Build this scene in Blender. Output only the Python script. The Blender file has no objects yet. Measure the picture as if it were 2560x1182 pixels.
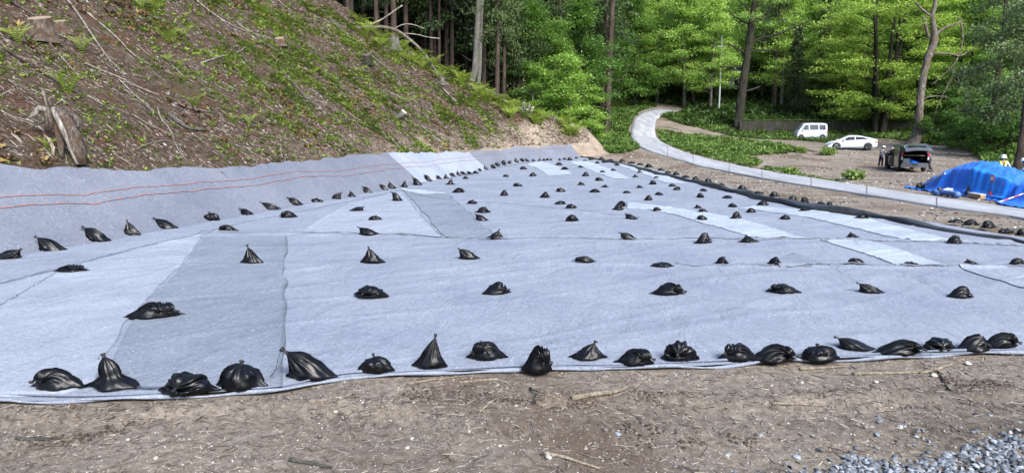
import bpy, bmesh, math, random
import numpy as np
from mathutils import Vector, Matrix, noise as mnoise

# ------------------------------------------------------------------ camera, light, exposure
sc = bpy.context.scene
FPX, CAMH = 1800.0, 3.0
PITCH = math.atan(265.0 / FPX)
cam_d = bpy.data.cameras.new("camera")
cam_d.sensor_width = 36.0
cam_d.lens = 36.0 * FPX / 2560.0
cam_d.clip_end = 1500.0
cam_d.clip_start = 0.05
cam = bpy.data.objects.new("camera", cam_d)
sc.collection.objects.link(cam)
cam.location = (0, 0, CAMH)
cam.rotation_euler = (math.radians(90) - PITCH, 0, 0)
sc.camera = cam

SUN_EL, SUN_AZ = math.radians(40), math.radians(152)     # azimuth clockwise from +Y
world = bpy.data.worlds.new("World")
sc.world = world
world.use_nodes = True
wn = world.node_tree
sky = wn.nodes.new("ShaderNodeTexSky")
sky.sky_type = 'NISHITA'
sky.sun_disc = False
sky.sun_elevation = SUN_EL
sky.sun_rotation = SUN_AZ
wn.nodes["Background"].inputs[1].default_value = 0.15
wn.links.new(sky.outputs[0], wn.nodes["Background"].inputs[0])
sun_d = bpy.data.lights.new("sun", 'SUN')
sun_d.energy = 3.7
sun_d.angle = math.radians(28)
sun_d.color = (1.0, 0.96, 0.91)
sun = bpy.data.objects.new("sun", sun_d)
sc.collection.objects.link(sun)
sd_ = Vector((math.sin(SUN_AZ) * math.cos(SUN_EL), math.cos(SUN_AZ) * math.cos(SUN_EL), math.sin(SUN_EL)))
sun.rotation_euler = sd_.to_track_quat('Z', 'Y').to_euler()
vs = sc.view_settings
vs.view_transform = 'Standard'
vs.look = 'None'
vs.exposure = 1.5
vs.gamma = 1.0
sc.cycles.max_bounces = 6
sc.cycles.diffuse_bounces = 4
sc.cycles.glossy_bounces = 2
sc.cycles.transmission_bounces = 3
sc.cycles.transparent_max_bounces = 4

R = random.Random(7)
NR = np.random.RandomState(11)
COL = sc.collection

# ------------------------------------------------------------------ terrain functions (world metres)
CT, ST = math.cos(PITCH), math.sin(PITCH)
GY = ([-80, 50, 57, 63, 70, 80, 86, 95, 105, 130, 200, 420], [0, 0, .12, .55, 1.05, 1.75, 2.2, 4.6, 6.5, 11, 40, 130])
FOOT = np.array([(-16, 4), (-13.6, 11), (-12.5, 15.0), (-11.3, 18.2), (-10.4, 21.2), (-9.4, 25.2), (-8.1, 29.4), (-5.95, 37.2),
                 (-3.9, 45.5), (-1.8, 53.2), (0.2, 58.2), (3.2, 62.0), (6.0, 64.2), (9.1, 67.0)], float)
BANK = np.array([(22, 20), (26, 30), (30, 40), (35, 50), (39.5, 61), (42.5, 70), (45, 80), (50, 92), (60, 130)], float)
CREST = ([-80, -16, -12, -4, 1.9, 7, 9.1, 12], [74, 69, 68, 68, 68, 69, 67, 66])


def hash2(i, j, s):
    n = (i * 374761393 + j * 668265263 + s * 1442695041) & 0x7fffffff
    n = ((n ^ (n >> 13)) * 1274126177) & 0x7fffffff
    return ((n ^ (n >> 16)) & 0xffff) / 65535.0


def vn(x, y, s=0):
    x = np.asarray(x, float); y = np.asarray(y, float)
    i = np.floor(x).astype(np.int64); j = np.floor(y).astype(np.int64)
    u = x - i; v = y - j
    u = u * u * (3 - 2 * u); v = v * v * (3 - 2 * v)
    return (hash2(i, j, s) * (1 - u) + hash2(i + 1, j, s) * u) * (1 - v) + (hash2(i, j + 1, s) * (1 - u) + hash2(i + 1, j + 1, s) * u) * v


def fbm(x, y, s=0, o=4):
    t = 0; a = .5; f = 1.0
    for k in range(o):
        t = t + a * (vn(x * f, y * f, s + k) - .5); a *= .5; f *= 2.03
    return t


def sdist(x, y, poly):
    x = np.asarray(x, float); y = np.asarray(y, float)
    best = np.full(x.shape, 1e9); sg = np.ones(x.shape)
    for k in range(len(poly) - 1):
        A, B = poly[k], poly[k + 1]
        d = B - A; L = (d * d).sum()
        t = np.clip(((x - A[0]) * d[0] + (y - A[1]) * d[1]) / L, 0, 1)
        ex = x - A[0] - t * d[0]; ey = y - A[1] - t * d[1]
        D = np.hypot(ex, ey); c = d[0] * ey - d[1] * ex
        m = D < best - 1e-9
        best = np.where(m, D, best); sg = np.where(m, np.where(c > 0, 1, -1), sg)
    return best * sg


def g_flat(y):
    return np.interp(y, GY[0], GY[1])


def ground_z(x, y):
    x = np.asarray(x, float); y = np.asarray(y, float)
    b = -sdist(x, y, BANK)
    z = g_flat(y) + np.clip(b, 0, 25) * .30 * np.clip((b) / 3, 0, 1)
    return z


def slab_mask(x, y):
    s = sdist(x, y, FOOT)
    return s


def hill_z(x, y):
    x = np.asarray(x, float); y = np.asarray(y, float)
    s = sdist(x, y, FOOT)
    yc = np.interp(x, CREST[0], CREST[1])
    over = np.maximum(y - yc, 0)
    y1 = np.minimum(y, yc)
    s1 = np.where(over > 0, sdist(x, y1, FOOT), s)
    z = g_flat(y1) + np.clip(s1, 0, 1.85) * .82 + np.maximum(s1 - 1.85, 0) * .68
    n = fbm(x * .45, y * .45, 5, 4) * 1.1 + fbm(x * 1.6, y * 1.6, 9, 3) * .35
    z = z + n * np.clip((s1 - 2.2) / 3, 0, 1) * .6
    z = np.where(over > 0, z - over * .32 - np.clip(over, 0, 2) * .2, z)
    z = np.where(s1 <= 0, z + s1 * 2.5 - .05, z)
    return z


def terr(x, y):
    return np.maximum(ground_z(x, y), hill_z(x, y))


def T(x, y):
    return float(terr(np.array([x]), np.array([y]))[0])


def ray(px, py):
    a = (px - 1280) / FPX; b = (591 - py) / FPX
    dy = CT + b * ST; dz = -ST + b * CT
    return a / dy, dz / dy


_D = np.concatenate([np.arange(3, 40, .05), np.arange(40, 320, .15)])


def at(px, py, fn=None):
    """the point of the terrain that shows at this photo pixel"""
    ax, az = ray(px, py)
    X = ax * _D; Z = CAMH + az * _D
    h = (fn or terr)(X, _D)
    w = np.where(Z < h)[0]
    if len(w) == 0:
        return Vector((ax * 120, 120, T(ax * 120, 120)))
    k = w[0]
    if k > 0:
        a = Z[k - 1] - h[k - 1]; b = h[k] - Z[k]; t = a / (a + b + 1e-9)
        d = _D[k - 1] + t * (_D[k] - _D[k - 1])
    else:
        d = _D[0]
    return Vector((ax * d, d, CAMH + az * d))


def atd(px, py, d):
    ax, az = ray(px, py)
    return Vector((ax * d, d, CAMH + az * d))


# ------------------------------------------------------------------ helpers
def tag(o, label=None, cat=None, group=None, kind=None):
    if label: o["label"] = label
    if cat: o["category"] = cat
    if group: o["group"] = group
    if kind: o["kind"] = kind
    return o


def empty(name, loc=(0, 0, 0), rz=0, label=None, cat=None, group=None):
    o = bpy.data.objects.new(name, None)
    COL.objects.link(o)
    o.location = loc; o.rotation_euler = (0, 0, rz); o.empty_display_size = .1
    return tag(o, label, cat, group)


def mesh_obj(name, V, Fc, mat=None, parent=None, smooth=False, tint=None):
    me = bpy.data.meshes.new(name)
    V = np.asarray(V, np.float32)
    if isinstance(Fc, np.ndarray):
        n, k = Fc.shape
        me.vertices.add(len(V)); me.vertices.foreach_set("co", V.ravel())
        me.loops.add(n * k); me.loops.foreach_set("vertex_index", Fc.astype(np.int32).ravel())
        me.polygons.add(n); me.polygons.foreach_set("loop_start", np.arange(0, n * k, k, dtype=np.int32))
        me.update(calc_edges=True)
    else:
        me.from_pydata(V.tolist(), [], [list(map(int, f)) for f in Fc])
        me.update()
    if smooth:
        me.polygons.foreach_set("use_smooth", np.ones(len(me.polygons), bool))
    if tint is not None:
        a = me.attributes.new("tint", 'FLOAT', 'FACE')
        a.data.foreach_set("value", np.asarray(tint, np.float32))
    if mat: me.materials.append(mat)
    o = bpy.data.objects.new(name, me)
    COL.objects.link(o)
    if parent is not None: o.parent = parent
    return o


class MB:
    """collects simple solids and links them as one mesh object"""
    def __init__(self): self.v = []; self.f = []
    def add(self, V, F):
        n = len(self.v); self.v += [tuple(p) for p in V]; self.f += [[i + n for i in f] for f in F]
    def box(self, c, s, rot=None, taper=1.0):
        V = []
        for dz in (-1, 1):
            k = taper if dz > 0 else 1
            for dx, dy in ((-1, -1), (1, -1), (1, 1), (-1, 1)):
                p = Vector((dx * s[0] / 2 * k, dy * s[1] / 2 * k, dz * s[2] / 2))
                if rot is not None: p = rot @ p
                V.append(p + Vector(c))
        self.add(V, [(3, 2, 1, 0), (4, 5, 6, 7), (0, 1, 5, 4), (1, 2, 6, 5), (2, 3, 7, 6), (3, 0, 4, 7)])
    def tube(self, pts, rad, n=6, cap=True):
        pts = [Vector(p) for p in pts]
        if not hasattr(rad, '__len__'): rad = [rad] * len(pts)
        V = []; F = []; ref = None
        for i, p in enumerate(pts):
            d = (pts[min(i + 1, len(pts) - 1)] - pts[max(i - 1, 0)])
            if d.length < 1e-6: d = Vector((0, 0, 1))
            d.normalize()
            if ref is None:
                ref = Vector((0, 0, 1)).cross(d) if abs(d.z) < .9 else Vector((1, 0, 0)).cross(d)
            ref = (ref - d * ref.dot(d)).normalized(); b = d.cross(ref)
            for k in range(n):
                a = 2 * math.pi * k / n
                V.append(p + (ref * math.cos(a) + b * math.sin(a)) * rad[i])
        for i in range(len(pts) - 1):
            for k in range(n):
                a = i * n + k; b2 = i * n + (k + 1) % n
                F.append((a, b2, b2 + n, a + n))
        if cap:
            F.append(tuple(range(n - 1, -1, -1))); F.append(tuple(range((len(pts) - 1) * n, len(pts) * n)))
        self.add(V, F)
    def lathe(self, prof, n=20, M=None):
        V = []; F = []
        for r, z in prof:
            for k in range(n):
                a = 2 * math.pi * k / n
                p = Vector((r * math.cos(a), r * math.sin(a), z))
                V.append(M @ p if M is not None else p)
        for i in range(len(prof) - 1):
            for k in range(n):
                a = i * n + k; b = i * n + (k + 1) % n
                F.append((a, b, b + n, a + n))
        self.add(V, F)
    def build(self, name, mat=None, parent=None, smooth=False):
        return mesh_obj(name, self.v, self.f, mat, parent, smooth)


def copy_tree(o, parent=None):
    c = o.copy(); COL.objects.link(c)
    if parent is not None: c.parent = parent
    for ch in list(o.children): copy_tree(ch, c)
    return c


# ------------------------------------------------------------------ materials
def new_mat(name):
    m = bpy.data.materials.new(name); m.use_nodes = True
    return m, m.node_tree, m.node_tree.nodes["Principled BSDF"]


def nd(nt, typ, **kw):
    n = nt.nodes.new(typ)
    for k, v in kw.items():
        if k in ('operation', 'blend_type', 'data_type', 'attribute_name', 'feature', 'distance', 'noise_dimensions', 'use_clamp'):
            setattr(n, k, v)
        else:
            n.inputs[k].default_value = v
    return n


def ramp(nt, fac, stops):
    r = nt.nodes.new("ShaderNodeValToRGB")
    e = r.color_ramp.elements
    while len(e) < len(stops): e.new(.5)
    for k, (p, c) in enumerate(stops):
        e[k].position = p; e[k].color = (*c, 1) if len(c) == 3 else c
    nt.links.new(fac, r.inputs[0])
    return r.outputs[0]


def mixc(nt, fac, a, b, mode='MIX'):
    m = nt.nodes.new("ShaderNodeMix"); m.data_type = 'RGBA'; m.blend_type = mode
    for s, v in ((0, fac), (6, a), (7, b)):
        if hasattr(v, 'links') or isinstance(v, bpy.types.NodeSocket): nt.links.new(v, m.inputs[s])
        elif s == 0: m.inputs[0].default_value = v
        else: m.inputs[s].default_value = (*v, 1)
    return m.outputs[2]


def coords(nt, scale=(1, 1, 1), rot=(0, 0, 0), world=True):
    if world:
        g = nt.nodes.new("ShaderNodeNewGeometry").outputs["Position"]
    else:
        g = nt.nodes.new("ShaderNodeTexCoord").outputs["Object"]
    mp = nt.nodes.new("ShaderNodeMapping")
    mp.inputs["Scale"].default_value = scale; mp.inputs["Rotation"].default_value = rot
    nt.links.new(g, mp.inputs[0])
    return mp.outputs[0]


def noise(nt, co, scale, detail=4, rough=.55, dist=0):
    n = nt.nodes.new("ShaderNodeTexNoise")
    n.inputs["Scale"].default_value = scale; n.inputs["Detail"].default_value = detail
    n.inputs["Roughness"].default_value = rough; n.inputs["Distortion"].default_value = dist
    nt.links.new(co, n.inputs["Vector"])
    return n.outputs[0]


def bump(nt, h, strength, dist=.02, prev=None):
    b = nt.nodes.new("ShaderNodeBump")
    b.inputs["Strength"].default_value = strength; b.inputs["Distance"].default_value = dist
    nt.links.new(h, b.inputs["Height"])
    if prev is not None: nt.links.new(prev, b.inputs["Normal"])
    return b.outputs[0]


def simple(name, col, rough=.6, metal=0, spec=.5, var=.12, scale=8, bmp=0.0, coat=0):
    m, nt, p = new_mat(name)
    col = tuple(q * .66 for q in col)
    co = coords(nt, world=False)
    n = noise(nt, co, scale, 4)
    c2 = tuple(min(1, c * (1 + var)) for c in col); c1 = tuple(c * (1 - var) for c in col)
    nt.links.new(ramp(nt, n, [(.3, c1), (.7, c2)]), p.inputs["Base Color"])
    p.inputs["Roughness"].default_value = rough; p.inputs["Metallic"].default_value = metal
    p.inputs["Specular IOR Level"].default_value = spec
    p.inputs["Coat Weight"].default_value = coat
    if bmp: nt.links.new(bump(nt, noise(nt, co, scale * 4, 4), bmp, .01), p.inputs["Normal"])
    return m


def tinted(name, stops, rough=.7, trans=None, spec=.3, extra=None):
    """colour read from the per-face 'tint' attribute (random per leaf/chip)"""
    m, nt, p = new_mat(name)
    a = nd(nt, "ShaderNodeAttribute", attribute_name="tint").outputs["Fac"]
    if extra:
        oi = nt.nodes.new("ShaderNodeObjectInfo").outputs["Random"]
        ma = nd(nt, "ShaderNodeMath", operation='MULTIPLY_ADD'); nt.links.new(oi, ma.inputs[0])
        ma.inputs[1].default_value = extra; ma.inputs[2].default_value = -extra / 2
        ad = nd(nt, "ShaderNodeMath", operation='ADD'); nt.links.new(a, ad.inputs[0]); nt.links.new(ma.outputs[0], ad.inputs[1])
        a = ad.outputs[0]
    c = ramp(nt, a, stops)
    nt.links.new(c, p.inputs["Base Color"])
    p.inputs["Roughness"].default_value = rough
    p.inputs["Specular IOR Level"].default_value = spec
    if trans:
        t = nt.nodes.new("ShaderNodeBsdfTranslucent")
        nt.links.new(mixc(nt, .5, c, (.9, 1, .35), 'MULTIPLY'), t.inputs[0])
        mx = nt.nodes.new("ShaderNodeMixShader"); mx.inputs[0].default_value = trans
        nt.links.new(p.outputs[0], mx.inputs[1]); nt.links.new(t.outputs[0], mx.inputs[2])
        nt.links.new(mx.outputs[0], nt.nodes["Material Output"].inputs[0])
    return m


def geotextile(name, base, contrast=.30):
    m, nt, p = new_mat(name)
    co = coords(nt)
    fine = noise(nt, co, 38, 6, .8)
    mid = noise(nt, coords(nt, (1, 1.9, 1), (0, 0, .5)), 11.0, 5, .7, .5)
    big = noise(nt, co, .45, 5, .65)
    d = tuple(c * (1 - contrast) for c in base); l = tuple(min(1, c * (1 + contrast * .9)) for c in base)
    c = ramp(nt, fine, [(.33, d), (.5, base), (.68, l)])
    c = mixc(nt, 1.0, c, ramp(nt, mid, [(.30, (.72, .73, .76)), (.5, (.98, .98, .98)), (.72, (1.10, 1.10, 1.09))]), 'MULTIPLY')
    c = mixc(nt, 1.0, c, ramp(nt, big, [(.32, (.84, .85, .88)), (.64, (1.07, 1.07, 1.06))]), 'MULTIPLY')
    v = nt.nodes.new("ShaderNodeTexVoronoi"); v.inputs["Scale"].default_value = 11; nt.links.new(coords(nt, (1, 1.5, 1), (0, 0, .7)), v.inputs[0])
    fl = ramp(nt, v.outputs["Distance"], [(.07, (.9, .9, .9)), (.15, (0, 0, 0))])
    pk = ramp(nt, noise(nt, co, 3.5, 3, .7), [(.46, (0, 0, 0)), (.56, (1, 1, 1))])
    c = mixc(nt, mixc(nt, 1.0, fl, pk, 'MULTIPLY'), c, (.46, .50, .56))
    v2 = nt.nodes.new("ShaderNodeTexVoronoi"); v2.inputs["Scale"].default_value = 3.6; nt.links.new(coords(nt, (1, 2.6, 1), (0, 0, -.4)), v2.inputs[0])
    fl2 = ramp(nt, v2.outputs["Distance"], [(.04, (.8, .8, .8)), (.09, (0, 0, 0))])
    c = mixc(nt, fl2, c, (.05, .055, .075))
    st = noise(nt, coords(nt, (5, 17, 5), (0, 0, .35)), 2.0, 6, .75, 1.2)
    stf = ramp(nt, st, [(.58, (0, 0, 0)), (.70, (.5, .5, .5))])
    c = mixc(nt, stf, c, tuple(x * .45 for x in base))
    nt.links.new(c, p.inputs["Base Color"])
    p.inputs["Roughness"].default_value = .95
    p.inputs["Specular IOR Level"].default_value = .12
    b1 = bump(nt, noise(nt, co, 90, 3), .5, .006)
    b2 = bump(nt, noise(nt, coords(nt, (1, .45, 1), (0, 0, -.5)), 1.6, 6, .62, .8), .75, .10, b1)
    nt.links.new(b2, p.inputs["Normal"])
    return m


def dirt_mat(name, c_dark, c_mid, c_light, fleck=(.42, .38, .33), sc_=1.0, fl=.5):
    m, nt, p = new_mat(name)
    co = coords(nt)
    a = noise(nt, co, .5 * sc_, 6, .65)
    b = noise(nt, co, 9 * sc_, 9, .82, .2)
    c = ramp(nt, b, [(.28, c_dark), (.48, c_mid), (.70, c_light)])
    c = mixc(nt, 1.0, c, ramp(nt, a, [(.32, (.72, .70, .68)), (.64, (1.12, 1.10, 1.08))]), 'MULTIPLY')
    v = nt.nodes.new("ShaderNodeTexVoronoi"); v.inputs["Scale"].default_value = 26 * sc_; nt.links.new(co, v.inputs[0])
    f = ramp(nt, v.outputs["Distance"], [(.10, (fl, fl, fl)), (.30, (0, 0, 0))])
    pick = ramp(nt, noise(nt, co, 9 * sc_, 3), [(.48, (0, 0, 0)), (.6, (1, 1, 1))])
    f = mixc(nt, 1.0, f, pick, 'MULTIPLY')
    c = mixc(nt, f, c, fleck)
    v3 = noise(nt, coords(nt, (1, 2.2, 1), (0, 0, .3)), 16 * sc_, 6, .85, .8)
    c = mixc(nt, ramp(nt, v3, [(.60, (0, 0, 0)), (.70, (.7, .7, .7))]), c, tuple(x * .45 for x in c_dark))
    nt.links.new(c, p.inputs["Base Color"])
    p.inputs["Roughness"].default_value = .95; p.inputs["Specular IOR Level"].default_value = .15
    n1 = bump(nt, b, .8, .03)
    nt.links.new(bump(nt, noise(nt, co, 45 * sc_, 6, .75), 1.0, .018, n1), p.inputs["Normal"])
    return m, nt, p, c


def bark(name, c1, c2, moss=None, scale=6):
    m, nt, p = new_mat(name)
    co = coords(nt, (3, 3, .6), world=False)
    n = noise(nt, co, scale, 8, .75, .9)
    n2 = noise(nt, coords(nt, (1.2, 1.2, .5), world=False), 1.7, 5, .65)
    c1 = tuple(q * .45 for q in c1); c2 = tuple(q * .58 for q in c2); moss = tuple(q * .6 for q in moss) if moss else None
    c = ramp(nt, n, [(.38, c1), (.62, c2)])
    c = mixc(nt, 1.0, c, ramp(nt, n2, [(.35, (.55, .53, .52)), (.62, (1.15, 1.15, 1.15))]), 'MULTIPLY')
    if moss:
        mm = ramp(nt, noise(nt, coords(nt, world=False), 1.9, 5, .7), [(.47, (0, 0, 0)), (.58, (.9, .9, .9))])
        c = mixc(nt, mm, c, moss)
    nt.links.new(c, p.inputs["Base Color"]); p.inputs["Roughness"].default_value = .9
    p.inputs["Specular IOR Level"].default_value = .2
    nt.links.new(bump(nt, n, 1.0, .10), p.inputs["Normal"])
    return m


M = {}
M['fab'] = geotextile("grey geotextile", (.168, .187, .228))
M['fab_light'] = geotextile("pale geotextile", (.20, .221, .262), .24)
M['fab_white'] = geotextile("white geotextile", (.245, .278, .315), .16)
M['fab_dark'] = geotextile("dark grey geotextile", (.137, .155, .188))
M['fab_berm'] = geotextile("slope geotextile", (.112, .122, .150))
M['hem'] = simple("fabric hem", (.17, .195, .26), .95, var=.25, scale=30)
M['seam'] = simple("fabric seam shade", (.205, .23, .28), .95, var=.35, scale=6)  # darker than the sheet, to draw shadow lines at seams and creases
M['liner'] = simple("black liner", (.030, .032, .036), .5, var=.4, scale=4, bmp=.4)
M['red'] = simple("red marking", (.32, .12, .10), .9, var=.2)

m, nt, p, c = dirt_mat("dirt", (.034, .028, .023), (.150, .128, .106), (.255, .225, .190), (.39, .355, .31), 1.0, .9)
# wetter, browner and greener patches painted by world position
co = coords(nt)
brown = ramp(nt, noise(nt, co, .22, 5, .6), [(.50, (0, 0, 0)), (.60, (.7, .7, .7))])
c = mixc(nt, brown, c, (.085, .058, .040))
nt.links.new(c, p.inputs["Base Color"])
M['dirt'] = m
m, nt, p, c = dirt_mat("hill soil", (.006, .004, .003), (.038, .027, .018), (.098, .074, .054), (.25, .225, .205), .7, .95)
co = coords(nt)
red = ramp(nt, noise(nt, co, .8, 6, .7), [(.52, (0, 0, 0)), (.62, (.65, .65, .65))])
c = mixc(nt, red, c, (.050, .018, .009))
grn = ramp(nt, noise(nt, co, .55, 6, .7), [(.53, (0, 0, 0)), (.66, (.6, .6, .6))])
c = mixc(nt, grn, c, (.040, .050, .012))
# bare pale soil towards the end of the spur
at_ = nd(nt, "ShaderNodeAttribute", attribute_name="bare").outputs["Fac"]
bn = nd(nt, "ShaderNodeMath", operation='MULTIPLY'); nt.links.new(at_, bn.inputs[0])
nt.links.new(ramp(nt, noise(nt, co, 1.3, 6, .7), [(.35, (.45, .45, .45)), (.6, (1, 1, 1))]), bn.inputs[1])
sand = ramp(nt, noise(nt, co, 14, 6, .75), [(.3, (.13, .10, .075)), (.7, (.30, .25, .195))])
c = mixc(nt, bn.outputs[0], c, sand)
nt.links.new(c, p.inputs["Base Color"])
M['hill'] = m

m, nt, p = new_mat("concrete road")
co = coords(nt)
c = ramp(nt, noise(nt, co, 3, 6, .65), [(.3, (.185, .192, .205)), (.7, (.265, .275, .298))])
c = mixc(nt, 1.0, c, ramp(nt, noise(nt, coords(nt, (1, .12, 1)), 1.6, 6), [(.36, (.72, .72, .72)), (.6, (1.04, 1.04, 1.04))]), 'MULTIPLY')
nt.links.new(c, p.inputs["Base Color"]); p.inputs["Roughness"].default_value = .9
M['road'] = m
M['joint'] = simple("road joint", (.12, .12, .12), .95)
M['track'] = dirt_mat("track dirt", (.08, .066, .052), (.14, .12, .098), (.20, .175, .145), (.25, .23, .2))[0]

# glossy black sandbag plastic
m, nt, p = new_mat("black polyethylene")
co = coords(nt, world=False)
p.inputs["Base Color"].default_value = (.004, .004, .005, 1)
nt.links.new(ramp(nt, noise(nt, co, 9, 4), [(.35, (.0012, .0013, .002)), (.7, (.003, .0033, .0048))]), p.inputs["Base Color"])
nt.links.new(ramp(nt, noise(nt, co, 14, 4), [(.3, (.30, .30, .30)), (.7, (.44, .44, .44))]), p.inputs["Roughness"])
p.inputs["Specular IOR Level"].default_value = .22
b1 = bump(nt, noise(nt, coords(nt, (1, 1, .4), world=False), 11, 3, .5, 1.2), .16, .02)
nt.links.new(bump(nt, noise(nt, co, 4, 3, .5, 1), .16, .04, b1), p.inputs["Normal"])
M['bag'] = m
M['bagtie'] = simple("black tie", (.003, .003, .004), .6, var=.3)

M['wood'] = tinted("wood debris", [(0, (.035, .026, .020)), (.35, (.11, .088, .066)), (.7, (.20, .17, .135)), (1, (.27, .24, .20))], .85)
M['pebble'] = tinted("pebbles", [(0, (.045, .04, .036)), (.5, (.14, .125, .110)), (.85, (.25, .232, .208)), (1, (.40, .385, .36))], .85)
M['gravel'] = tinted("crushed stone", [(0, (.045, .052, .060)), (.5, (.11, .125, .145)), (1, (.22, .24, .265))], .85)
M['clod'] = tinted("soil clods", [(0, (.022, .016, .012)), (.6, (.065, .050, .039)), (1, (.13, .108, .085))], .95)
M['litter'] = tinted("leaf litter", [(0, (.018, .009, .005)), (.45, (.060, .033, .020)), (.70, (.12, .090, .068)), (.93, (.20, .175, .155)), (1, (.30, .28, .26))], .8)
M['twig'] = tinted("twigs", [(0, (.025, .018, .013)), (.5, (.10, .080, .066)), (1, (.26, .235, .21))], .85)
M['leafy'] = tinted("ground cover", [(0, (.014, .030, .008)), (.5, (.065, .12, .024)), (1, (.15, .225, .048))], .6, .3)
M['fern'] = tinted("fern fronds", [(0, (.040, .055, .014)), (.5, (.12, .165, .030)), (1, (.26, .34, .055))], .55, .35, extra=.35)
M['drygrass'] = tinted("dry grass", [(0, (.045, .022, .010)), (.5, (.10, .055, .022)), (1, (.16, .12, .04))], .8)
M['beech'] = tinted("beech leaves", [(0, (.045, .10, .022)), (.45, (.14, .26, .05)), (.8, (.26, .40, .085)), (1, (.38, .52, .12))], .5, .45, extra=.25)
M['bright'] = tinted("spring maple leaves", [(0, (.055, .11, .020)), (.45, (.165, .27, .045)), (.8, (.29, .41, .075)), (1, (.40, .52, .11))], .5, .45, extra=.2)
M['mid'] = tinted("green leaves", [(0, (.022, .058, .016)), (.5, (.075, .16, .035)), (1, (.18, .30, .065))], .5, .4, extra=.3)
M['dark'] = tinted("cedar needles", [(0, (.012, .026, .010)), (.5, (.034, .064, .020)), (1, (.080, .115, .032))], .65, .2, extra=.3)
M['pine'] = tinted("grey green needles", [(0, (.03, .055, .022)), (.5, (.085, .13, .055)), (1, (.20, .26, .11))], .65, .25, extra=.2)
M['sunlit_gold'] = tinted("leaves with painted sunlight", [(0, (.22, .20, .03)), (.5, (.50, .42, .08)), (1, (.80, .66, .16))], .5, .45)  # sunlight on the far treetops, put into the leaf colour
M['bark_dark'] = bark("dark bark", (.014, .011, .009), (.062, .050, .041), (.034, .044, .020))
M['bark_grey'] = bark("grey bark", (.10, .095, .09), (.27, .25, .235), (.12, .13, .09))
M['bark_cedar'] = bark("cedar bark", (.045, .034, .028), (.14, .105, .085))
M['bark_red'] = bark("weathered trunk", (.10, .085, .075), (.36, .325, .29), (.13, .095, .07), 3)
M['dead'] = bark("bleached wood", (.24, .21, .18), (.55, .50, .45), None, 4)
M['cut'] = simple("sawn wood face", (.27, .20, .13), .8, var=.25, scale=20)
M['cutpale'] = simple("pale sawn wood", (.66, .60, .48), .8, var=.2, scale=20)
M['stump'] = bark("rotten stump", (.06, .038, .028), (.30, .25, .215), (.10, .055, .03), 5)
M['concrete'] = bark("old retaining wall", (.030, .026, .026), (.085, .075, .072), (.03, .04, .015), 2)

# ------------------------------------------------------------------ outlines of the sheeted site (world metres on the ground)
def flat_at(px, py):
    return at(px, py, lambda x, y: g_flat(y))


NEAR = [flat_at(*p) for p in [(0, 1003), (100, 1008), (250, 1006), (390, 998), (540, 985), (690, 988), (770, 968), (850, 945), (1000, 941), (1250, 930),
                              (1500, 925), (1800, 918), (2000, 905), (2300, 893), (2560, 885)]]
NX = [-16, -9] + [p.x for p in NEAR] + [9, 15, 30]
NYv = [6.9, 7.5] + [p.y for p in NEAR] + [9.7, 10.2, 11]


_nx = np.linspace(-16, 30, 900); _ny = np.convolve(np.pad(np.interp(_nx, NX, NYv), 6, 'edge'), np.ones(13) / 13, 'valid')


def near_y(x): return np.interp(x, _nx, _ny)


ROLL = [Vector((14.6, 10.3, 0)), Vector((14.1, 14, 0))] + [flat_at(*p) for p in [(2560, 610), (2480, 601), (2400, 588), (2300, 570), (2200, 551), (2100, 539), (2020, 527),
        (1960, 514), (1900, 501), (1850, 489), (1800, 477), (1740, 461), (1680, 447), (1620, 429), (1560, 413), (1520, 406), (1480, 400), (1450, 395)]]
_gz = ground_z


def ground_z(x, y):
    x = np.asarray(x, float); y = np.asarray(y, float)
    z = _gz(x, y)
    rx = np.interp(y, [p.y for p in ROLL], [p.x for p in ROLL])
    out = np.maximum(np.clip((near_y(x) - y) / .5, 0, 1), np.clip((x - rx - 1.0) / 2, 0, 1))
    out = np.maximum(out, np.clip((y - 66) / 4, 0, 1))
    fx = np.clip((near_y(x) - y) / .3, 0, 1); fx0 = fx
    n = fbm(x * .8, y * .8, 31, 4) * .10 + fbm(x * 5, y * 5, 37, 3) * .045 + fbm(x * 14, y * 14, 39, 2) * .022 * fx0
    # heaped ridge and crawler tread marks pressed in the foreground
    ridge = .085 * np.exp(-((y - (7.62 + .05 * x + .1 * np.sin(x * 1.7))) / .16) ** 2) * (vn(x * 1.3, y * 0 + 3, 4) > .25) * (.4 + vn(x * 2.1, y * 3, 8))
    tread = .030 * np.sin((x + y * .35) * 26 + 2 * vn(x * 2, y * 2, 6)) * np.exp(-((y - 7.05 + .02 * x) / .33) ** 2)
    return z + out * n + fx * (ridge + tread) - .012


def nonuni(segs):
    v = []
    for a, b, s in segs:
        v += list(np.arange(a, b - 1e-6, s))
    v.append(segs[-1][1])
    return np.array(v)


def grid_mesh(name, X, Y, zf, mat, smooth=True, keep=None):
    XX, YY = np.meshgrid(X, Y)
    Z = zf(XX.ravel(), YY.ravel())
    V = np.stack([XX.ravel(), YY.ravel(), Z], 1)
    nx, ny = len(X), len(Y)
    i, j = np.meshgrid(np.arange(nx - 1), np.arange(ny - 1))
    a = (j * nx + i).ravel()
    Fq = np.stack([a, a + 1, a + nx + 1, a + nx], 1)
    if keep is not None:
        k = keep(V)
        Fq = Fq[k[Fq].any(1)]
        used = np.unique(Fq); mp = np.full(len(V), -1); mp[used] = np.arange(len(used))
        V = V[used]; Fq = mp[Fq]
    return mesh_obj(name, V, Fq, mat, smooth=smooth), V


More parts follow.
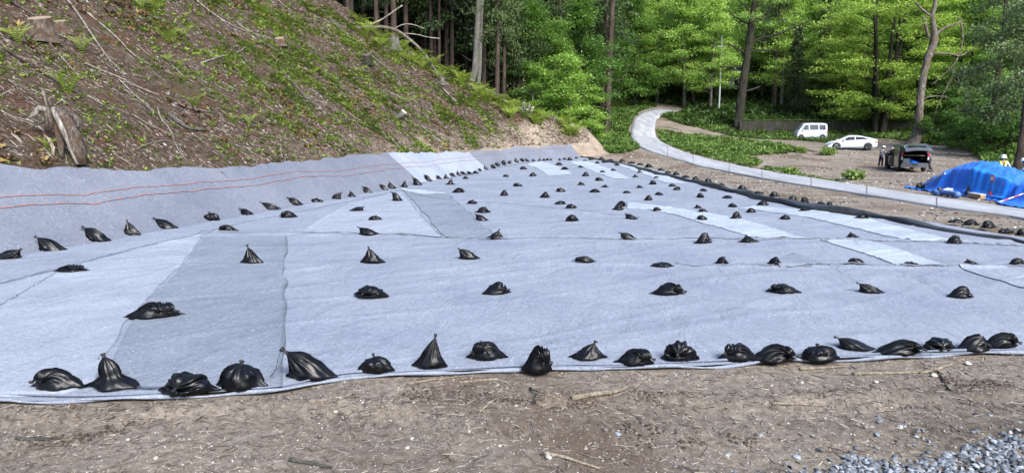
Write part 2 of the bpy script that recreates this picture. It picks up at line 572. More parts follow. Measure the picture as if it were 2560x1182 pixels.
gx = nonuni([(-300, -60, 20), (-60, -9, 1.5), (-9, 9.5, .06), (9.5, 55, .35), (55, 120, 3), (120, 300, 20)])
gy = nonuni([(-12, 4.6, .6), (4.6, 10.4, .055), (10.4, 110, .35), (110, 200, 3), (200, 420, 12)])
gr, _ = grid_mesh("ground", gx, gy, ground_z, M['dirt'])
tag(gr, kind='structure')

hx = nonuni([(-80, -30, 1.0), (-30, 13, .22)])
hy = nonuni([(0, 14, .5), (14, 76, .22), (76, 112, .6)])


def hill_keep(V): return V[:, 2] > _gz(V[:, 0], V[:, 1]) - .3


ho, HV = grid_mesh("hillside", hx, hy, hill_z, M['hill'], keep=hill_keep)
tag(ho, kind='structure')
s_ = sdist(HV[:, 0], HV[:, 1], FOOT)
bare = np.clip((HV[:, 0] + 2.5) / 4, 0, 1) * np.clip((4.4 + np.clip((HV[:, 0] - 2) * .8, 0, 4) - s_) / 1.2, 0, 1) + .75 * np.clip((HV[:, 1] - 30) / 20, 0, 1) * np.clip((3.8 - s_ + fbm(HV[:, 0], HV[:, 1], 3) * 3) / 1.0, 0, 1)
at_b = ho.data.attributes.new("bare", 'FLOAT', 'POINT')
at_b.data.foreach_set("value", np.clip(bare, 0, 1).astype(np.float32))

# ------------------------------------------------------------------ concrete road and dirt track


def resample(P, n):
    P = np.array([tuple(p) for p in P], float)
    L = np.concatenate([[0], np.cumsum(np.hypot(*(P[1:, :2] - P[:-1, :2]).T))])
    t = np.linspace(0, L[-1], n)
    return np.stack([np.interp(t, L, P[:, k]) for k in range(P.shape[1])], 1)


def smooth_poly(P, it=2):
    P = np.array([tuple(p) for p in P], float)
    for _ in range(it):
        Q = [P[0]]
        for a, b in zip(P[:-1], P[1:]): Q += [a * .75 + b * .25, a * .25 + b * .75]
        Q.append(P[-1]); P = np.array(Q)
    return P


def strip(name, A, B, n, k, off, mat, edge=.0, skirt=.12):
    A = resample(smooth_poly(A), n); B = resample(smooth_poly(B), n)
    V = []
    for i in range(n):
        for j in range(k + 3):
            t = min(max((j - 1) / k, 0), 1)
            p = A[i] * (1 - t) + B[i] * t
            if edge: p = p + np.array([edge * (vn(i * .35, j * 3, 2) - .5), 0, 0]) * (1 if j in (0, 1, k + 1, k + 2) else 0)
            z = float(_gz(np.array([p[0]]), np.array([p[1]]))[0]) + off - (skirt if j in (0, k + 2) else 0)
            V.append((p[0], p[1], z))
    w = k + 3
    Fq = np.array([[i * w + j, i * w + j + 1, (i + 1) * w + j + 1, (i + 1) * w + j] for i in range(n - 1) for j in range(w - 1)])
    return mesh_obj(name, V, Fq, mat, smooth=False)


roadL = [Vector((13.2, 8, 0)), Vector((16.2, 18, 0))] + [at(*p) for p in [(2560, 545), (2340, 520), (2200, 494), (1960, 458), (1818, 430), (1709, 404), (1640, 385), (1600, 371), (1580, 352), (1576, 328), (1584, 300), (1602, 282), (1640, 274)]]
roadR = [Vector((16.3, 6, 0)), Vector((19.2, 17, 0))] + [at(*p) for p in [(2560, 525), (2340, 496), (2200, 473), (1960, 437), (1858, 417), (1775, 400), (1700, 379), (1655, 357), (1636, 332), (1638, 308), (1648, 293), (1664, 284), (1700, 279)]]
tag(strip("road", roadL, roadR, 160, 6, .055, M['road']), kind='structure')
jm = MB()
for (u, v) in [((2342, 519), (2342, 497)), ((2167, 489), (2167, 468)), ((2028, 467), (2028, 448)), ((1905, 447), (1905, 428)), ((1823, 431), (1823, 411)), ((1733, 410), (1733, 389)), ((1669, 394), (1669, 368)), ((1612, 376), (1690, 377))]:
    a, b = at(*u), at(*v)
    d = (b - a); d.z = 0; d.normalize(); nrm = Vector((-d.y, d.x, 0)) * .018
    for k in range(16):
        p = a.lerp(b, k / 16); q = a.lerp(b, (k + 1) / 16)
        p.z = float(_gz(np.array([p.x]), np.array([p.y]))[0]) + .070; q.z = float(_gz(np.array([q.x]), np.array([q.y]))[0]) + .070
        jm.add([p - nrm, q - nrm, q + nrm, p + nrm], [(3, 2, 1, 0)])
jo = jm.build("road_joints", M['joint']); tag(jo, kind='structure')
tag(strip("dirt_track", [at(*p) for p in [(1640, 312), (1680, 322), (1730, 331), (1800, 341), (1880, 352), (1960, 366), (2060, 385)]],
          [at(*p) for p in [(1641, 298), (1680, 305), (1730, 315), (1800, 329), (1880, 338), (1960, 349), (2060, 358)]], 50, 5, .06, M['track'], .5, .10), kind='structure')

# ------------------------------------------------------------------ the fabric sheets


def wrink(x, y):
    x = np.asarray(x, float); y = np.asarray(y, float)
    w = fbm(x * .5, y * .5, 51, 3) * .07
    u = x * .86 + y * .5; v = -x * .5 + y * .86
    w = w + .022 * np.exp(-(fbm(u * .18, v * .9, 61, 3) / .03) ** 2)
    yc = 19.9 - .06 * x + .25 * fbm(x * .8, 0 * x, 71, 3)
    w = w + .045 * np.exp(-((y - yc) / .10) ** 2)
    yc2 = 15.75 - .05 * x + .2 * fbm(x * .8, 0 * x + 9, 73, 3)
    w = w + .05 * np.exp(-((y - yc2) / .09) ** 2) * (x > 0.5)
    return w


def slab_z(x, y):
    x = np.asarray(x, float); y = np.asarray(y, float)
    e = np.clip((y - near_y(x)) / .8, 0, 1)
    return g_flat(y) + .035 + wrink(x, y) * e + .03 * e


FOOTW = resample(FOOT[1:-1], 120)
FOOTW = FOOTW[FOOTW[:, 1] < 64.4]


def coons(name, Bm, Tp, Lf, Rt, nu, nv, off, mat):
    Bm, Tp = resample(Bm, nu), resample(Tp, nu)
    vpar = np.linspace(0, 1, nv) ** 1.7
    def rs(P):
        P = np.array([tuple(p)[:2] for p in P], float)
        L = np.concatenate([[0], np.cumsum(np.hypot(*(P[1:] - P[:-1]).T))]); L /= L[-1]
        return np.stack([np.interp(vpar, L, P[:, k]) for k in (0, 1)], 1)
    Lf, Rt = rs(Lf), rs(Rt); Bm = Bm[:, :2]; Tp = Tp[:, :2]
    u = np.linspace(0, 1, nu)[None, :, None]; v = vpar[:, None, None]
    P = (1 - v) * Bm[None] + v * Tp[None] + (1 - u) * Lf[:, None] + u * Rt[:, None] \
        - ((1 - u) * (1 - v) * Bm[0] + u * (1 - v) * Bm[-1] + (1 - u) * v * Tp[0] + u * v * Tp[-1])
    P = P.reshape(-1, 2)
    z = slab_z(P[:, 0], P[:, 1]) + off
    V = np.column_stack([P, z])
    i, j = np.meshgrid(np.arange(nu - 1), np.arange(nv - 1)); a = (j * nu + i).ravel()
    return mesh_obj(name, V, np.stack([a, a + 1, a + nu + 1, a + nu], 1), mat, smooth=True)


xs = np.linspace(FOOTW[0][0], 15.4, 400)
bottom = [(x, float(near_y(x)) + .13 * float(fbm(np.array([x * 1.3]), np.array([.5]), 81, 3)[0])) for x in xs]
left = [(FOOTW[0][0], bottom[0][1])] + [tuple(p[:2]) for p in FOOTW]
rollx = [(p.x + (.95 if p.y < 60 else .5), p.y) for p in ROLL]
right = [bottom[-1]] + rollx[1:]
top = [tuple(left[-1]), tuple(right[-1])]
main = coons("geotextile_sheet", bottom, top, left, right, 260, 330, 0, M['fab'])
tag(main, "large grey geotextile sheet covering the flat ground under the rows of sandbags", "fabric sheet")
# folded double edge along the front
hm = MB()
pts = [Vector((x, float(near_y(x)) - .02 + .13 * float(fbm(np.array([x * 1.3]), np.array([.5]), 81, 3)[0]) + .07 * math.sin(x * 2.3) * float(vn(np.array([x * .7]), np.array([1.]), 3)[0]), .026 + .022 * math.sin(x * 4.1) * float(vn(np.array([x * .9]), np.array([6.]), 3)[0]))) for x in np.linspace(-10, 14, 420)]
hm.tube(pts, [.020 + .008 * math.sin(k * .37) for k in range(len(pts))], 8)
hm.build("rolled_hem", M['fab'], main, True)
hm = MB()
pts = [Vector((x, float(near_y(x)) + .05 + .06 * float(vn(np.array([x * 1.1]), np.array([7.]), 5)[0]), .058 + .010 * math.sin(x * 2.3 + 1))) for x in np.linspace(-10, 14, 420)]
hm.tube(pts, [.013 + .006 * math.sin(k * .23) for k in range(len(pts))], 8)
hm.build("folded_edge", M['hem'], main, True)


def panel(px_poly, mat, layer, label, wob=.03):
    """a lighter or darker strip of the same fabric laid over the main sheet: two long edges in photo pixels"""
    A, B = px_poly
    A = resample([flat_at(*p)[:] for p in A], 130); B = resample([flat_at(*p)[:] for p in B], 130)
    V = []; k = 30
    for i in range(130):
        for j in range(k + 1):
            t = j / k
            p = A[i] * (1 - t) + B[i] * t
            w = wob * 3 * float(vn(np.array([p[0] * 1.1]), np.array([p[1] * 1.1]), layer)[0] - .5) if j in (0, k) or i in (0, 129) else 0
            V.append((p[0] + w, p[1] + w * 2))
    V = np.array(V)
    z = slab_z(V[:, 0], V[:, 1]) + .017 + .006 * layer
    Fq = np.array([[i * (k + 1) + j, i * (k + 1) + j + 1, (i + 1) * (k + 1) + j + 1, (i + 1) * (k + 1) + j] for i in range(129) for j in range(k)])
    a = V[Fq[0]]; cr = np.cross(a[1] - a[0], a[2] - a[1])
    if cr < 0: Fq = Fq[:, ::-1]
    # hanging rim so that the panel has an edge thickness
    V = np.column_stack([V, z]); n = len(V)
    rim = [i * (k + 1) for i in range(130)] + [129 * (k + 1) + j for j in range(1, k + 1)] + [i * (k + 1) + k for i in range(128, -1, -1)] + [j for j in range(k - 1, 0, -1)]
    V2 = V[rim].copy(); V2[:, 2] -= .022
    m_ = len(rim)
    Fr = np.array([[rim[q], rim[(q + 1) % m_], n + (q + 1) % m_, n + q] for q in range(m_)])
    o = mesh_obj("fabric_overlay", np.vstack([V, V2]), np.vstack([Fq, Fr]), M[mat], smooth=False)
    return tag(o, label, "fabric sheet", "geotextile panels laid over the site")


panel(([(-330, 790), (0, 718), (180, 674), (330, 634), (430, 610), (503, 592)], [(-420, 985), (0, 1000), (150, 1000), (240, 965), (285, 885), (320, 815), (370, 755), (415, 712), (470, 650), (505, 593)]),
      'fab_light', 1, "pale wedge-shaped geotextile panel at the front left corner")
panel(([(503, 596), (600, 594), (716, 594)], [(250, 975), (480, 975), (705, 972)][::1]), 'fab', 0, "grey geotextile panel between the pale wedge and the straight seam") if False else None
panel(([(505, 600), (470, 652), (415, 716), (370, 760), (322, 820), (290, 890), (262, 980)], [(716, 597), (715, 660), (713, 720), (712, 790), (710, 860), (707, 920), (703, 982)]),
      'fab_dark', 0, "greyer geotextile panel with straight right seam behind the leaning front sandbags")
panel(([(1010, 482), (1040, 515), (1075, 557), (1113, 600)], [(1120, 490), (1160, 525), (1200, 560), (1246, 604)]), 'fab_dark', 1, "darkest grey geotextile strip running back from the middle crease")
panel(([(1003, 479), (1020, 483), (1045, 488), (1062, 490)], [(1006, 477), (1040, 477), (1080, 482), (1112, 487)]), 'fab_white', 2, "small white geotextile sliver at the far end of the dark strip")
panel(([(985, 486), (930, 500), (870, 516), (800, 555), (757, 588)], [(1005, 486), (1035, 520), (1070, 560), (1090, 580), (1108, 599)]), 'fab_light', 0, "pale grey geotextile triangle left of the darkest strip")
panel(([(1566, 512), (1630, 516), (1700, 527), (1790, 540), (1920, 570), (2008, 605)], [(1566, 525), (1620, 528), (1680, 541), (1740, 558), (1815, 582), (1890, 603)]), 'fab_white', 1, "bright white geotextile strip in the middle ending at the long crease")
panel(([(1880, 520), (1990, 528), (2070, 536), (2170, 555), (2270, 580), (2374, 606)], [(1846, 526), (1940, 536), (2020, 548), (2110, 570), (2200, 592), (2290, 612)]), 'fab_white', 1, "white geotextile strip right of the middle nearest the black edge roll")
panel(([(2050, 609), (2110, 625), (2170, 645), (2250, 675)], [(2165, 607), (2230, 625), (2300, 648), (2375, 674)]), 'fab_white', 1, "white geotextile strip between the two long creases at the right")
panel(([(2395, 677), (2450, 697), (2530, 722), (2700, 770)], [(2500, 675), (2560, 690), (2640, 706), (2820, 740)]), 'fab_light', 1, "pale geotextile strip cut by the right picture edge")
panel(([(1318, 412), (1340, 422), (1358, 432), (1368, 440)], [(1357, 407), (1390, 416), (1418, 427), (1434, 440)]), 'fab_white', 1, "short white geotextile patch near the far left corner of the site")
panel(([(1421, 408), (1450, 418), (1485, 432), (1533, 449)], [(1464, 405), (1502, 416), (1540, 431), (1583, 453)]), 'fab_white', 1, "white geotextile strip running back to the far end beside the short patch")
panel(([(1537, 411), (1570, 424), (1615, 441), (1665, 461)], [(1562, 412), (1600, 422), (1650, 438), (1725, 464)]), 'fab_white', 1, "white geotextile strip along the far right side below the sagging black edge")
panel(([(1930, 666), (1950, 652), (1985, 641)], [(1950, 676), (2010, 674), (2075, 672)]), 'fab_dark', 2, "dark grey triangular fabric patch beside a half-hidden sandbag")


def seam(px, w, nm="seam_shade_line"):
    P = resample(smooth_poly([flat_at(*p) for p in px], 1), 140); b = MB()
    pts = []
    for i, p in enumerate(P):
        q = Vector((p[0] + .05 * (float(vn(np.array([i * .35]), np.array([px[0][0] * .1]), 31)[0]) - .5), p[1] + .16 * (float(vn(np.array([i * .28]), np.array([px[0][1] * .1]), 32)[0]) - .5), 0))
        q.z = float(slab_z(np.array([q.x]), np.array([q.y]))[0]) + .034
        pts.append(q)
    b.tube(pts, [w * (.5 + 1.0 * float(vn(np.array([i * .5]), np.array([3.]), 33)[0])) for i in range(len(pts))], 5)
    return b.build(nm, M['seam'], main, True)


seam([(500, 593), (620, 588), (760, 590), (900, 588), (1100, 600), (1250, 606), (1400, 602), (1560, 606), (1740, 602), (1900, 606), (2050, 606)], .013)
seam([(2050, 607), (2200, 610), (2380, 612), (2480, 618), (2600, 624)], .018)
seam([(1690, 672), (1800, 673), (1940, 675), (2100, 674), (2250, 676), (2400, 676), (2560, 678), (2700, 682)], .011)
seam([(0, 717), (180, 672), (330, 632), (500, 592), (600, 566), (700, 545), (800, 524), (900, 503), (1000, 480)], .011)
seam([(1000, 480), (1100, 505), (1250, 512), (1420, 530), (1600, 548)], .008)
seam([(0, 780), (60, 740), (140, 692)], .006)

# fabric carried up the toe of the slope
def berm_top(y):
    return np.interp(y, [8, 17, 22, 26.8, 35, 42, 55, 60, 63.5, 65], [2.9, 2.65, 2.1, 1.85, 1.95, 1.95, 1.5, 1.35, 1.15, 1.1])


def berm_pt(P0, N0, s):
    x = P0[0] + N0[0] * s; y = P0[1] + N0[1] * s
    z = hill_smooth(np.array([x]), np.array([y]))[0]
    return x, y, z


def hill_smooth(x, y):
    s = sdist(x, y, FOOT)
    return g_flat(y) + np.clip(s, 0, 1.85) * .82 + np.maximum(s - 1.85, 0) * .68


FW = resample(smooth_poly(FOOT[:-1], 2), 420)
FT = np.gradient(FW, axis=0); FT /= np.linalg.norm(FT, axis=1)[:, None]
FN = np.stack([-FT[:, 1], FT[:, 0]], 1)


def berm_sheet(i0, i1, off, mat, label, ns=22):
    V = []
    for i in range(i0, i1 + 1):
        P0, N0 = FW[i], FN[i]
        st = float(berm_top(P0[1])) + .16 * (float(vn(np.array([i * .21]), np.array([2.]), 6)[0]) - .5) + .10 * (float(vn(np.array([i * .55]), np.array([4.]), 7)[0]) - .5)
        for j in range(ns + 1):
            s = -.12 + (st + .12) * j / ns
            x, y, z = berm_pt(P0, N0, s)
            fold = .05 * (float(vn(np.array([i * .30 + s * .5]), np.array([.5]), 8)[0]) - .5) * min(1, max(0, s))
            V.append((x, y, max(z + .055, g_flat(y) + .075) + fold * 1.2 + off + (.05 if j >= ns - 1 else 0)))
    w = ns + 1; n = i1 - i0 + 1
    Fq = np.array([[i * w + j, (i + 1) * w + j, (i + 1) * w + j + 1, i * w + j + 1] for i in range(n - 1) for j in range(ns)])[:, ::-1]
    o = mesh_obj("slope_fabric", V, Fq, M[mat], smooth=True)
    return tag(o, label, "fabric sheet", "geotextile sheets on the toe of the slope")


def fi(y): return int(np.abs(FW[:, 1] - y).argmin())


b0 = berm_sheet(2, fi(65.6), 0, 'fab_berm', "grey geotextile sheet lining the foot of the hillside with red painted lines")
berm_sheet(fi(40.5), fi(53.2), .02, 'fab_light', "paler geotextile sheet in the middle of the lined slope foot")
# seam shadow line drawn as a tube along the slope fabric's lower hem
hm = MB()
hm.tube([Vector((FW[i][0] + FN[i][0] * -.12, FW[i][1] + FN[i][1] * -.12, g_flat(FW[i][1]) + .075 + wrink(FW[i][0], FW[i][1]) * .5)) for i in range(2, fi(65), 2)], .014, 5)
hm.build("lower_hem_shade", M['hem'], b0)


ON = []


def line_on_berm(sf, i0, i1, w, dash=None):
    V = []; Fc = []; k = 0; ON.clear()
    i = float(i0); step = .5
    while i < i1 - step:
        on = True
        if dash is not None:
            on = (vn(np.array([i * 1.5 + dash]), np.array([3.3]), 12)[0] > .42)
        if True:
            ON.append(on)
            for ii in (i, i + step):
                lo = int(ii); fr = ii - lo
                P0 = FW[lo] * (1 - fr) + FW[lo + 1] * fr; N0 = FN[lo]
                s = sf(ii)
                for e in (-w / 2, w / 2):
                    x, y, z = berm_pt(P0, N0, s + e)
                    fold = .05 * (float(vn(np.array([ii * .30 + s * .5]), np.array([.5]), 8)[0]) - .5)
                    V.append((x, y, z + .055 + fold * 1.2 + .034))
            Fc.append((k, k + 1, k + 3, k + 2)); k += 4
        i += step
    return V, [f[::-1] for f in Fc]


def sline(base):
    return lambda i: float(np.interp(FW[min(int(i), len(FW) - 1)][1], [8, 20, 30, 55, 66], [base + .45, base, base - .02, base - .25, base - .5])) + .16 * (float(vn(np.array([i * .09]), np.array([base]), 14)[0]) - .5) + .05 * (float(vn(np.array([i * .6]), np.array([base]), 15)[0]) - .5)


V, Fc = line_on_berm(sline(1.38), 6, fi(64.5), .017); mesh_obj("red_line", V, Fc, M['red'], b0)
V, Fc = line_on_berm(sline(1.10), 30, fi(54), .022, 1.7); 
V = [tuple(p) for p in V]; n = len(V) // 4
V = V[:2] + [q for k in range(n) for q in V[4 * k + 2:4 * k + 4]]
rd = mesh_obj("red_dashes", V, [(2 * k, 2 * k + 2, 2 * k + 3, 2 * k + 1) for k in range(n)], M['red'], b0)
rd.data.materials.append(M['fab_berm'])
for k in range(n): rd.data.polygons[k].material_index = 0 if ON[k] else 1

# black liner rolled along the right edge
def roll_prof(pts, rad, flat, name, mat, parent=None):
    V = []; n = 14; P = resample(smooth_poly(pts, 1), 260)
    for i, p in enumerate(P):
        d = P[min(i + 1, 259)] - P[max(i - 1, 0)]; d = d / np.linalg.norm(d); nr = np.array([d[1], -d[0], 0])
        yy = p[1]; sc2 = rad(yy) * (.8 + .5 * float(vn(np.array([i * .23]), np.array([1.]), 21)[0]))
        wv = .45 * (float(vn(np.array([i * .11]), np.array([5.]), 22)[0]) - .5)
        for k in range(n):
            a = 2 * math.pi * k / n
            rr = sc2 * (1 + .16 * math.sin(3 * a + i * .21) + .1 * math.sin(5 * a - i * .37))
            q = p + nr * (math.cos(a) * rr * flat + wv) + np.array([0, 0, math.sin(a) * rr + sc2 * .75])
            V.append((q[0], q[1], q[2] + g_flat(yy) + .04 if True else 0))
    Fq = np.array([[i * n + k, i * n + (k + 1) % n, (i + 1) * n + (k + 1) % n, (i + 1) * n + k] for i in range(259) for k in range(n)])
    return mesh_obj(name, V, Fq, mat, parent, smooth=True)


RP = [Vector((p.x, p.y, 0)) for p in ROLL]
ro = roll_prof(RP, lambda y: float(np.interp(y, [10, 20, 22, 25, 30, 40, 55, 64], [.055, .06, .085, .13, .13, .10, .09, .08])), 1.4, "liner_roll", M['liner'])
tag(ro, "black plastic liner rolled up along the right edge of the fabric", "liner roll")

# ------------------------------------------------------------------ sandbags
PROF = {
    'C': ([(.02, 0, 0), (0, 0, .13), (-.04, 0, .27), (-.07, .0, .36)], [.88, 1.0, .95, .66, .42, .24, .13, .055], .46),
    'T': ([(0, 0, 0), (-.02, 0, .10), (-.04, 0, .30), (-.09, 0, .44)], [.92, 1.0, .86, .46, .40, .28, .15, .05], .56),
    'L': ([(.06, 0, 0), (.0, 0, .10), (-.12, 0, .20), (-.23, 0, .29)], [.80, .90, .90, .72, .50, .28, .13, .05], .37),
    'M': ([(0, 0, 0), (0, 0, .14), (.0, 0, .22), (.02, 0, .27)], [.9, 1.0, 1.0, .92, .74, .44, .2, .06], .36),
    'P': ([(.02, .04, 0), (0, .03, .13), (-.03, -.05, .17), (-.05, -.14, .12)], [.9, 1.0, 1.0, .94, .78, .5, .22, .05], .26),
    'F': ([(.02, 0, 0), (.05, 0, .14), (.0, -.02, .25), (-.12, -.06, .21), (-.20, -.08, .15)], [.88, 1.0, .92, .70, .54, .36, .2, .06], .30),
    'O': ([(-.02, 0, 0), (0, 0, .09), (.08, 0, .12), (.19, -.02, .08)], [.88, 1.0, .97, .85, .66, .42, .2, .06], .17),
    'R': ([(-.06, 0, 0), (0, 0, .13), (.10, -.02, .17), (.23, -.05, .10)], [.84, .95, .95, .80, .60, .36, .18, .05], .25),
}
PV = [0, .08, .2, .4, .6, .8, .92, 1.0]


def bez(P, t):
    Q = [Vector(p) for p in P]
    while len(Q) > 1: Q = [a.lerp(b, t) for a, b in zip(Q[:-1], Q[1:])]
    return Q[0]


def bag_geo(kind, seed, NV=26, NT=44):
    rr = random.Random(seed)
    ctrl, prof, _h = PROF[kind]
    a, b = .25, .165 + rr.uniform(-.01, .02)
    npl = rr.choice([9, 11, 13]); ph = rr.uniform(0, 6); pk = .55 if kind in 'PO' else 1.0
    V = []; rings = []
    top = [0, .03, .08, .14, .20, .27, .34, .41, .48, .54, .60, .66, .72, .77, .82, .86, .89, .92, .94, .96, .975, .99, 1.0]
    vs_ = top if NV > 20 else top[::2] + [1.0]
    X0 = Vector((1, 0, 0))
    for v in vs_:
        c = bez(ctrl, v); d = (bez(ctrl, min(1, v + .03)) - bez(ctrl, max(0, v - .03))).normalized()
        bl = min(1, max(0, (v - .12) / .7)); bl = bl * bl * (3 - 2 * bl)
        N = Vector((0, 0, 1)).lerp(d, bl).normalized()
        Xa = (X0 - N * X0.dot(N))
        Xa = Xa.normalized() if Xa.length > .15 else Vector((0, 0, -1))
        Ya = N.cross(Xa)
        r = float(np.interp(v, PV, prof))
        ring = []
        lens = max(0, 1 - v / .38)
        pl = .42 * pk * min(1, max(0, (v - .26) / .45))
        for k in range(NT):
            th = 2 * math.pi * k / NT
            cth, sth = math.cos(th), math.sin(th)
            ex = math.copysign(abs(cth) ** (1 - .18 * lens), cth) * (1 + .34 * lens * abs(cth) ** 9)
            ey = math.copysign(abs(sth) ** (1 + .75 * lens), sth)
            wob = 1 + pl * math.sin(npl * th + ph + 1.5 * math.sin(th * 2 + ph)) * .55
            n1 = mnoise.noise(Vector((cth * 2.2, sth * 2.2, v * 1.6 + seed * 3.7)))
            n2 = mnoise.noise(Vector((cth * 5.5, sth * 5.5, v * 2.5 + seed * 1.3)))
            n3 = abs(mnoise.noise(Vector((cth * 4 + seed, sth * 4, v * 7)))) * (.5 + .5 * min(1, v * 3))
            wob *= 1 + .20 * n1 + .12 * n2 - .22 * n3
            by = b if v > .5 else b
            p = c + Xa * (ex * a * r * wob) + Ya * (ey * (b * (1 + .25 * bl)) * r * wob)
            zz = p.z
            if lens > 0: zz = zz * (1 - .75 * abs(cth) ** 5 * lens)
            ring.append(Vector((p.x, p.y, max(zz, .004 + .004 * v))))
        V += ring
    nv = len(vs_)
    Fc = [(i * NT + k, i * NT + (k + 1) % NT, (i + 1) * NT + (k + 1) % NT, (i + 1) * NT + k) for i in range(nv - 1) for k in range(NT)]
    Fc.append(tuple(range(NT - 1, -1, -1)))
    Fc.append(tuple(range((nv - 1) * NT, nv * NT)))
    # gathered neck and frayed tuft
    end = bez(ctrl, 1.0); dr = (end - bez(ctrl, .9)).normalized()
    if kind in 'CTLM' and dr.z < .5: dr = (dr + Vector((0, 0, .6))).normalized()
    L = rr.uniform(.045, .075) * (1.25 if kind in 'TC' else 1)
    nb = MB(); NN = 14
    px_ = [(0, .016), (.25, .024), (.38, .015), (.55, .022), (.8, .032), (1.0, .030)]
    ref = Vector((0, 1, 0)); ref = (ref - dr * ref.dot(dr)).normalized(); bb = dr.cross(ref)
    VV = []
    for i, (t, r) in enumerate(px_):
        for k in range(NN):
            th = 2 * math.pi * k / NN
            q = r * (1 + (.35 if t > .5 else .08) * math.sin(5 * th + i * .5 + seed)) * (.6 if t > .5 and k % 2 else 1)
            p = end + dr * (L * t - .008) + ref * (math.cos(th) * q) + bb * (math.sin(th) * q * .8)
            p.x += .012 * t * math.sin(seed); VV.append(p)
    FF = [(i * NN + k, i * NN + (k + 1) % NN, (i + 1) * NN + (k + 1) % NN, (i + 1) * NN + k) for i in range(len(px_) - 1) for k in range(NN)]
    FF.append(tuple(range((len(px_) - 1) * NN, len(px_) * NN)))
    # drawstring
    sg = 1 if rr.random() < .5 else -1
    e2 = end + dr * L * .38
    sp = [e2, e2 + Vector((sg * .03, -.02, .012)), e2 + Vector((sg * .055, -.035, -.03)), e2 + Vector((sg * .05, -.03, -.075)), e2 + Vector((sg * .02, -.03, -.05)), e2]
    sm = MB(); sm.tube([bez(sp, t / 14) for t in range(15)], .0028, 4, False)
    return V, Fc, VV, FF, sm


_bagmesh = {}


def sandbag(kind, seed, loc, sx, sy, sz, rz, mirror, label, group, small, cord=True):
    key = (kind, seed, small)
    if key not in _bagmesh:
        V, Fc, VV, FF, sm = bag_geo(kind, seed, *((26, 44) if not small else (12, 24)))
        if small:
            n = len(V)
            root = mesh_obj("sandbag", V + VV, [list(f) for f in Fc] + [[i + n for i in f] for f in FF], M['bag'], smooth=True)
        else:
            root = empty("sandbag")
            mesh_obj("sack", V, Fc, M['bag'], root, smooth=True)
            mesh_obj("tied_neck", VV, FF, M['bagtie'], root, smooth=True)
            if cord: sm.build("drawstring", M['bagtie'], root)
        _bagmesh[key] = root
    else:
        root = copy_tree(_bagmesh[key])
    root.location = loc; root.rotation_euler = (0, 0, rz)
    root.scale = (sx * mirror, sy, sz)
    tag(root, label, "sandbag", group)
    return root


DESC = {'C': "upright pointed", 'T': "tall pointed", 'L': "leaning pointed", 'M': "rounded tied", 'P': "squat pucker-faced", 'F': "slumped folded", 'O': "low flat", 'R': "bulging side-tied"}
ORD = ["first", "second", "third", "fourth", "fifth", "sixth", "seventh", "eighth", "ninth", "tenth", "eleventh", "twelfth", "thirteenth", "fourteenth", "fifteenth", "sixteenth",
       "seventeenth", "eighteenth", "nineteenth", "twentieth", "twenty-first", "twenty-second", "twenty-third", "twenty-fourth", "twenty-fifth", "twenty-sixth", "twenty-seventh",
       "twenty-eighth", "twenty-ninth", "thirtieth", "thirty-first", "thirty-second", "thirty-third", "thirty-fourth", "thirty-fifth", "thirty-sixth", "thirty-seventh",
       "thirty-eighth", "thirty-ninth", "fortieth", "forty-first", "forty-second", "forty-third", "forty-fourth"]


def place_bag(x0, x1, yt, yb, kind, label, group, mir=1, seed=None, rz=None, floor=None, drop=0):
    big = (x1 - x0) > 60
    small = (x1 - x0) < 25
    mid = (x0 + x1) / 2
    p = (floor or flat_at)(mid, yb)
    d = p.y * math.hypot(1, (mid - 1280) / FPX * .5)
    dist = (p.y) / CT
    ww = (x1 - x0) * dist / FPX / 1.04
    sx = ww / .5
    sx = max(.5, sx)
    sy = min(1.25, max(.8, sx))
    e = math.atan((CAMH - p.z) / p.y)
    h = ((yb - yt) * dist / FPX - .33 * sy * math.sin(e) * .55) / math.cos(e)
    h = min(.62, max(.11, h))
    sz = h / PROF[kind][2]
    if seed is None: seed = hash((x0 * 7 + yb)) % 5 + 1
    rz = R.uniform(-.25, .25) if rz is None else rz
    x, y = p.x, p.y + .15 * sy
    z = (float(slab_z(np.array([x]), np.array([y]))[0]) if floor is None else T(x, y) + .06) + .008
    return sandbag(kind, seed, (x, y, z + drop), sx, sy, sz, rz, mir, label, group, small)


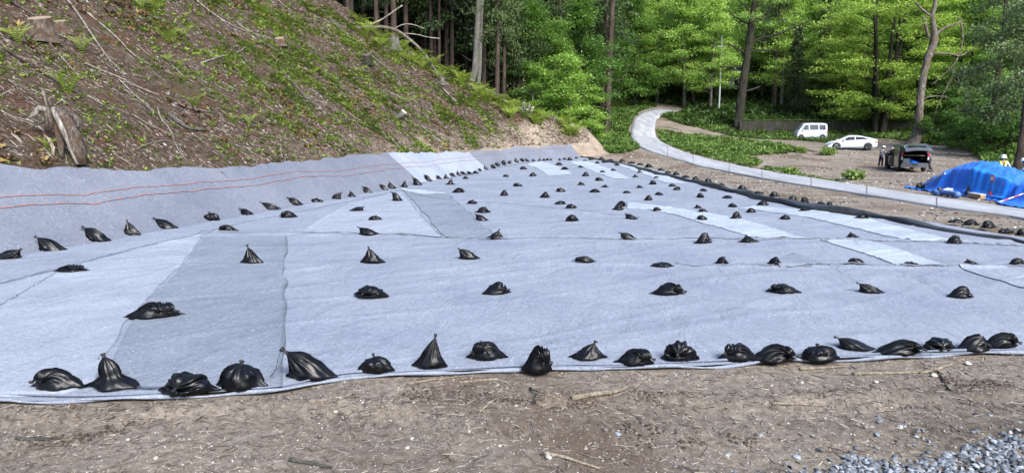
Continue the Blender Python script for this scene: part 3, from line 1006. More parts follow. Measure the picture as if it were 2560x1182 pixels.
FRONT = [
    (62, 188, 928, 990, 'F', 1, "front sandbag nearest the left edge, neck folded over to the left"),
    (202, 333, 880, 990, 'T', 1, "tallest front sandbag with a long pleated neck over a flat base"),
    (385, 516, 940, 1002, 'P', 1, "squat front sandbag with radiating pleats and one corner pointing right"),
    (534, 650, 895, 988, 'M', 1, "plump mound-shaped front sandbag with an upright tuft"),
    (700, 826, 868, 964, 'L', 1, "front sandbag leaning left with long string hanging from its pointed neck"),
    (893, 977, 885, 944, 'M', -1, "rounded crumpled front sandbag between the leaning one and the tall diamond one"),
    (1036, 1116, 833, 933, 'C', -1, "tall diamond-shaped front sandbag with a knotted top"),
    (1170, 1257, 862, 913, 'F', 1, "front sandbag with its neck flopped left, right of the tall diamond one"),
    (1312, 1386, 871, 944, 'F', -1, "front sandbag hanging over the fabric edge onto the dirt"),
    (1431, 1520, 856, 911, 'C', -1, "front sandbag with a flat two-cornered base and square upright top"),
    (1549, 1642, 877, 925, 'F', -1, "crumpled front sandbag with a bunched knot and left corner"),
    (1661, 1746, 860, 917, 'P', 1, "round front sandbag with pleats meeting in its upper middle"),
    (1805, 1893, 863, 915, 'F', 1, "front sandbag above the rippled hem with its knot poking left"),
    (1893, 2003, 869, 917, 'R', 1, "long low front sandbag slumping right over the hem"),
    (2012, 2102, 858, 914, 'M', -1, "front sandbag with a flat wide mouth and pointed lower right corner"),
    (2100, 2195, 847, 889, 'L', 1, "front sandbag set back from the hem with knot at upper left"),
    (2210, 2324, 855, 900, 'R', 1, "wide front sandbag pointing left with its knot at the right"),
    (2321, 2402, 853, 889, 'P', 1, "shell-shaped front sandbag with fanned pleats beside the forked stick"),
    (2409, 2492, 853, 889, 'O', 1, "lying bolster-shaped front sandbag, second from the right"),
    (2477, 2559, 838, 882, 'R', 1, "large smooth front sandbag nearest the right edge"),
]
for n, (x0, x1, yt, yb, k, mr, lb) in enumerate(FRONT):
    bgo = place_bag(x0, x1, yt, yb, k, "black plastic " + lb.replace("front sandbag", "front-row sandbag"), "sandbags along the front edge", mr, 20 + n, R.uniform(-.12, .12))
    if n == 4:
        e = Vector((-.235, -.01, .31))
        sm = MB(); sm.tube([bez([e, e + Vector((-.10, -.02, .04)), e + Vector((-.06, -.05, -.18)), e + Vector((-.12, -.06, -.27)), e + Vector((-.16, -.07, -.27))], t / 16) for t in range(17)], .003, 4)
        sm.tube([bez([e, e + Vector((-.04, -.02, .02)), e + Vector((.02, -.05, -.12)), e + Vector((-.08, -.06, -.2)), e + Vector((-.16, -.07, -.27))], t / 16) for t in range(17)], .003, 4)
        sm.build("long_string", M['bagtie'], bgo)

SECOND = [(318, 437, 761, 809, 'F', -1, "sandbag on the left panel seam with its tuft pointing right"),
          (877, 963, 728, 761, 'P', 1, "low sandbag with spiral pleats and a left corner, second row"),
          (1209, 1276, 722, 746, 'O', 1, "oval flat sandbag in the second row left of centre"),
          (1637, 1716, 718, 750, 'R', 1, "shiny crumpled second-row sandbag with its knot at the right"),
          (1925, 1999, 718, 745, 'F', 1, "second-row sandbag with a curled knot at the left and flat right tail"),
          (2152, 2211, 713, 744, 'L', 1, "rounded second-row sandbag with a knot rising at its left end"),
          (2384, 2439, 732, 756, 'O', 1, "rightmost sandbag in the second row, low and rounded")]
for n, (x0, x1, yt, yb, k, mr, lb) in enumerate(SECOND):
    place_bag(x0, x1, yt, yb, k, "black " + lb, "sandbags on the flat fabric", mr, 50 + n)

INT = [  # x0 x1 top base kind mirror
    (131, 208, 669, 691, 'F', -1), (597, 650, 616, 668, 'C', 1), (899, 956, 619, 667, 'C', 1), (1144, 1196, 623, 657, 'L', 1), (1435, 1486, 656, 670, 'R', -1), (1631, 1685, 660, 676, 'M', -1),
    (1792, 1824, 661, 673, 'O', 1), (1926, 1956, 665, 674, 'O', 1), (2119, 2173, 664, 675, 'O', -1), (2266, 2302, 663, 676, 'M', 1), (2410, 2455, 653, 673, 'C', 1), (2530, 2572, 662, 672, 'O', 1),
    (541, 587, 570, 588, 'F', 1), (893, 941, 573, 596, 'L', 1), (1218, 1263, 578, 606, 'C', -1), (1549, 1593, 583, 606, 'L', 1), (1741, 1783, 595, 616, 'O', 1), (1852, 1898, 591, 613, 'C', 1), (2118, 2151, 588, 606, 'C', 1), (2374, 2411, 599, 616, 'O', 1),
    (697, 737, 533, 550, 'R', -1), (921, 953, 542, 558, 'M', 1), (1187, 1218, 538, 558, 'L', 1), (1415, 1447, 543, 560, 'P', 1), (1563, 1595, 537, 554, 'L', 1), (1743, 1769, 540, 556, 'M', 1), (1829, 1856, 540, 554, 'O', 1), (1953, 1977, 539, 554, 'M', -1), (2142, 2177, 541, 554, 'R', 1),
    (871, 910, 519, 534, 'L', -1), (1190, 1225, 526, 537, 'O', 1), (1415, 1441, 513, 527, 'M', 1), (1533, 1560, 521, 531, 'O', 1), (1631, 1655, 522, 533, 'F', 1), (1736, 1756, 515, 526, 'C', 1), (1745, 1770, 526, 536, 'F', 1), (1867, 1892, 528, 536, 'O', -1), (2001, 2027, 524, 534, 'R', -1),
    (1541, 1566, 508, 522, 'R', 1), (1823, 1844, 510, 523, 'M', 1), (1895, 1925, 510, 519, 'O', 1), (1168, 1192, 504, 516, 'M', 1), (1388, 1415, 505, 516, 'M', -1), (978, 1004, 481, 508, 'L', 1), (1612, 1633, 495, 505, 'O', 1),
    (1351, 1375, 488, 499, 'O', 1), (1250, 1271, 484, 495, 'O', 1), (1743, 1761, 486, 498, 'P', 1), (1809, 1832, 491, 499, 'F', -1), (1639, 1658, 483, 493, 'M', 1), (1132, 1161, 474, 486, 'R', 1), (1474, 1502, 479, 486, 'O', 1), (1558, 1578, 480, 488, 'M', 1), (1390, 1413, 473, 483, 'F', 1), (1751, 1769, 473, 482, 'M', 1), (1685, 1703, 470, 479, 'F', -1),
    (1590, 1609, 464, 473, 'C', 1), (1673, 1691, 460, 469, 'M', 1), (1503, 1522, 463, 472, 'C', -1), (1282, 1305, 461, 470, 'F', 1), (1443, 1463, 457, 467, 'C', 1), (1624, 1641, 454, 465, 'P', 1), (1113, 1136, 447, 465, 'T', -1),
    (1488, 1507, 446, 455, 'F', 1), (1156, 1171, 445, 450, 'O', 1), (1635, 1649, 442, 449, 'M', 1), (1582, 1596, 438, 447, 'C', 1), (1257, 1272, 437, 445, 'M', 1), (1323, 1342, 437, 444, 'O', 1), (1455, 1474, 436, 444, 'O', 1),
    (1593, 1608, 422, 435, 'T', 1), (1500, 1514, 427, 434, 'M', 1), (1527, 1540, 422, 430, 'M', 1), (1402, 1421, 420, 428, 'R', 1), (1299, 1317, 418, 426, 'F', 1), (1445, 1460, 415, 422, 'C', 1), (1537, 1549, 410, 417, 'M', 1), (1388, 1407, 411, 416, 'O', 1),
    (1488, 1499, 407, 411, 'O', 1), (1505, 1519, 403, 410, 'M', 1), (1457, 1468, 401, 405, 'M', 1), (1471, 1484, 399, 403, 'O', 1)]
BANDS = [(640, 700, "in the third row from the front"), (566, 640, "along the long middle crease"), (538.5, 566, "just behind the middle crease"), (523.5, 538.5, "beside the white middle strip"),
         (500, 523.5, "in the seventh row from the front"), (476, 500, "in the eighth row from the front"), (456, 476, "in the ninth row from the front"), (436, 456, "in the third row from the far end"), (413, 436, "in the second row from the far end"), (390, 413, "in the row at the far end")]
for lo, hi, nm in BANDS:
    row = sorted([b for b in INT if lo < b[3] - (0 if b[3] < 690 else 0) <= hi], key=lambda b: b[0])
    for n, (x0, x1, yt, yb, k, mr) in enumerate(row):
        place_bag(x0, x1, yt, yb, k, f"{DESC[k]} black sandbag, {ORD[n]} from left, {nm}", "sandbags on the flat fabric", mr)

BERM = [(-30, 43, 622, 656, 'L'), (85, 149, 588, 637, 'L'), (203, 262, 567, 613, 'L'), (299, 343, 553, 595, 'C'), (381, 433, 547, 580, 'L'), (501, 543, 532, 558, 'M'), (595, 633, 521, 544, 'L'),
        (649, 695, 508, 530, 'L'), (718, 752, 495, 518, 'L'), (773, 806, 495, 512, 'M'), (825, 853, 480, 503, 'L'), (867, 888, 476, 497, 'C'), (905, 931, 465, 488, 'L'), (947, 969, 462, 479, 'L'), (964, 988, 455, 476, 'C'),
        (999, 1020, 450, 472, 'C'), (1030, 1054, 443, 467, 'L'), (1059, 1080, 436, 457, 'L'), (1089, 1106, 438, 453, 'L'), (1107, 1123, 434, 451, 'C'), (1119, 1138, 433, 444, 'M'), (1137, 1153, 428, 443, 'C'), (1150, 1168, 428, 441, 'L'),
        (1166, 1183, 428, 439, 'L'), (1181, 1196, 426, 437, 'M'), (1192, 1204, 422, 431, 'M'), (1206, 1221, 413, 428, 'C'), (1225, 1239, 411, 424, 'M'), (1235, 1250, 407, 418, 'M'), (1251, 1266, 407, 415, 'O'), (1265, 1279, 403, 412, 'L'),
        (1284, 1297, 397, 409, 'C'), (1299, 1311, 397, 407, 'M'), (1312, 1323, 399, 407, 'L'), (1328, 1339, 398, 407, 'C'), (1343, 1353, 394, 406, 'T'), (1354, 1366, 400, 405, 'O'), (1364, 1374, 399, 404, 'O'), (1374, 1382, 394, 404, 'T'),
        (1394, 1405, 396, 404, 'C'), (1407, 1416, 395, 402, 'M'), (1418, 1432, 392, 404, 'M'), (1436, 1446, 393, 399, 'M')]
for n, (x0, x1, yt, yb, k) in enumerate(BERM):
    place_bag(x0, x1, yt, yb, k, f"{DESC[k]} black sandbag, {ORD[n]} from the left along the foot of the lined slope", "sandbags along the foot of the slope", 1 if n % 5 else -1, None, None, at, -.02)

EDGE = [(2544, 2582, 583, 597, 'O'), (2502, 2543, 574, 591, 'M'), (2456, 2494, 563, 578, 'O'), (2413, 2452, 558, 571, 'O'), (2377, 2414, 551, 564, 'M'), (2102, 2115, 517, 526, 'M'), (2066, 2086, 511, 520, 'O'), (2043, 2066, 506, 516, 'M'),
        (2000, 2026, 500, 512, 'O'), (1972, 1997, 496, 506, 'O'), (1925, 1949, 487, 497, 'O'), (1885, 1910, 480, 489, 'M'), (1845, 1868, 469, 478, 'O'), (1797, 1813, 460, 468, 'M'), (1760, 1783, 453, 462, 'O'), (1730, 1750, 447, 455, 'O'),
        (1705, 1724, 440, 448, 'M'), (1681, 1700, 434, 441, 'O'), (1662, 1678, 429, 436, 'M'), (1645, 1660, 421, 429, 'M'), (1612, 1632, 415, 422, 'O'), (1593, 1610, 409, 416, 'M'), (1570, 1588, 405, 412, 'M'), (1548, 1564, 402, 408, 'O'), (1518, 1534, 399, 405, 'M'), (1496, 1512, 397, 402, 'O')]
for n, (x0, x1, yt, yb, k) in enumerate(EDGE):
    place_bag(x0, x1, yt, yb, k, f"{DESC[k]} black sandbag, {ORD[n]} from the right beyond the black edge roll", "sandbags beyond the black liner roll", 1 if n % 2 else -1)

# ------------------------------------------------------------------ scattering of many small pieces as one mesh
def rotmats(n, rs, flat=0.0, yaw=None):
    yaw = rs.uniform(0, 2 * math.pi, n) if yaw is None else yaw
    tx = rs.normal(0, 1, n) * flat; ty = rs.normal(0, 1, n) * flat
    cz, sz, cx, sx, cy, sy = np.cos(yaw), np.sin(yaw), np.cos(tx), np.sin(tx), np.cos(ty), np.sin(ty)
    Rz = np.zeros((n, 3, 3)); Rz[:, 0, 0] = cz; Rz[:, 0, 1] = -sz; Rz[:, 1, 0] = sz; Rz[:, 1, 1] = cz; Rz[:, 2, 2] = 1
    Rx = np.zeros((n, 3, 3)); Rx[:, 0, 0] = 1; Rx[:, 1, 1] = cx; Rx[:, 1, 2] = -sx; Rx[:, 2, 1] = sx; Rx[:, 2, 2] = cx
    Ry = np.zeros((n, 3, 3)); Ry[:, 1, 1] = 1; Ry[:, 0, 0] = cy; Ry[:, 0, 2] = sy; Ry[:, 2, 0] = -sy; Ry[:, 2, 2] = cy
    return Rz @ Rx @ Ry


def scatter(name, TV, TF, pos, rot, scl, mat, tint, parent=None, kind='stuff', smooth=False):
    TV = np.array(TV, float); TF = np.array(TF, int); n = len(pos)
    scl = np.asarray(scl)
    if scl.ndim == 1: scl = np.repeat(scl[:, None], 3, 1)
    V = np.einsum('nij,nkj->nki', rot, TV[None] * scl[:, None, :]) + pos[:, None, :]
    Fq = TF[None] + (np.arange(n) * len(TV))[:, None, None]
    o = mesh_obj(name, V.reshape(-1, 3), Fq.reshape(-1, TF.shape[1]), mat, parent, smooth=smooth, tint=np.repeat(tint, len(TF)))
    if kind: o["kind"] = kind
    return o


STONE_V = [(-.5, -.35, 0), (.45, -.4, .02), (.5, .3, -.02), (-.4, .42, .03), (-.3, -.22, .32), (.3, -.2, .36), (.28, .22, .30), (-.22, .25, .38)]
STONE_F = [(0, 1, 5, 4), (1, 2, 6, 5), (2, 3, 7, 6), (3, 0, 4, 7), (4, 5, 6, 7)]
CHIP_V = [(-.5, -.08, 0), (.5, -.05, 0), (.46, .07, .01), (-.48, .06, 0), (-.4, -.04, .07), (.42, -.02, .06), (.40, .04, .07), (-.42, .03, .08)]
LEAF_V = [(0, -.5, 0), (.28, 0, .05), (0, .5, -.03), (-.28, 0, .05)]
LEAF_F = [(0, 1, 2, 3)]


def zpos(x, y, off=0.0, fn=None):
    z = (fn or terr)(x, y)
    return np.column_stack([x, y, z + off])


def in_slab(x, y):
    rx = np.interp(y, [p.y for p in ROLL], [p.x for p in ROLL]) + .9
    s = sdist(x, y, FOOT)
    return (y > near_y(x) - .03) & (x < rx) & (s < 2.2) & (y < 66)


def on_road(x, y, pad=0.0):
    L = resample(smooth_poly(roadL, 1), 80); Rr = resample(smooth_poly(roadR, 1), 80)
    c = (L + Rr) / 2; w = np.hypot(*(L - Rr)[:, :2].T) / 2 + pad
    out = np.zeros(len(x), bool)
    for p, ww in zip(c, w): out |= (x - p[0]) ** 2 + (y - p[1]) ** 2 < (ww * 1.02) ** 2
    return out


rs = np.random.RandomState(5)
# foreground dirt: pebbles, chips and twigs
def fg_points(n, y0=5.0, bias=1.0):
    y = y0 + (10.2 - y0) * rs.rand(n) ** bias; x = (rs.rand(n) * 2 - 1) * (y * .76 + .8)
    k = y < near_y(x) - .01
    return x[k], y[k]


x, y = fg_points(42000)
k = vn(x * 1.1, y * 1.1, 77) > .22
x, y = x[k], y[k]; n = len(x)
sz_ = .006 + .017 * rs.rand(n) ** 3 + (rs.rand(n) > .992) * .03
scatter("pebbles", STONE_V, STONE_F, zpos(x, y, -.001), rotmats(n, rs, .25), sz_, M['pebble'], rs.rand(n) ** 1.3)
x, y = fg_points(15000); k = vn(x * 1.6, y * 2.4, 78) > .26; x, y = x[k], y[k]; n = len(x)
L_ = .016 + .09 * rs.rand(n) ** 3
# darker heap of fine debris along the ridge follows the same scatter
scatter("wood_chips", CHIP_V, STONE_F, zpos(x, y, .002), rotmats(n, rs, .15), np.column_stack([L_, L_ * .8 + .010, L_ * .7]), M['wood'], rs.rand(n))
x, y = fg_points(3800); n = len(x)
x2, y2 = fg_points(9000)
k = (np.abs(y2 - (7.62 + .05 * x2)) < .28) | (np.hypot(x2 - 5.6, y2 - 8.3) < .8); x2, y2 = x2[k][:2200], y2[k][:2200]
x = np.concatenate([x, x2]); y = np.concatenate([y, y2]); n = len(x)
L_ = .05 + .20 * rs.rand(n) ** 2.2
TW_V = [(-.5, -.5, 0), (-.5, .5, 0), (-.5, 0, 1), (0, -.1, .2), (0, .9, .2), (0, .4, 1.3), (.5, -.5, .1), (.5, .5, .1), (.5, 0, .9)]
TW_F = [(0, 1, 4, 3), (1, 2, 5, 4), (2, 0, 3, 5), (3, 4, 7, 6), (4, 5, 8, 7), (5, 3, 6, 8)]
scatter("dry_twigs", TW_V, TW_F, zpos(x, y, .002), rotmats(n, rs, .1), np.column_stack([L_, .004 + .006 * rs.rand(n), .003 + .005 * rs.rand(n)]), M['twig'], rs.rand(n) * .9)
C0 = [at(*p) for p in [(1010, 985), (1150, 985), (1260, 1000), (1400, 1000), (1560, 992), (1720, 985)]]; C1 = [at(*p) for p in [(2330, 930), (2420, 965), (2520, 960)]]; C2 = [at(*p) for p in [(60, 1096), (170, 1104), (330, 1060)]]; C3 = [at(*p) for p in [(1880, 1090), (1720, 1110), (1500, 1060)]]
for nm_, CC, nn, wd in (("soil_clods", C0, 2600, .14), ("soil_clods", C1, 900, .16), ("soil_clods", C2, 700, .10), ("soil_clods", C3, 700, .14)):
    t = rs.rand(nn); cxx = np.interp(t, np.linspace(0, 1, len(CC)), [p.x for p in CC]); cyy = np.interp(t, np.linspace(0, 1, len(CC)), [p.y for p in CC])
    x = cxx + rs.normal(0, .05, nn); y = cyy + rs.normal(0, wd, nn) * (.3 + .9 * vn(x * 3, x * 0 + 2, 55))
    k = (y < near_y(x) - .02) & (vn(x * 4, y * 4, 56) > .35); x, y = x[k], y[k]; nn = len(x)
    s3 = .010 + .035 * rs.rand(nn) ** 2
    scatter(nm_, STONE_V, STONE_F, zpos(x, y, -.002), rotmats(nn, rs, .6), np.column_stack([s3 * 1.3, s3, s3 * 1.2]), M['clod'], rs.rand(nn))
# crushed stone in the near right corner
gp = []
nst = 9000
G0, G1, G2 = at(2010, 1181), at(2330, 1136), at(2570, 1092)
y = 4.9 + 2.6 * rs.rand(nst); x = 1.2 + 5.0 * rs.rand(nst)
edge = np.interp(x, [G0.x - .8, G0.x, G1.x, G2.x, G2.x + 1], [G0.y - .5, G0.y, G1.y, G2.y, G2.y + .5]) + .30 * (vn(x * 2.5, y * 2.5, 9) - .5)
dd = edge - y
k = (dd > -.02) | ((dd > -.9) & (rs.rand(nst) < .10 * np.exp(dd * 3)))
x, y = x[k], y[k]; n = len(x)
pz = zpos(x, y, 0); pz[:, 2] += rs.rand(n) * .05 * np.clip(edge[k] - y, 0, 1)
s3 = .034 + .045 * rs.rand(n)
scatter("crushed_stone", STONE_V, STONE_F, pz, rotmats(n, rs, .6), np.column_stack([s3, s3 * .8, s3 * (.6 + .5 * rs.rand(n))]), M['gravel'], rs.rand(n))
# stones and debris on the far dirt right of the fabric and round the cars
n0 = 26000
y = 12 + 74 * rs.rand(n0) ** 1.1; x = 8 + 36 * rs.rand(n0)
k = ~in_slab(x, y) & ~on_road(x, y, .05) & (sdist(x, y, BANK) > 0) & (sdist(x, y, FOOT) < -1)
x, y = x[k], y[k]; n = len(x)
scatter("scattered_stones", STONE_V, STONE_F, zpos(x, y, -.005), rotmats(n, rs, .2), .02 + .10 * rs.rand(n) ** 4 + y * .0004, M['pebble'], rs.rand(n) ** 1.2)
y = 12 + 60 * rs.rand(9000) ** 1.2; x = 8 + 34 * rs.rand(9000)
k = ~in_slab(x, y) & ~on_road(x, y, .1) & (vn(x * .35, y * .35, 41) > .45) & (sdist(x, y, BANK) > 0); x, y = x[k], y[k]; n = len(x)
L_ = .08 + .3 * rs.rand(n) ** 2
scatter("scattered_twigs", TW_V, TW_F, zpos(x, y, .003), rotmats(n, rs, .1), np.column_stack([L_, .02 + .01 * rs.rand(n), .02 + .01 * rs.rand(n)]), M['twig'], rs.rand(n) * .8)

# hillside litter, twigs and weeds
def hill_points(n, dens=None):
    y = 10 + 60 * rs.rand(n); s = 1.9 + 24 * rs.rand(n)
    fx = np.interp(y, FOOT[:, 1], FOOT[:, 0])
    x = fx - s * 1.02
    ax = x / y
    k = (ax > -.80) & (y < np.interp(x, CREST[0], CREST[1]) + 1.2)
    k &= sdist(x, y, FOOT) > np.interp(y, [8, 17, 22, 26.8, 35, 42, 55, 60, 63.5], [2.8, 2.6, 2.1, 1.85, 1.95, 1.95, 1.5, 1.35, 1.15]) + .12
    x, y = x[k], y[k]
    if dens is not None:
        k = rs.rand(len(x)) < dens(x, y); x, y = x[k], y[k]
    return x, y


def slope_rot(n, spread=.5):
    # pieces point roughly down the slope and lie on it
    yaw = math.radians(-18) + rs.normal(0, spread, n)
    tilt = np.full(n, math.radians(33)) * np.cos(yaw) + rs.normal(0, .12, n)
    Rz = rotmats(n, rs, 0, yaw)
    c, s = np.cos(tilt), np.sin(tilt)
    Ry = np.zeros((n, 3, 3)); Ry[:, 1, 1] = 1; Ry[:, 0, 0] = c; Ry[:, 0, 2] = s; Ry[:, 2, 0] = -s; Ry[:, 2, 2] = c
    return Rz @ Ry


x, y = hill_points(230000, lambda x, y: np.clip(.25 + 1.3 * (vn(x * .5, y * .5, 90) - .35), .05, 1)); n = len(x)
s3 = .022 + .065 * rs.rand(n) ** 3 + y * .0008
scatter("leaf_litter", STONE_V, STONE_F, zpos(x, y, .0, hill_z), slope_rot(n, .8), np.column_stack([s3 * 2.3, s3 * .8, s3 * .5]), M['litter'], rs.rand(n) ** 1.5)
x, y = hill_points(34000, lambda x, y: np.clip(.2 + 1.5 * (vn(x * .35, y * .35, 93) - .4), .06, 1)); n = len(x)
L_ = .18 + 1.0 * rs.rand(n) ** 4
scatter("brushwood", TW_V, TW_F, zpos(x, y, .015, hill_z), slope_rot(n, .85), np.column_stack([L_, .008 + .016 * rs.rand(n) ** 2 + y * .0002, .010 + .014 * rs.rand(n)]), M['twig'], rs.rand(n) ** 1.5)
# weeds: small tufts of leaves, denser toward the top right
TUFT_V, TUFT_F = [], []
for q in range(7):
    a = q * 2.4; r = .25 + .1 * (q % 3); h = .3 + .12 * (q % 4)
    c, s = math.cos(a), math.sin(a); b = len(TUFT_V)
    TUFT_V += [(0, 0, 0), (c * r - s * .14, s * r + c * .14, h * .8), (c * r * 1.9, s * r * 1.9, h), (c * r + s * .14, s * r - c * .14, h * .8)]
    TUFT_F.append((b, b + 1, b + 2, b + 3))


def green_d(x, y):
    base = np.clip((vn(x * .28, y * .28, 96) - .36) * 2.6, 0, 1) * .7 + .30
    up = np.clip((y - 32) / 26, 0, 1) * np.clip((sdist(x, y, FOOT) - 2.5) / 4, 0, 1)
    bare_ = np.clip((x + 2.0) / 4, 0, 1) * np.clip((5.4 + np.clip((x - 2) * .8, 0, 4) - sdist(x, y, FOOT)) / 1.2, 0, 1)
    return (1 - .93 * bare_) * np.clip(base * (.40 + .62 * up), 0, 1) * np.clip(vn(x * .9, y * .9, 97) * 2.2 + vn(x * 3, y * 3, 99) * 1.6 - 1.75, .04, 1)


x, y = hill_points(260000, green_d); n = len(x)
s3 = .06 + .11 * rs.rand(n) + y * .0022
scatter("hillside_weeds", TUFT_V, TUFT_F, zpos(x, y, -.01, hill_z), rotmats(n, rs, .3), s3, M['fern'], np.clip(rs.rand(n) * .6 + .45 * vn(x * .6, y * .6, 98) - .12, 0, 1))
x, y = hill_points(12000, lambda x, y: (vn(x * .4, y * .4, 100) > .66) * .5); n = len(x)
scatter("dead_bracken", TUFT_V, TUFT_F, zpos(x, y, -.01, hill_z), rotmats(n, rs, .4), .16 + .22 * rs.rand(n), M['drygrass'], rs.rand(n))

# low green ground cover beside the road, on the bank and at the wood's edge
def poly_mask(x, y, P):
    P = [(p.x, p.y) if hasattr(p, 'x') else p for p in P]
    c = np.zeros(len(x), bool); j = len(P) - 1
    for i in range(len(P)):
        xi, yi = P[i]; xj, yj = P[j]
        c ^= ((yi > y) != (yj > y)) & (x < (xj - xi) * (y - yi) / (yj - yi + 1e-12) + xi); j = i
    return c


def cover(name, px_poly, n, size, h=1.0, mat='leafy', tint=(0, 1), thr=.25, world=None, fr=.5):
    P = world or [at(*p) for p in px_poly]
    xs_ = [p[0] for p in P]; ys_ = [p[1] for p in P]
    x = min(xs_) + (max(xs_) - min(xs_)) * rs.rand(n); y = min(ys_) + (max(ys_) - min(ys_)) * rs.rand(n)
    k = poly_mask(x, y, P) & (vn(x * fr, y * fr, 120) * .6 + vn(x * fr * 3, y * fr * 3, 121) * .4 > thr) & ~on_road(x, y, .15)
    x, y = x[k], y[k]; m_ = len(x)
    tt = tint[0] + (tint[1] - tint[0]) * np.clip(rs.rand(m_) * .55 + .7 * (vn(x * 1.1, y * 1.1, 122) - .25), 0, 1)
    s3 = size * (.6 + .8 * rs.rand(m_)) * (.6 + .9 * vn(x * .9, y * .9, 123))
    return scatter(name, TUFT_V, TUFT_F, zpos(x, y, 0), rotmats(m_, rs, .35), np.column_stack([s3, s3, s3 * h]), M[mat], tt)


cover("roadside_plants", [(1642, 324), (1700, 333), (1790, 343), (1890, 353), (1950, 362), (2000, 374), (1985, 384), (1900, 388), (1860, 393), (1905, 407), (1885, 420), (1800, 402), (1740, 388), (1690, 375), (1652, 352)], 9000, .34, 1.0, 'leafy', (.35, 1.0), .30)
cover("verge_plants", [(1880, 420), (1925, 428), (1990, 437), (2060, 450), (2110, 462), (2105, 455), (2040, 443), (1990, 427), (1950, 420), (1900, 412)], 1500, .16, 1.0, 'leafy', (.3, .9), .42)
cover("bank_plants", [(1650, 292), (1700, 310), (1780, 330), (1850, 345), (1900, 350), (1990, 352), (2080, 358), (2090, 345), (1985, 335), (1960, 300), (1800, 292), (1700, 278), (1665, 272)], 9000, .42, 1.0, 'leafy', (.2, .9), .18)
cover("slope_plants", [(1512, 378), (1560, 383), (1597, 372), (1572, 345), (1570, 325), (1580, 300), (1596, 280), (1640, 268), (1600, 245), (1530, 240), (1480, 300), (1500, 352)], 16000, .38, 1.1, 'leafy', (.3, .9), .1)
cover("hillside_edge_plants", None, 30000, .5, 1.2, 'leafy', (.1, .85), .15, [(11, 74), (13, 110), (17, 125), (-50, 125), (-50, 74), (-16, 71), (5, 71)])
cover("right_bank_plants", None, 52000, .46, 1.25, 'leafy', (.25, 1.0), .12, [(29, 37), (33.5, 47), (38, 57), (42, 65.5), (44.5, 72), (44, 79), (43, 86), (40, 87.5), (46, 92), (60, 110), (75, 110), (75, 60), (55, 35), (38, 25)])
cover("wall_foot_plants", None, 3200, .36, 1.1, 'leafy', (.2, .95), .3, [(27, 84.5), (45, 84), (47, 87.6), (27, 87.7)])
cover("forest_floor", None, 26000, .75, 1.0, 'leafy', (.0, .6), .2, [(22, 91), (75, 91), (90, 140), (15, 150), (18, 112), (24, 104)])

# ------------------------------------------------------------------ trees
def leaf_cloud(cl, rs, size, tb=0.5, tilt=.35, aspect=.6):
    """cl: list of (centre, (rx, ry, rz), count, tint shift)"""
    P = []; Tn = []
    for c, r, k, t in cl:
        k = int(k)
        d = rs.normal(0, .5, (k, 3)); d = np.clip(d, -1.3, 1.3)
        p = d * np.array(r) + np.array(c)
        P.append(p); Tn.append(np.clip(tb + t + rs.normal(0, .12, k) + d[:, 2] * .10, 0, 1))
    P = np.concatenate(P); Tn = np.concatenate(Tn); n = len(P)
    s = size * (.6 + .8 * rs.rand(n))
    rot = rotmats(n, rs, tilt)
    TV = np.array(LEAF_V, float)
    V = np.einsum('nij,nkj->nki', rot, TV[None] * np.column_stack([s * aspect * 1.6, s, s])[:, None, :]) + P[:, None, :]
    F = np.arange(n * 4).reshape(n, 4)
    return V.reshape(-1, 3), F, Tn


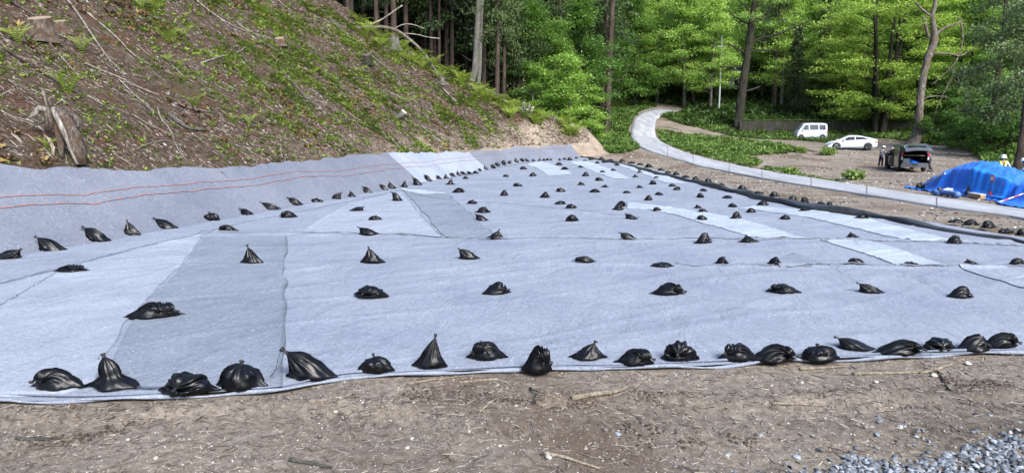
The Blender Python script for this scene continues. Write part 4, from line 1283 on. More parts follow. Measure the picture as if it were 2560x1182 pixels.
def make_tree(name, seed, H=16, r0=.25, h0=4, Rc=4.5, nl=34, layered=True, leaf=.26, per=60, mat='beech', barkm='bark_grey', lean=0, stems=1, spray=1.0, thick=.16, top=.35, droop=0.0, nsp=5, tilt=.35, tb=.6, wig=.4):
    rr = random.Random(seed); rs = np.random.RandomState(seed)
    root = empty(name)
    tb_ = MB(); cl = []
    for st in range(stems):
        a0 = 2 * math.pi * st / max(1, stems) + rr.random()
        sp = 0 if stems == 1 else rr.uniform(.8, 2.6)
        hh = H * rr.uniform(.85, 1.0) if stems > 1 else H
        pts = []; N = 12
        for i in range(N + 1):
            t = i / N
            pts.append(Vector((math.cos(a0) * (.35 * (stems > 1) + sp * t) + lean * t * H * .1 + wig * math.sin(t * 4 + st + seed) * t, math.sin(a0) * (.35 * (stems > 1) + sp * t) + wig * .8 * math.sin(t * 5 + seed) * t, -.4 + hh * t)))
        rad = [r0 * (1.35 if i == 0 else 1) * (1 - .85 * (i / N) ** 1.1) + .015 for i in range(N + 1)]
        tb_.tube(pts, rad, 8)
        for q in range(nl // stems):
            t = h0 / H + (1 - h0 / H) * (q + rr.random()) / (nl // stems)
            k = min(int(t * N), N - 1); f = t * N - k
            b = pts[k].lerp(pts[k + 1], f)
            rel = (t - h0 / H) / (1 - h0 / H)
            rc = Rc * ((1 - rel) ** .75 * (.75 if rel < .12 else 1) if top < .5 else math.sqrt(max(0, 1 - (2 * rel - .9) ** 2 * .7))) * rr.uniform(.65, 1.1) + .3
            a = rr.uniform(0, 2 * math.pi) if stems == 1 else a0 + rr.uniform(-1.7, 1.7)
            up = rr.uniform(.05, .35) - droop
            e = b + Vector((math.cos(a) * rc, math.sin(a) * rc, rc * up))
            m1 = b.lerp(e, .5) + Vector((0, 0, rc * (.10 + droop * .35)))
            tb_.tube([b, m1, e], [max(.02, rad[k] * .28), max(.014, rad[k] * .16), .008], 4, False)
            for s_i in range(nsp):
                u = .30 + .7 * (s_i + rr.random()) / nsp
                c = (b.lerp(m1, u * 2) if u < .5 else m1.lerp(e, u * 2 - 1)) + Vector((rr.uniform(-.5, .5), rr.uniform(-.5, .5), rr.uniform(-.15, .15))) * spray
                w = spray * rr.uniform(.7, 1.25) * (.6 + .5 * u)
                cl.append(((c.x, c.y, c.z), (w, w, w * (thick if layered else .6)), per * rr.uniform(.6, 1.3), rr.uniform(-.16, .16) + .08 * (rel - .5)))
    tb_.build("trunk", M[barkm], root, True)
    V, F, Tn = leaf_cloud(cl, rs, leaf, tb, tilt)
    mesh_obj("crown", V, F, M[mat], root, tint=Tn)
    return root


def make_cedar(name, seed, H=26, r0=.28, h0=8, Rc=2.6, nb=80, leaf=.34, mat='dark', barkm='bark_cedar', deadb=10, curve=0.0, per=38):
    rr = random.Random(seed); rs = np.random.RandomState(seed)
    root = empty(name); tb_ = MB(); cl = []
    pts = [Vector((curve * (max(0, 1 - t * 5) ** 2) * -1 + .12 * math.sin(t * 5 + seed) + curve * .25 * t * 3, .1 * math.sin(t * 4), -.5 + H * t)) for t in [0, .03, .06, .1, .16, .25, .35, .45, .6, .8, 1.0]]
    rad = [r0 * (1.5 if i == 0 else 1.15 if i == 1 else 1) * (1 - .9 * t) + .02 for i, t in enumerate([0, .03, .06, .1, .16, .25, .35, .45, .6, .8, 1.0])]
    tb_.tube(pts, rad, 9)
    for q in range(deadb):
        z = rr.uniform(h0 * .25, h0 * 1.1); a = rr.uniform(0, 6.28); L = rr.uniform(.5, 2.2)
        b = Vector((0, 0, z)); d = Vector((math.cos(a), math.sin(a), 0))
        tb_.tube([b, b + d * L * .5 + Vector((0, 0, -.12 * L)), b + d * L + Vector((0, 0, rr.uniform(-.1, .5) * L))], [.03, .02, .008], 4, False)
    for q in range(nb):
        t = (q + rr.random()) / nb; z = h0 + (H - h0) * t
        a = rr.uniform(0, 6.28); L = Rc * (1 - t) ** .7 * rr.uniform(.6, 1.1) + .25
        b = Vector((0, 0, z)); d = Vector((math.cos(a), math.sin(a), 0))
        e = b + d * L + Vector((0, 0, -.30 * L)); m1 = b + d * L * .5 + Vector((0, 0, .05 * L))
        tb_.tube([b, m1, e], [.035, .022, .008], 4, False)
        for u in (.35, .6, .8, 1.0):
            c = b.lerp(m1, u * 2) if u < .5 else m1.lerp(e, u * 2 - 1)
            w = .32 * L * rr.uniform(.7, 1.2) ** 1 + .12
            cl.append(((c.x, c.y, c.z - .12), (w, w, w * .5), per * rr.uniform(.6, 1.2), rr.uniform(-.2, .2)))
    tb_.build("trunk", M[barkm], root, True)
    V, F, Tn = leaf_cloud(cl, rs, leaf, .55, .9, .35)
    mesh_obj("crown", V, F, M[mat], root, tint=Tn)
    return root


PROTO = {}


def put(proto, loc, s=1.0, rz=0.0, label=None, cat="tree", group=None, sz=None):
    if proto not in PROTO:
        kind, seed = proto
        mk = {
            'beech': lambda: make_tree("beech_tree", seed, 17, .24, 3.0, 4.8, 60, True, .23, 82, 'beech', thick=.42, tb=.74, spray=1.2, tilt=.6),
            'maple': lambda: make_tree("maple_tree", seed, 17, .26, 2.0, 5.2, 60, True, .23, 88, 'bright', 'bark_dark', thick=.38, tb=.74, spray=1.25, tilt=.6),
            'green': lambda: make_tree("broadleaf_tree", seed, 14, .18, 1.4, 4.2, 50, True, .24, 72, 'mid', 'bark_dark', thick=.42, tb=.70, spray=1.1),
            'young': lambda: make_tree("young_tree", seed, 7.5, .07, .6, 2.9, 34, True, .21, 56, 'beech', 'bark_grey', spray=.75, tb=.58, thick=.4),
            'shrub': lambda: make_tree("leafy_shrub", seed, 3.2, .05, .2, 1.9, 24, False, .20, 60, 'mid', 'bark_dark', spray=.55, stems=3, nsp=3),
            'cedar': lambda: make_cedar("cedar_tree", seed),
            'cedarbare': lambda: make_cedar("cedar_tree", seed, 27, .24, 12, 2.4, 60, deadb=16),
            'cedarlow': lambda: make_cedar("cedar_tree", seed, 20, .24, 2.2, 3.0, 110, deadb=4),
            'pine': lambda: make_tree("pine_tree", seed, 19, .3, 2.5, 4.6, 46, False, .24, 60, 'pine', 'bark_cedar', droop=.25, spray=1.0, tilt=.8, tb=.7),
        }[kind]
        PROTO[proto] = root = mk()
    else:
        root = copy_tree(PROTO[proto])
    root.location = loc; root.rotation_euler = (0, 0, rz); root.scale = (s, s, sz or s)
    tag(root, label, cat, group)
    return root


# --- forest edge behind the crest of the cleared slope: trunks placed one by one
def edge_pt(px, d):
    ax, _ = ray(px, 200); x = ax * d
    return Vector((x, d, T(x, d) - .3))


TR = [(872, 71, 'cedarbare', .75), (820, 70.5, 'cedarbare', .7), (948, 75, 'cedarbare', 1.0), (968, 79, 'cedarbare', 1.0), (984, 74, 'cedarbare', 1.3), (1066, 80, 'cedarbare', .6), (1081, 77, 'cedarbare', .9),
      (1100, 76, 'cedarbare', .7), (1131, 77, 'cedarbare', 1.0), (1150, 84, 'cedarbare', .6), (1165, 80, 'cedarbare', .7), (1182, 86, 'cedarbare', .6), (1262, 78, 'cedar', .8), (1242, 73, 'cedar', .9), (1296, 80, 'cedar', .8), (1020, 82, 'cedarbare', .8), (915, 80, 'cedarbare', .9), (1224, 88, 'cedarbare', .7)]
TL = {984: "reddish straight cedar trunk rising behind the fallen pale branch at the crest", 948: "grey cedar trunk just left of the reddish one at the crest", 872: "thin bent trunk standing alone on the crest left of the forest",
      820: "short bent pale trunk on the crest nearest the left", 1131: "cedar trunk rising where the crest dips behind the fern patch", 1242: "cedar with drooping dark sprays right of the swept double trunk"}
for n, (px, d, k, s) in enumerate(TR):
    o = put((k, 1 + n % 2), edge_pt(px, d), 1.0, n * 1.3, TL.get(px, "slender dark cedar trunk in the shadowed forest edge behind the cleared slope"), "tree", None if px in TL else "cedar trunks at the forest edge")
    o.scale = (s, s, 1.0)
# the big trunk with the swept foot, and its thinner partner
for (px, d, cv, r, lb) in [(1187, 71.5, 1.6, .36, "thick grey trunk with a swept curved foot at the forest edge"), (1200, 71.8, .5, .22, "mottled thinner trunk touching the swept one at the forest edge")]:
    o = make_cedar("swept_tree", 31 + int(cv * 10), 24, r, 13, 2.6, 50, barkm='bark_grey', curve=cv, deadb=6)
    o.location = edge_pt(px, d); tag(o, lb, "tree")

FG = "cedars standing deep in the dark forest"
FL = "dark cedar deep in the shaded forest behind the cleared slope"
cnt = 0
for gy_ in range(9):
    for gx_ in range(24):
        y = 79 + gy_ * 4.6 + R.uniform(-1.5, 1.5); x = -36 + gx_ * 2.7 + (gy_ % 2) * 1.3 + R.uniform(-.9, .9)
        if x < -.36 * y or x > (.02 * y if y < 92 else .13 * y): continue
        put((['cedar', 'cedarbare', 'cedar'][(gx_ + gy_) % 3], 1 + (gx_ * 3 + gy_) % 2), (x, y, T(x, y) - .3), R.uniform(.85, 1.1), R.uniform(0, 6.3), FL, "tree", FG); cnt += 1
# broadleaved trees in front of the cedars between the slope and the tall conifer
for n, (px, d, k, s, lb) in enumerate([
        (1420, 73.5, 'young', 1.25, "pale green young tree spreading above the bare end of the spur"),
        (1350, 73, 'young', .95, "leafy young tree behind the white-topped cut stump"),
        (1478, 76, 'young', .85, "low green young tree just left of the tall single conifer"),
        (1390, 79, 'green', .95, "dark green broadleaf tree behind the pale young one"),
        (1455, 84, 'green', 1.15, "dense broadleaf tree left of the tall conifer's upper trunk"),
        (1325, 81, 'green', 1.1, "broadleaf tree among the cedars above the spur"),
        (1585, 104, 'green', 1.15, "broadleaf tree behind the tall conifer above the road bend"),
        (1640, 108, 'beech', .95, "pale green beech overhanging the top of the road"),
        (1560, 112, 'cedarlow', 1.1, "dark conifer above the green bank left of the road bend"),
        (1500, 100, 'green', 1.2, "shady broadleaf tree left of the road bend"),
        (1675, 118, 'cedar', 1.1, "dark conifer beyond the end of the road"),
        (1730, 106, 'beech', 1.05, "pale layered beech between the road's end and the big dark trunk"),
        (1775, 101, 'beech', .9, "pale beech half hiding the grey house"),
        (1950, 103, 'beech', 1.05, "pale layered beech just right of the big dark trunk"),
        (1900, 112, 'beech', 1.2, "tall pale beech behind the big dark trunk"),
        (2010, 108, 'green', 1.1, "dark green tree above the white minivan"),
        (2060, 99, 'cedarlow', .9, "dark conifer right of the white minivan behind the old wall"),
        (1985, 97, 'cedarlow', .6, "small dark conifer behind the old wall above the white minivan"),
        (2095, 112, 'beech', 1.15, "pale beech above the retaining wall's right end"),
        (2480, 68, 'pine', 1.0, "grey-green drooping tree at the upper right"),
        (2560, 62, 'pine', .9, "grey-green drooping tree cut by the right picture edge"),
        (2420, 84, 'green', 1.15, "dark green tree behind the dead trunk at the right"),
        (2385, 96, 'maple', 1.2, "bright layered maple right of the dead trunk"),
        (2540, 88, 'green', 1.35, "tall dark tree filling the upper right corner"),
        (2300, 104, 'maple', 1.25, "bright maple behind the dead trunk"),
        (2100, 96, 'maple', .8, "bright yellow-green maple left of the many-stemmed clump")]):
    a = (px - 1280) / FPX / ray(px, 320)[0] if px != 1280 else 1
    x = ray(px, 320)[0] * d
    put((k, 1 + n % 2), (x, d, T(x, d) - .25), s, n * 1.7, lb, "tree")
for n, (px, py, s) in enumerate([(2420, 375, 1.0), (2500, 372, 1.1), (2380, 352, .9), (2540, 340, 1.3), (2460, 330, 1.3), (2350, 335, .8), (2415, 310, 1.1), (2500, 300, 1.4), (2240, 320, .7), (2130, 322, .6)]):
    put(('shrub', 1 + n % 2), at(px, py), s, n * 2.1, ["bushy shrub low on the right bank behind the blue tarp", "tall bushy shrub on the right bank behind the masked worker", "shrub beside the foot of the dead trunk", "high shrub on the right bank at the picture edge",
        "broad shrub halfway up the right bank", "shrub right behind the dead trunk's foot", "upper shrub on the bank above the dark van", "upper shrub on the bank near the picture edge", "small shrub between the clump and the dead trunk", "small shrub left of the many-stemmed clump"][n].replace("masked worker", "worker in the yellow vest"), "shrub")
# random woodland behind
cnt = 0
for gy_ in range(6):
    for gx_ in range(17):
        y = 104 + gy_ * 7.5 + R.uniform(-2, 2); x = 24 + gx_ * 5.6 + (gy_ % 2) * 2.6 + R.uniform(-1.8, 1.8)
        if x > .76 * y or (30 < x < 41 and 112 < y < 133): continue
        k = R.choice(['beech', 'green', 'beech', 'cedar', 'maple' if x > .45 * y else 'green'])
        nm = {'beech': "pale beech standing in the wood beyond the parked vehicles", 'green': "dark broadleaf tree in the wood beyond the parked vehicles", 'cedar': "conifer in the wood beyond the parked vehicles", 'maple': "bright maple in the wood beyond the parked vehicles"}[k]
        put((k, 1 + R.randrange(2)), (x, y, T(x, y) - .3), R.uniform(.9, 1.25), R.uniform(0, 6.3), nm, "tree", "woodland beyond the parked vehicles: " + k); cnt += 1

# far wooded hillside: one mass
rs3 = np.random.RandomState(77)
cl = []
for _ in range(900):
    y = rs3.uniform(128, 235); x = rs3.uniform(-.8, .85) * y
    h = T(x, y); H_ = rs3.uniform(9, 16)
    for q in range(5):
        cl.append(((x + rs3.uniform(-2, 2), y + rs3.uniform(-2, 2), h + H_ * (.25 + .17 * q)), (3.0 - .4 * q, 3.0 - .4 * q, 1.6), 55, rs3.uniform(-.25, .25)))
V, F, Tn = leaf_cloud(cl, rs3, .85, .5, .6)
o = mesh_obj("distant_woods", V, F, M['mid'], tint=Tn); o["kind"] = "stuff"
cl = []  # distant treetops caught by the sun, with that light painted as gold leaves
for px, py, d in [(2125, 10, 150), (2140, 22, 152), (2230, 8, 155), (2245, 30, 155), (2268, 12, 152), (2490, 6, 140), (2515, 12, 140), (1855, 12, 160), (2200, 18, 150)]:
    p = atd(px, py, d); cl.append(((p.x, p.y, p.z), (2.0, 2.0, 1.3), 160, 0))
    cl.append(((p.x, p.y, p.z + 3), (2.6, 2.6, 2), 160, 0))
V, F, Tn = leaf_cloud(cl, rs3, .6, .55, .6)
o = mesh_obj("painted_sunlit_treetops", V, F, M['sunlit_gold'], tint=Tn); o["kind"] = "stuff"


# --- the single trees that stand out
def limb_tree(name, base, trunk, limbs, mat, label, n=10, crown=None):
    """trunk and limbs as (px, py, width px[, extra depth]) traced at the tree's own distance"""
    root = empty(name, base, 0, label, "tree")
    d0 = base.y
    def cv(P):
        return [atd(q[0], q[1], d0 + (q[3] if len(q) > 3 else 0)) - base for q in P], [q[2] * d0 / FPX / 2 for q in P]
    b = MB(); pts, rad = cv(trunk)
    pp = [bz for bz in smooth_poly(pts, 1)]; L0 = np.linspace(0, 1, len(rad)); rr_ = np.interp(np.linspace(0, 1, len(pp)), L0, rad)
    pq = resample([tuple(q) for q in pp], 70) if False else [Vector(pp[0])] 
    LL = np.concatenate([[0], np.cumsum([(Vector(pp[i + 1]) - Vector(pp[i])).length for i in range(len(pp) - 1)])])
    tt_ = np.linspace(0, LL[-1], 90); PA = np.array([tuple(q) for q in pp])
    pq = [Vector((np.interp(t, LL, PA[:, 0]), np.interp(t, LL, PA[:, 1]), np.interp(t, LL, PA[:, 2]))) for t in tt_]
    rq = [float(np.interp(t, LL, rr_)) for t in tt_]
    b.tube(pq, rq, 18)
    to = b.build("trunk", M[mat], root, True)
    for v in to.data.vertices:
        i_ = min(89, v.index // 18); ax = v.co - pq[i_]; r_ = max(.02, rq[i_])
        k_ = mnoise.noise(Vector((v.co.x * 1.3 / r_, v.co.y * 1.3 / r_, v.co.z * .55 / r_ ** .5))) * .22 + mnoise.noise(Vector((v.co.x * 3.5 / r_, v.co.y * 3.5 / r_, v.co.z * 1.6))) * .12
        v.co += ax * k_
    for P in limbs:
        b = MB(); pts, rad = cv(P); pp = list(smooth_poly(pts, 1)); rr_ = np.interp(np.linspace(0, 1, len(pp)), np.linspace(0, 1, len(rad)), rad)
        b.tube(pp, [max(.008, float(r) * .8) for r in rr_], 6)
        b.build("branch", M[mat], root, True)
    if crown:
        cl, leafm, sz_l = crown
        V, F, Tn = leaf_cloud([((atd(q[0], q[1], d0 + q[4]) - base)[:], (q[2] * d0 / FPX, q[2] * d0 / FPX, q[3] * d0 / FPX), q[5], R.uniform(-.15, .15)) for q in cl], rs3, sz_l, .5, .5)
        mesh_obj("crown", V, F, M[leafm], root, tint=Tn)
    return root


b0_ = at(1845, 322)
limb_tree("old_broadleaf_tree", b0_, [(1842, 334, 32), (1846, 310, 26), (1850, 270, 23), (1856, 225, 21), (1862, 180, 19), (1870, 130, 17), (1878, 80, 17), (1881, 50, 15), (1885, 10, 12), (1890, -50, 8), (1893, -120, 4)],
          [[(1880, 62, 11), (1895, 50, 9), (1915, 35, 8), (1935, 12, 6), (1950, -15, 5)], [(1872, 112, 8), (1900, 95, 7), (1940, 88, 6), (1985, 68, 5), (2030, 50, 3)], [(1880, 60, 7), (1862, 55, 6), (1842, 45, 5), (1824, 34, 4)],
           [(1864, 135, 8), (1850, 125, 7), (1835, 118, 6), (1820, 110, 4)], [(1866, 130, 6), (1900, 126, 5), (1955, 128, 4)], [(1858, 168, 6), (1835, 168, 5), (1800, 167, 3)], [(1862, 228, 8), (1880, 225, 7), (1898, 217, 6)], [(1880, 45, 6), (1868, 20, 5), (1850, 5, 4), (1840, -10, 3)],
           [(1884, 30, 5), (1900, 5, 4), (1915, -20, 3)]], 'bark_dark', "big dark mossy trunk with sparse bare limbs on the grassy bank right of the road",
          crown=([(1895 + 55 * math.sin(q * 1.9), 10 + 50 * math.cos(q * 2.7), 26, 7, math.sin(q) * 2, 90) for q in range(14)], 'beech', .26))
b0_ = at(2298, 358)
limb_tree("dead_tree", b0_, [(2283, 366, 40), (2292, 345, 30), (2296, 320, 21), (2298, 280, 18), (2302, 230, 17), (2310, 180, 16), (2322, 140, 17), (2333, 110, 19), (2337, 88, 16), (2333, 60, 11), (2330, 40, 9), (2335, 25, 10), (2339, 5, 9), (2334, -12, 4)],
          [[(2330, 42, 8), (2318, 35, 7), (2303, 22, 6), (2287, 5, 4)], [(2322, 95, 9), (2316, 75, 9), (2312, 55, 10), (2308, 42, 8)], [(2338, 90, 9), (2352, 76, 8), (2370, 66, 7), (2392, 60, 6), (2402, 54, 7)], [(2402, 58, 6), (2405, 75, 5), (2408, 95, 5), (2404, 115, 4), (2396, 140, 4), (2390, 155, 3), (2370, 178, 3), (2345, 200, 2), (2328, 212, 2)],
           [(2334, 135, 7), (2360, 134, 6), (2380, 136, 6), (2400, 142, 5), (2420, 130, 2), (2450, 105, 1.5)], [(2403, 55, 4), (2399, 48, 3), (2395, 42, 1)], [(2388, 158, 3), (2385, 180, 2.5), (2372, 210, 2.5), (2352, 245, 2.5), (2340, 280, 2), (2325, 320, 2)],
           [(2392, 190, 2.5), (2405, 220, 2), (2420, 250, 2), (2405, 285, 1.5)], [(2298, 335, 9), (2315, 328, 9), (2332, 332, 7)], [(2300, 250, 5), (2330, 240, 4), (2370, 242, 2)], [(2420, 255, 2), (2445, 247, 2)], [(2318, 72, 4), (2302, 66, 2.5)]],
          'bark_red', "bare dead tree with broken forked top behind the dark van")
b0_ = at(1519, 345)
tc = limb_tree("tall_conifer", b0_, [(1513, 350, 20), (1516, 330, 16), (1519, 270, 14.5), (1522, 200, 13.5), (1526, 120, 12.5), (1529, 60, 11.5), (1532, 0, 10.5), (1536, -80, 7), (1540, -180, 2)],
          [[(1522, 200, 3), (1545, 203, 2.5), (1565, 190, 2), (1571, 170, 1.5), (1565, 150, 1)], [(1525, 100, 2.5), (1510, 110, 2), (1495, 112, 1.5), (1480, 105, 1)], [(1524, 118, 2.5), (1508, 128, 2), (1490, 130, 1)], [(1522, 160, 2), (1512, 166, 1.5), (1504, 158, 1)],
           [(1527, 90, 2.5), (1520, 60, 2), (1500, 50, 1.5)], [(1518, 240, 2), (1508, 250, 1)], [(1519, 185, 2), (1510, 198, 1.2)]], 'bark_cedar', "tall straight conifer trunk standing alone beside the road bend",
          crown=([(1530 + (20 + 42 * ((q * 37) % 100) / 100) * (1 if q % 2 else -1), 150 - q * 9, 15, 5, 1.2 + math.sin(q * 1.3), 46) for q in range(26)], 'dark', .34))
b0_ = at(2585, 425)
limb_tree("leaning_trunk", at(2545, 452), [(2533, 462, 26), (2541, 430, 22), (2550, 390, 20), (2558, 340, 19), (2568, 270, 18), (2580, 160, 16), (2592, 20, 14), (2600, -60, 10)], [[(2562, 300, 5), (2590, 280, 4)], [(2575, 200, 5), (2550, 180, 3)]],
          'bark_cedar', "leaning brown trunk at the right picture edge behind the workers")
# many-stemmed bright clump
o = make_tree("many_stemmed_maple", 91, 19.5, .34, 2.0, 7.2, 110, True, .25, 84, 'bright', 'bark_dark', stems=6, spray=1.2, nsp=6, thick=.32, top=.8, tb=.76, tilt=.55)
o.location = at(2195, 338) + Vector((0, 0, -.2)); tag(o, "large many-stemmed maple with bright layered foliage behind the white hatchback", "tree")

# dead bushy branches of bare trees near the wood's foot
for n, (px, py, s, lb) in enumerate([(2060, 296, 1.0, "bare grey bush on top of the old wall"), (1345, 150, 1.0, "bare grey branches sticking out of the cedars left of the pale young tree")]):
    b = MB(); base = at(px, py) if n == 0 else edge_pt(1330, 72.6) + Vector((0, 0, .3))
    for q in range(16):
        a = R.uniform(0, 6.28); L = R.uniform(1, 2.6); p = Vector((0, 0, 0 if n == 0 else 3.5)); pts = [p.copy()]
        for k in range(4):
            p = p + Vector((math.cos(a) * L * .2, math.sin(a) * L * .2, L * .24 * (1 if n == 0 else .3))); a += R.uniform(-.4, .4); pts.append(p.copy())
        b.tube(pts, [.03, .022, .016, .01, .005], 4, False)
    if n: b.tube([Vector((0, 0, -.5)), Vector((.1, 0, 3.6))], [.10, .06], 6)
    o = b.build("bare_bush", M['bark_grey'], None, True); o.location = base; tag(o, lb, "bush")

# ------------------------------------------------------------------ ferns
def fern_mesh(seed, nf=11):
    rr = random.Random(seed); V = []; F = []; Tn = []
    for f in range(nf):
        a = 2 * math.pi * f / nf + rr.uniform(-.2, .2); L = rr.uniform(.75, 1.05); up = rr.uniform(1.0, 1.35)
        c, s = math.cos(a), math.sin(a); prev = None
        tt = rr.uniform(.65, 1.0)
        for i in range(12):
            t = (i + .5) / 12
            r = L * (.20 * t + .42 * t * t) * up; z = L * (1.15 * t - .42 * t ** 2.6)
            w = .17 * math.sin(math.pi * min(1, .12 + t * .9)) ** .7
            for sg in (-1, 1):
                b = len(V); px_, py_ = c * r, s * r
                ox, oy = -s * sg, c * sg
                V += [(px_, py_, z), (px_ + ox * w * .55 + c * .025, py_ + oy * w * .55 + s * .025, z + .012), (px_ + ox * w + c * .05, py_ + oy * w + s * .05, z - .02), (px_ + ox * w * .5 - c * .02, py_ + oy * w * .5 - s * .02, z - .005)]
                F.append((b, b + 1, b + 2, b + 3)); Tn.append(min(1, max(0, tt + rr.uniform(-.12, .12))))
    return V, np.array(F), Tn


FERNM = [fern_mesh(q) for q in range(4)]
FPROTO = []
FL_ = [(170, 232, 1.25, "vase-shaped lime fern standing above the rotten split stump"), (205, 130, 1.0, "fern with dropping fronds below the two sawn stumps"), (48, 108, .95, "fern clump left below the sawn stump at the upper left"), (420, 108, 1.3, "wide fern clump in the upper middle of the cleared slope"),
       (352, 22, 1.1, "fern clump cut by the top edge of the picture"), (20, 10, .9, "fern at the very top left corner"), (120, 372, .55, "small fern leaning out from the rotten stump's foot"), (388, 28, .9, "smaller fern touching the top-edge clump"), (462, 95, 1.0, "fern right of the wide upper clump"),
       (1010, 260, .9, "fern below the grey fallen branch"), (905, 185, 1.0, "bright fern patch left of the mossy stump"), (660, 35, 1.1, "tall fern clump at the top under the forest edge")]
pos = [(px, py, s, lb, None) for px, py, s, lb in FL_]
r5 = random.Random(21)
for q in range(60):
    t = r5.random()
    px = 880 + t * 560; crest = np.interp(px, [880, 950, 1050, 1170, 1250, 1330, 1400, 1460], [50, 88, 140, 210, 256, 283, 300, 325])
    pos.append((px, crest + r5.uniform(2, 34), r5.uniform(1.1, 1.75), "bright fern growing along the upper edge of the cleared slope", "ferns along the crest of the slope"))
for q in range(46):
    px = r5.uniform(380, 1180); py = r5.uniform(20, 330)
    if py < np.interp(px, [800, 950, 1050, 1170], [10, 100, 160, 225]) or py > np.interp(px, [300, 1180], [340, 300]): continue
    pos.append((px, py, r5.uniform(.45, .85), "small fern scattered over the brown cleared slope", "small ferns scattered on the slope"))
for n, (px, py, s, lb, gp_) in enumerate(pos):
    if n < 4:
        o = mesh_obj("fern", *FERNM[n][:2], M['fern'], tint=FERNM[n][2]); FPROTO.append(o)
    else:
        o = FPROTO[n % 4].copy(); COL.objects.link(o)
    o.location = at(px, py) + Vector((0, 0, -.03)); o.rotation_euler = (R.uniform(-.1, .25), R.uniform(0, .3), R.uniform(0, 6.3))
    o.scale = (s * .95, s * .95, s * .95)
    tag(o, lb, "fern", gp_)

# small leafy clumps on the open dirt
for px, py, s, lb in [(2069, 388, 1.0, "leafy green clump on the dirt below the white hatchback"), (2135, 450, .95, "leafy green clump beside the road left of the dark van"), (2003, 382, .8, "leafy clump at the end of the roadside greenery"), (1972, 436, .8, "leafy plant at the road's far edge"), (1770, 388, .9, "yellowish leafy clump in the roadside greenery")]:
    n = 340; p = at(px, py)
    d = rs.normal(0, .42, (n, 3)); d[:, 2] = np.abs(d[:, 2]) * .55
    V, F, Tn = leaf_cloud([((0, 0, .30), (.62, .5, .32), 520, .15)], rs3, .24, .7, .6)
    V[:, 2] = np.maximum(V[:, 2], .01)
    o = mesh_obj("leafy_clump", V * s, F, M['leafy'], tint=Tn); o.location = p; tag(o, lb, "plant")

# ------------------------------------------------------------------ sticks, fallen branches, stumps
def stick(P, w, mat, label, name="fallen_branch", off=.05, cat="branch", n=7, group=None):
    pts = [at(px, py) for px, py in P]
    w0 = w * (.72 if cat == 'branch' else 1) * pts[0].y / FPX
    pts = [p + Vector((0, 0, off + w0 * .3)) for p in pts]
    c = pts[len(pts) // 2].copy()
    pp = [Vector(q) - c for q in smooth_poly(pts, 1 if len(pts) > 2 else 0)]
    if len(pp) == 2: pp = [pp[0], pp[0].lerp(pp[1], .5) + Vector((0, 0, .01)), pp[1]]
    b = MB(); m_ = len(pp)
    b.tube(pp, [w0 / 2 * (1 - .55 * i / (m_ - 1)) * (1 + .12 * math.sin(i * 2.7)) for i in range(m_)], n)
    o = b.build(name, M[mat], None, True); o.location = c
    return tag(o, label, cat, group)


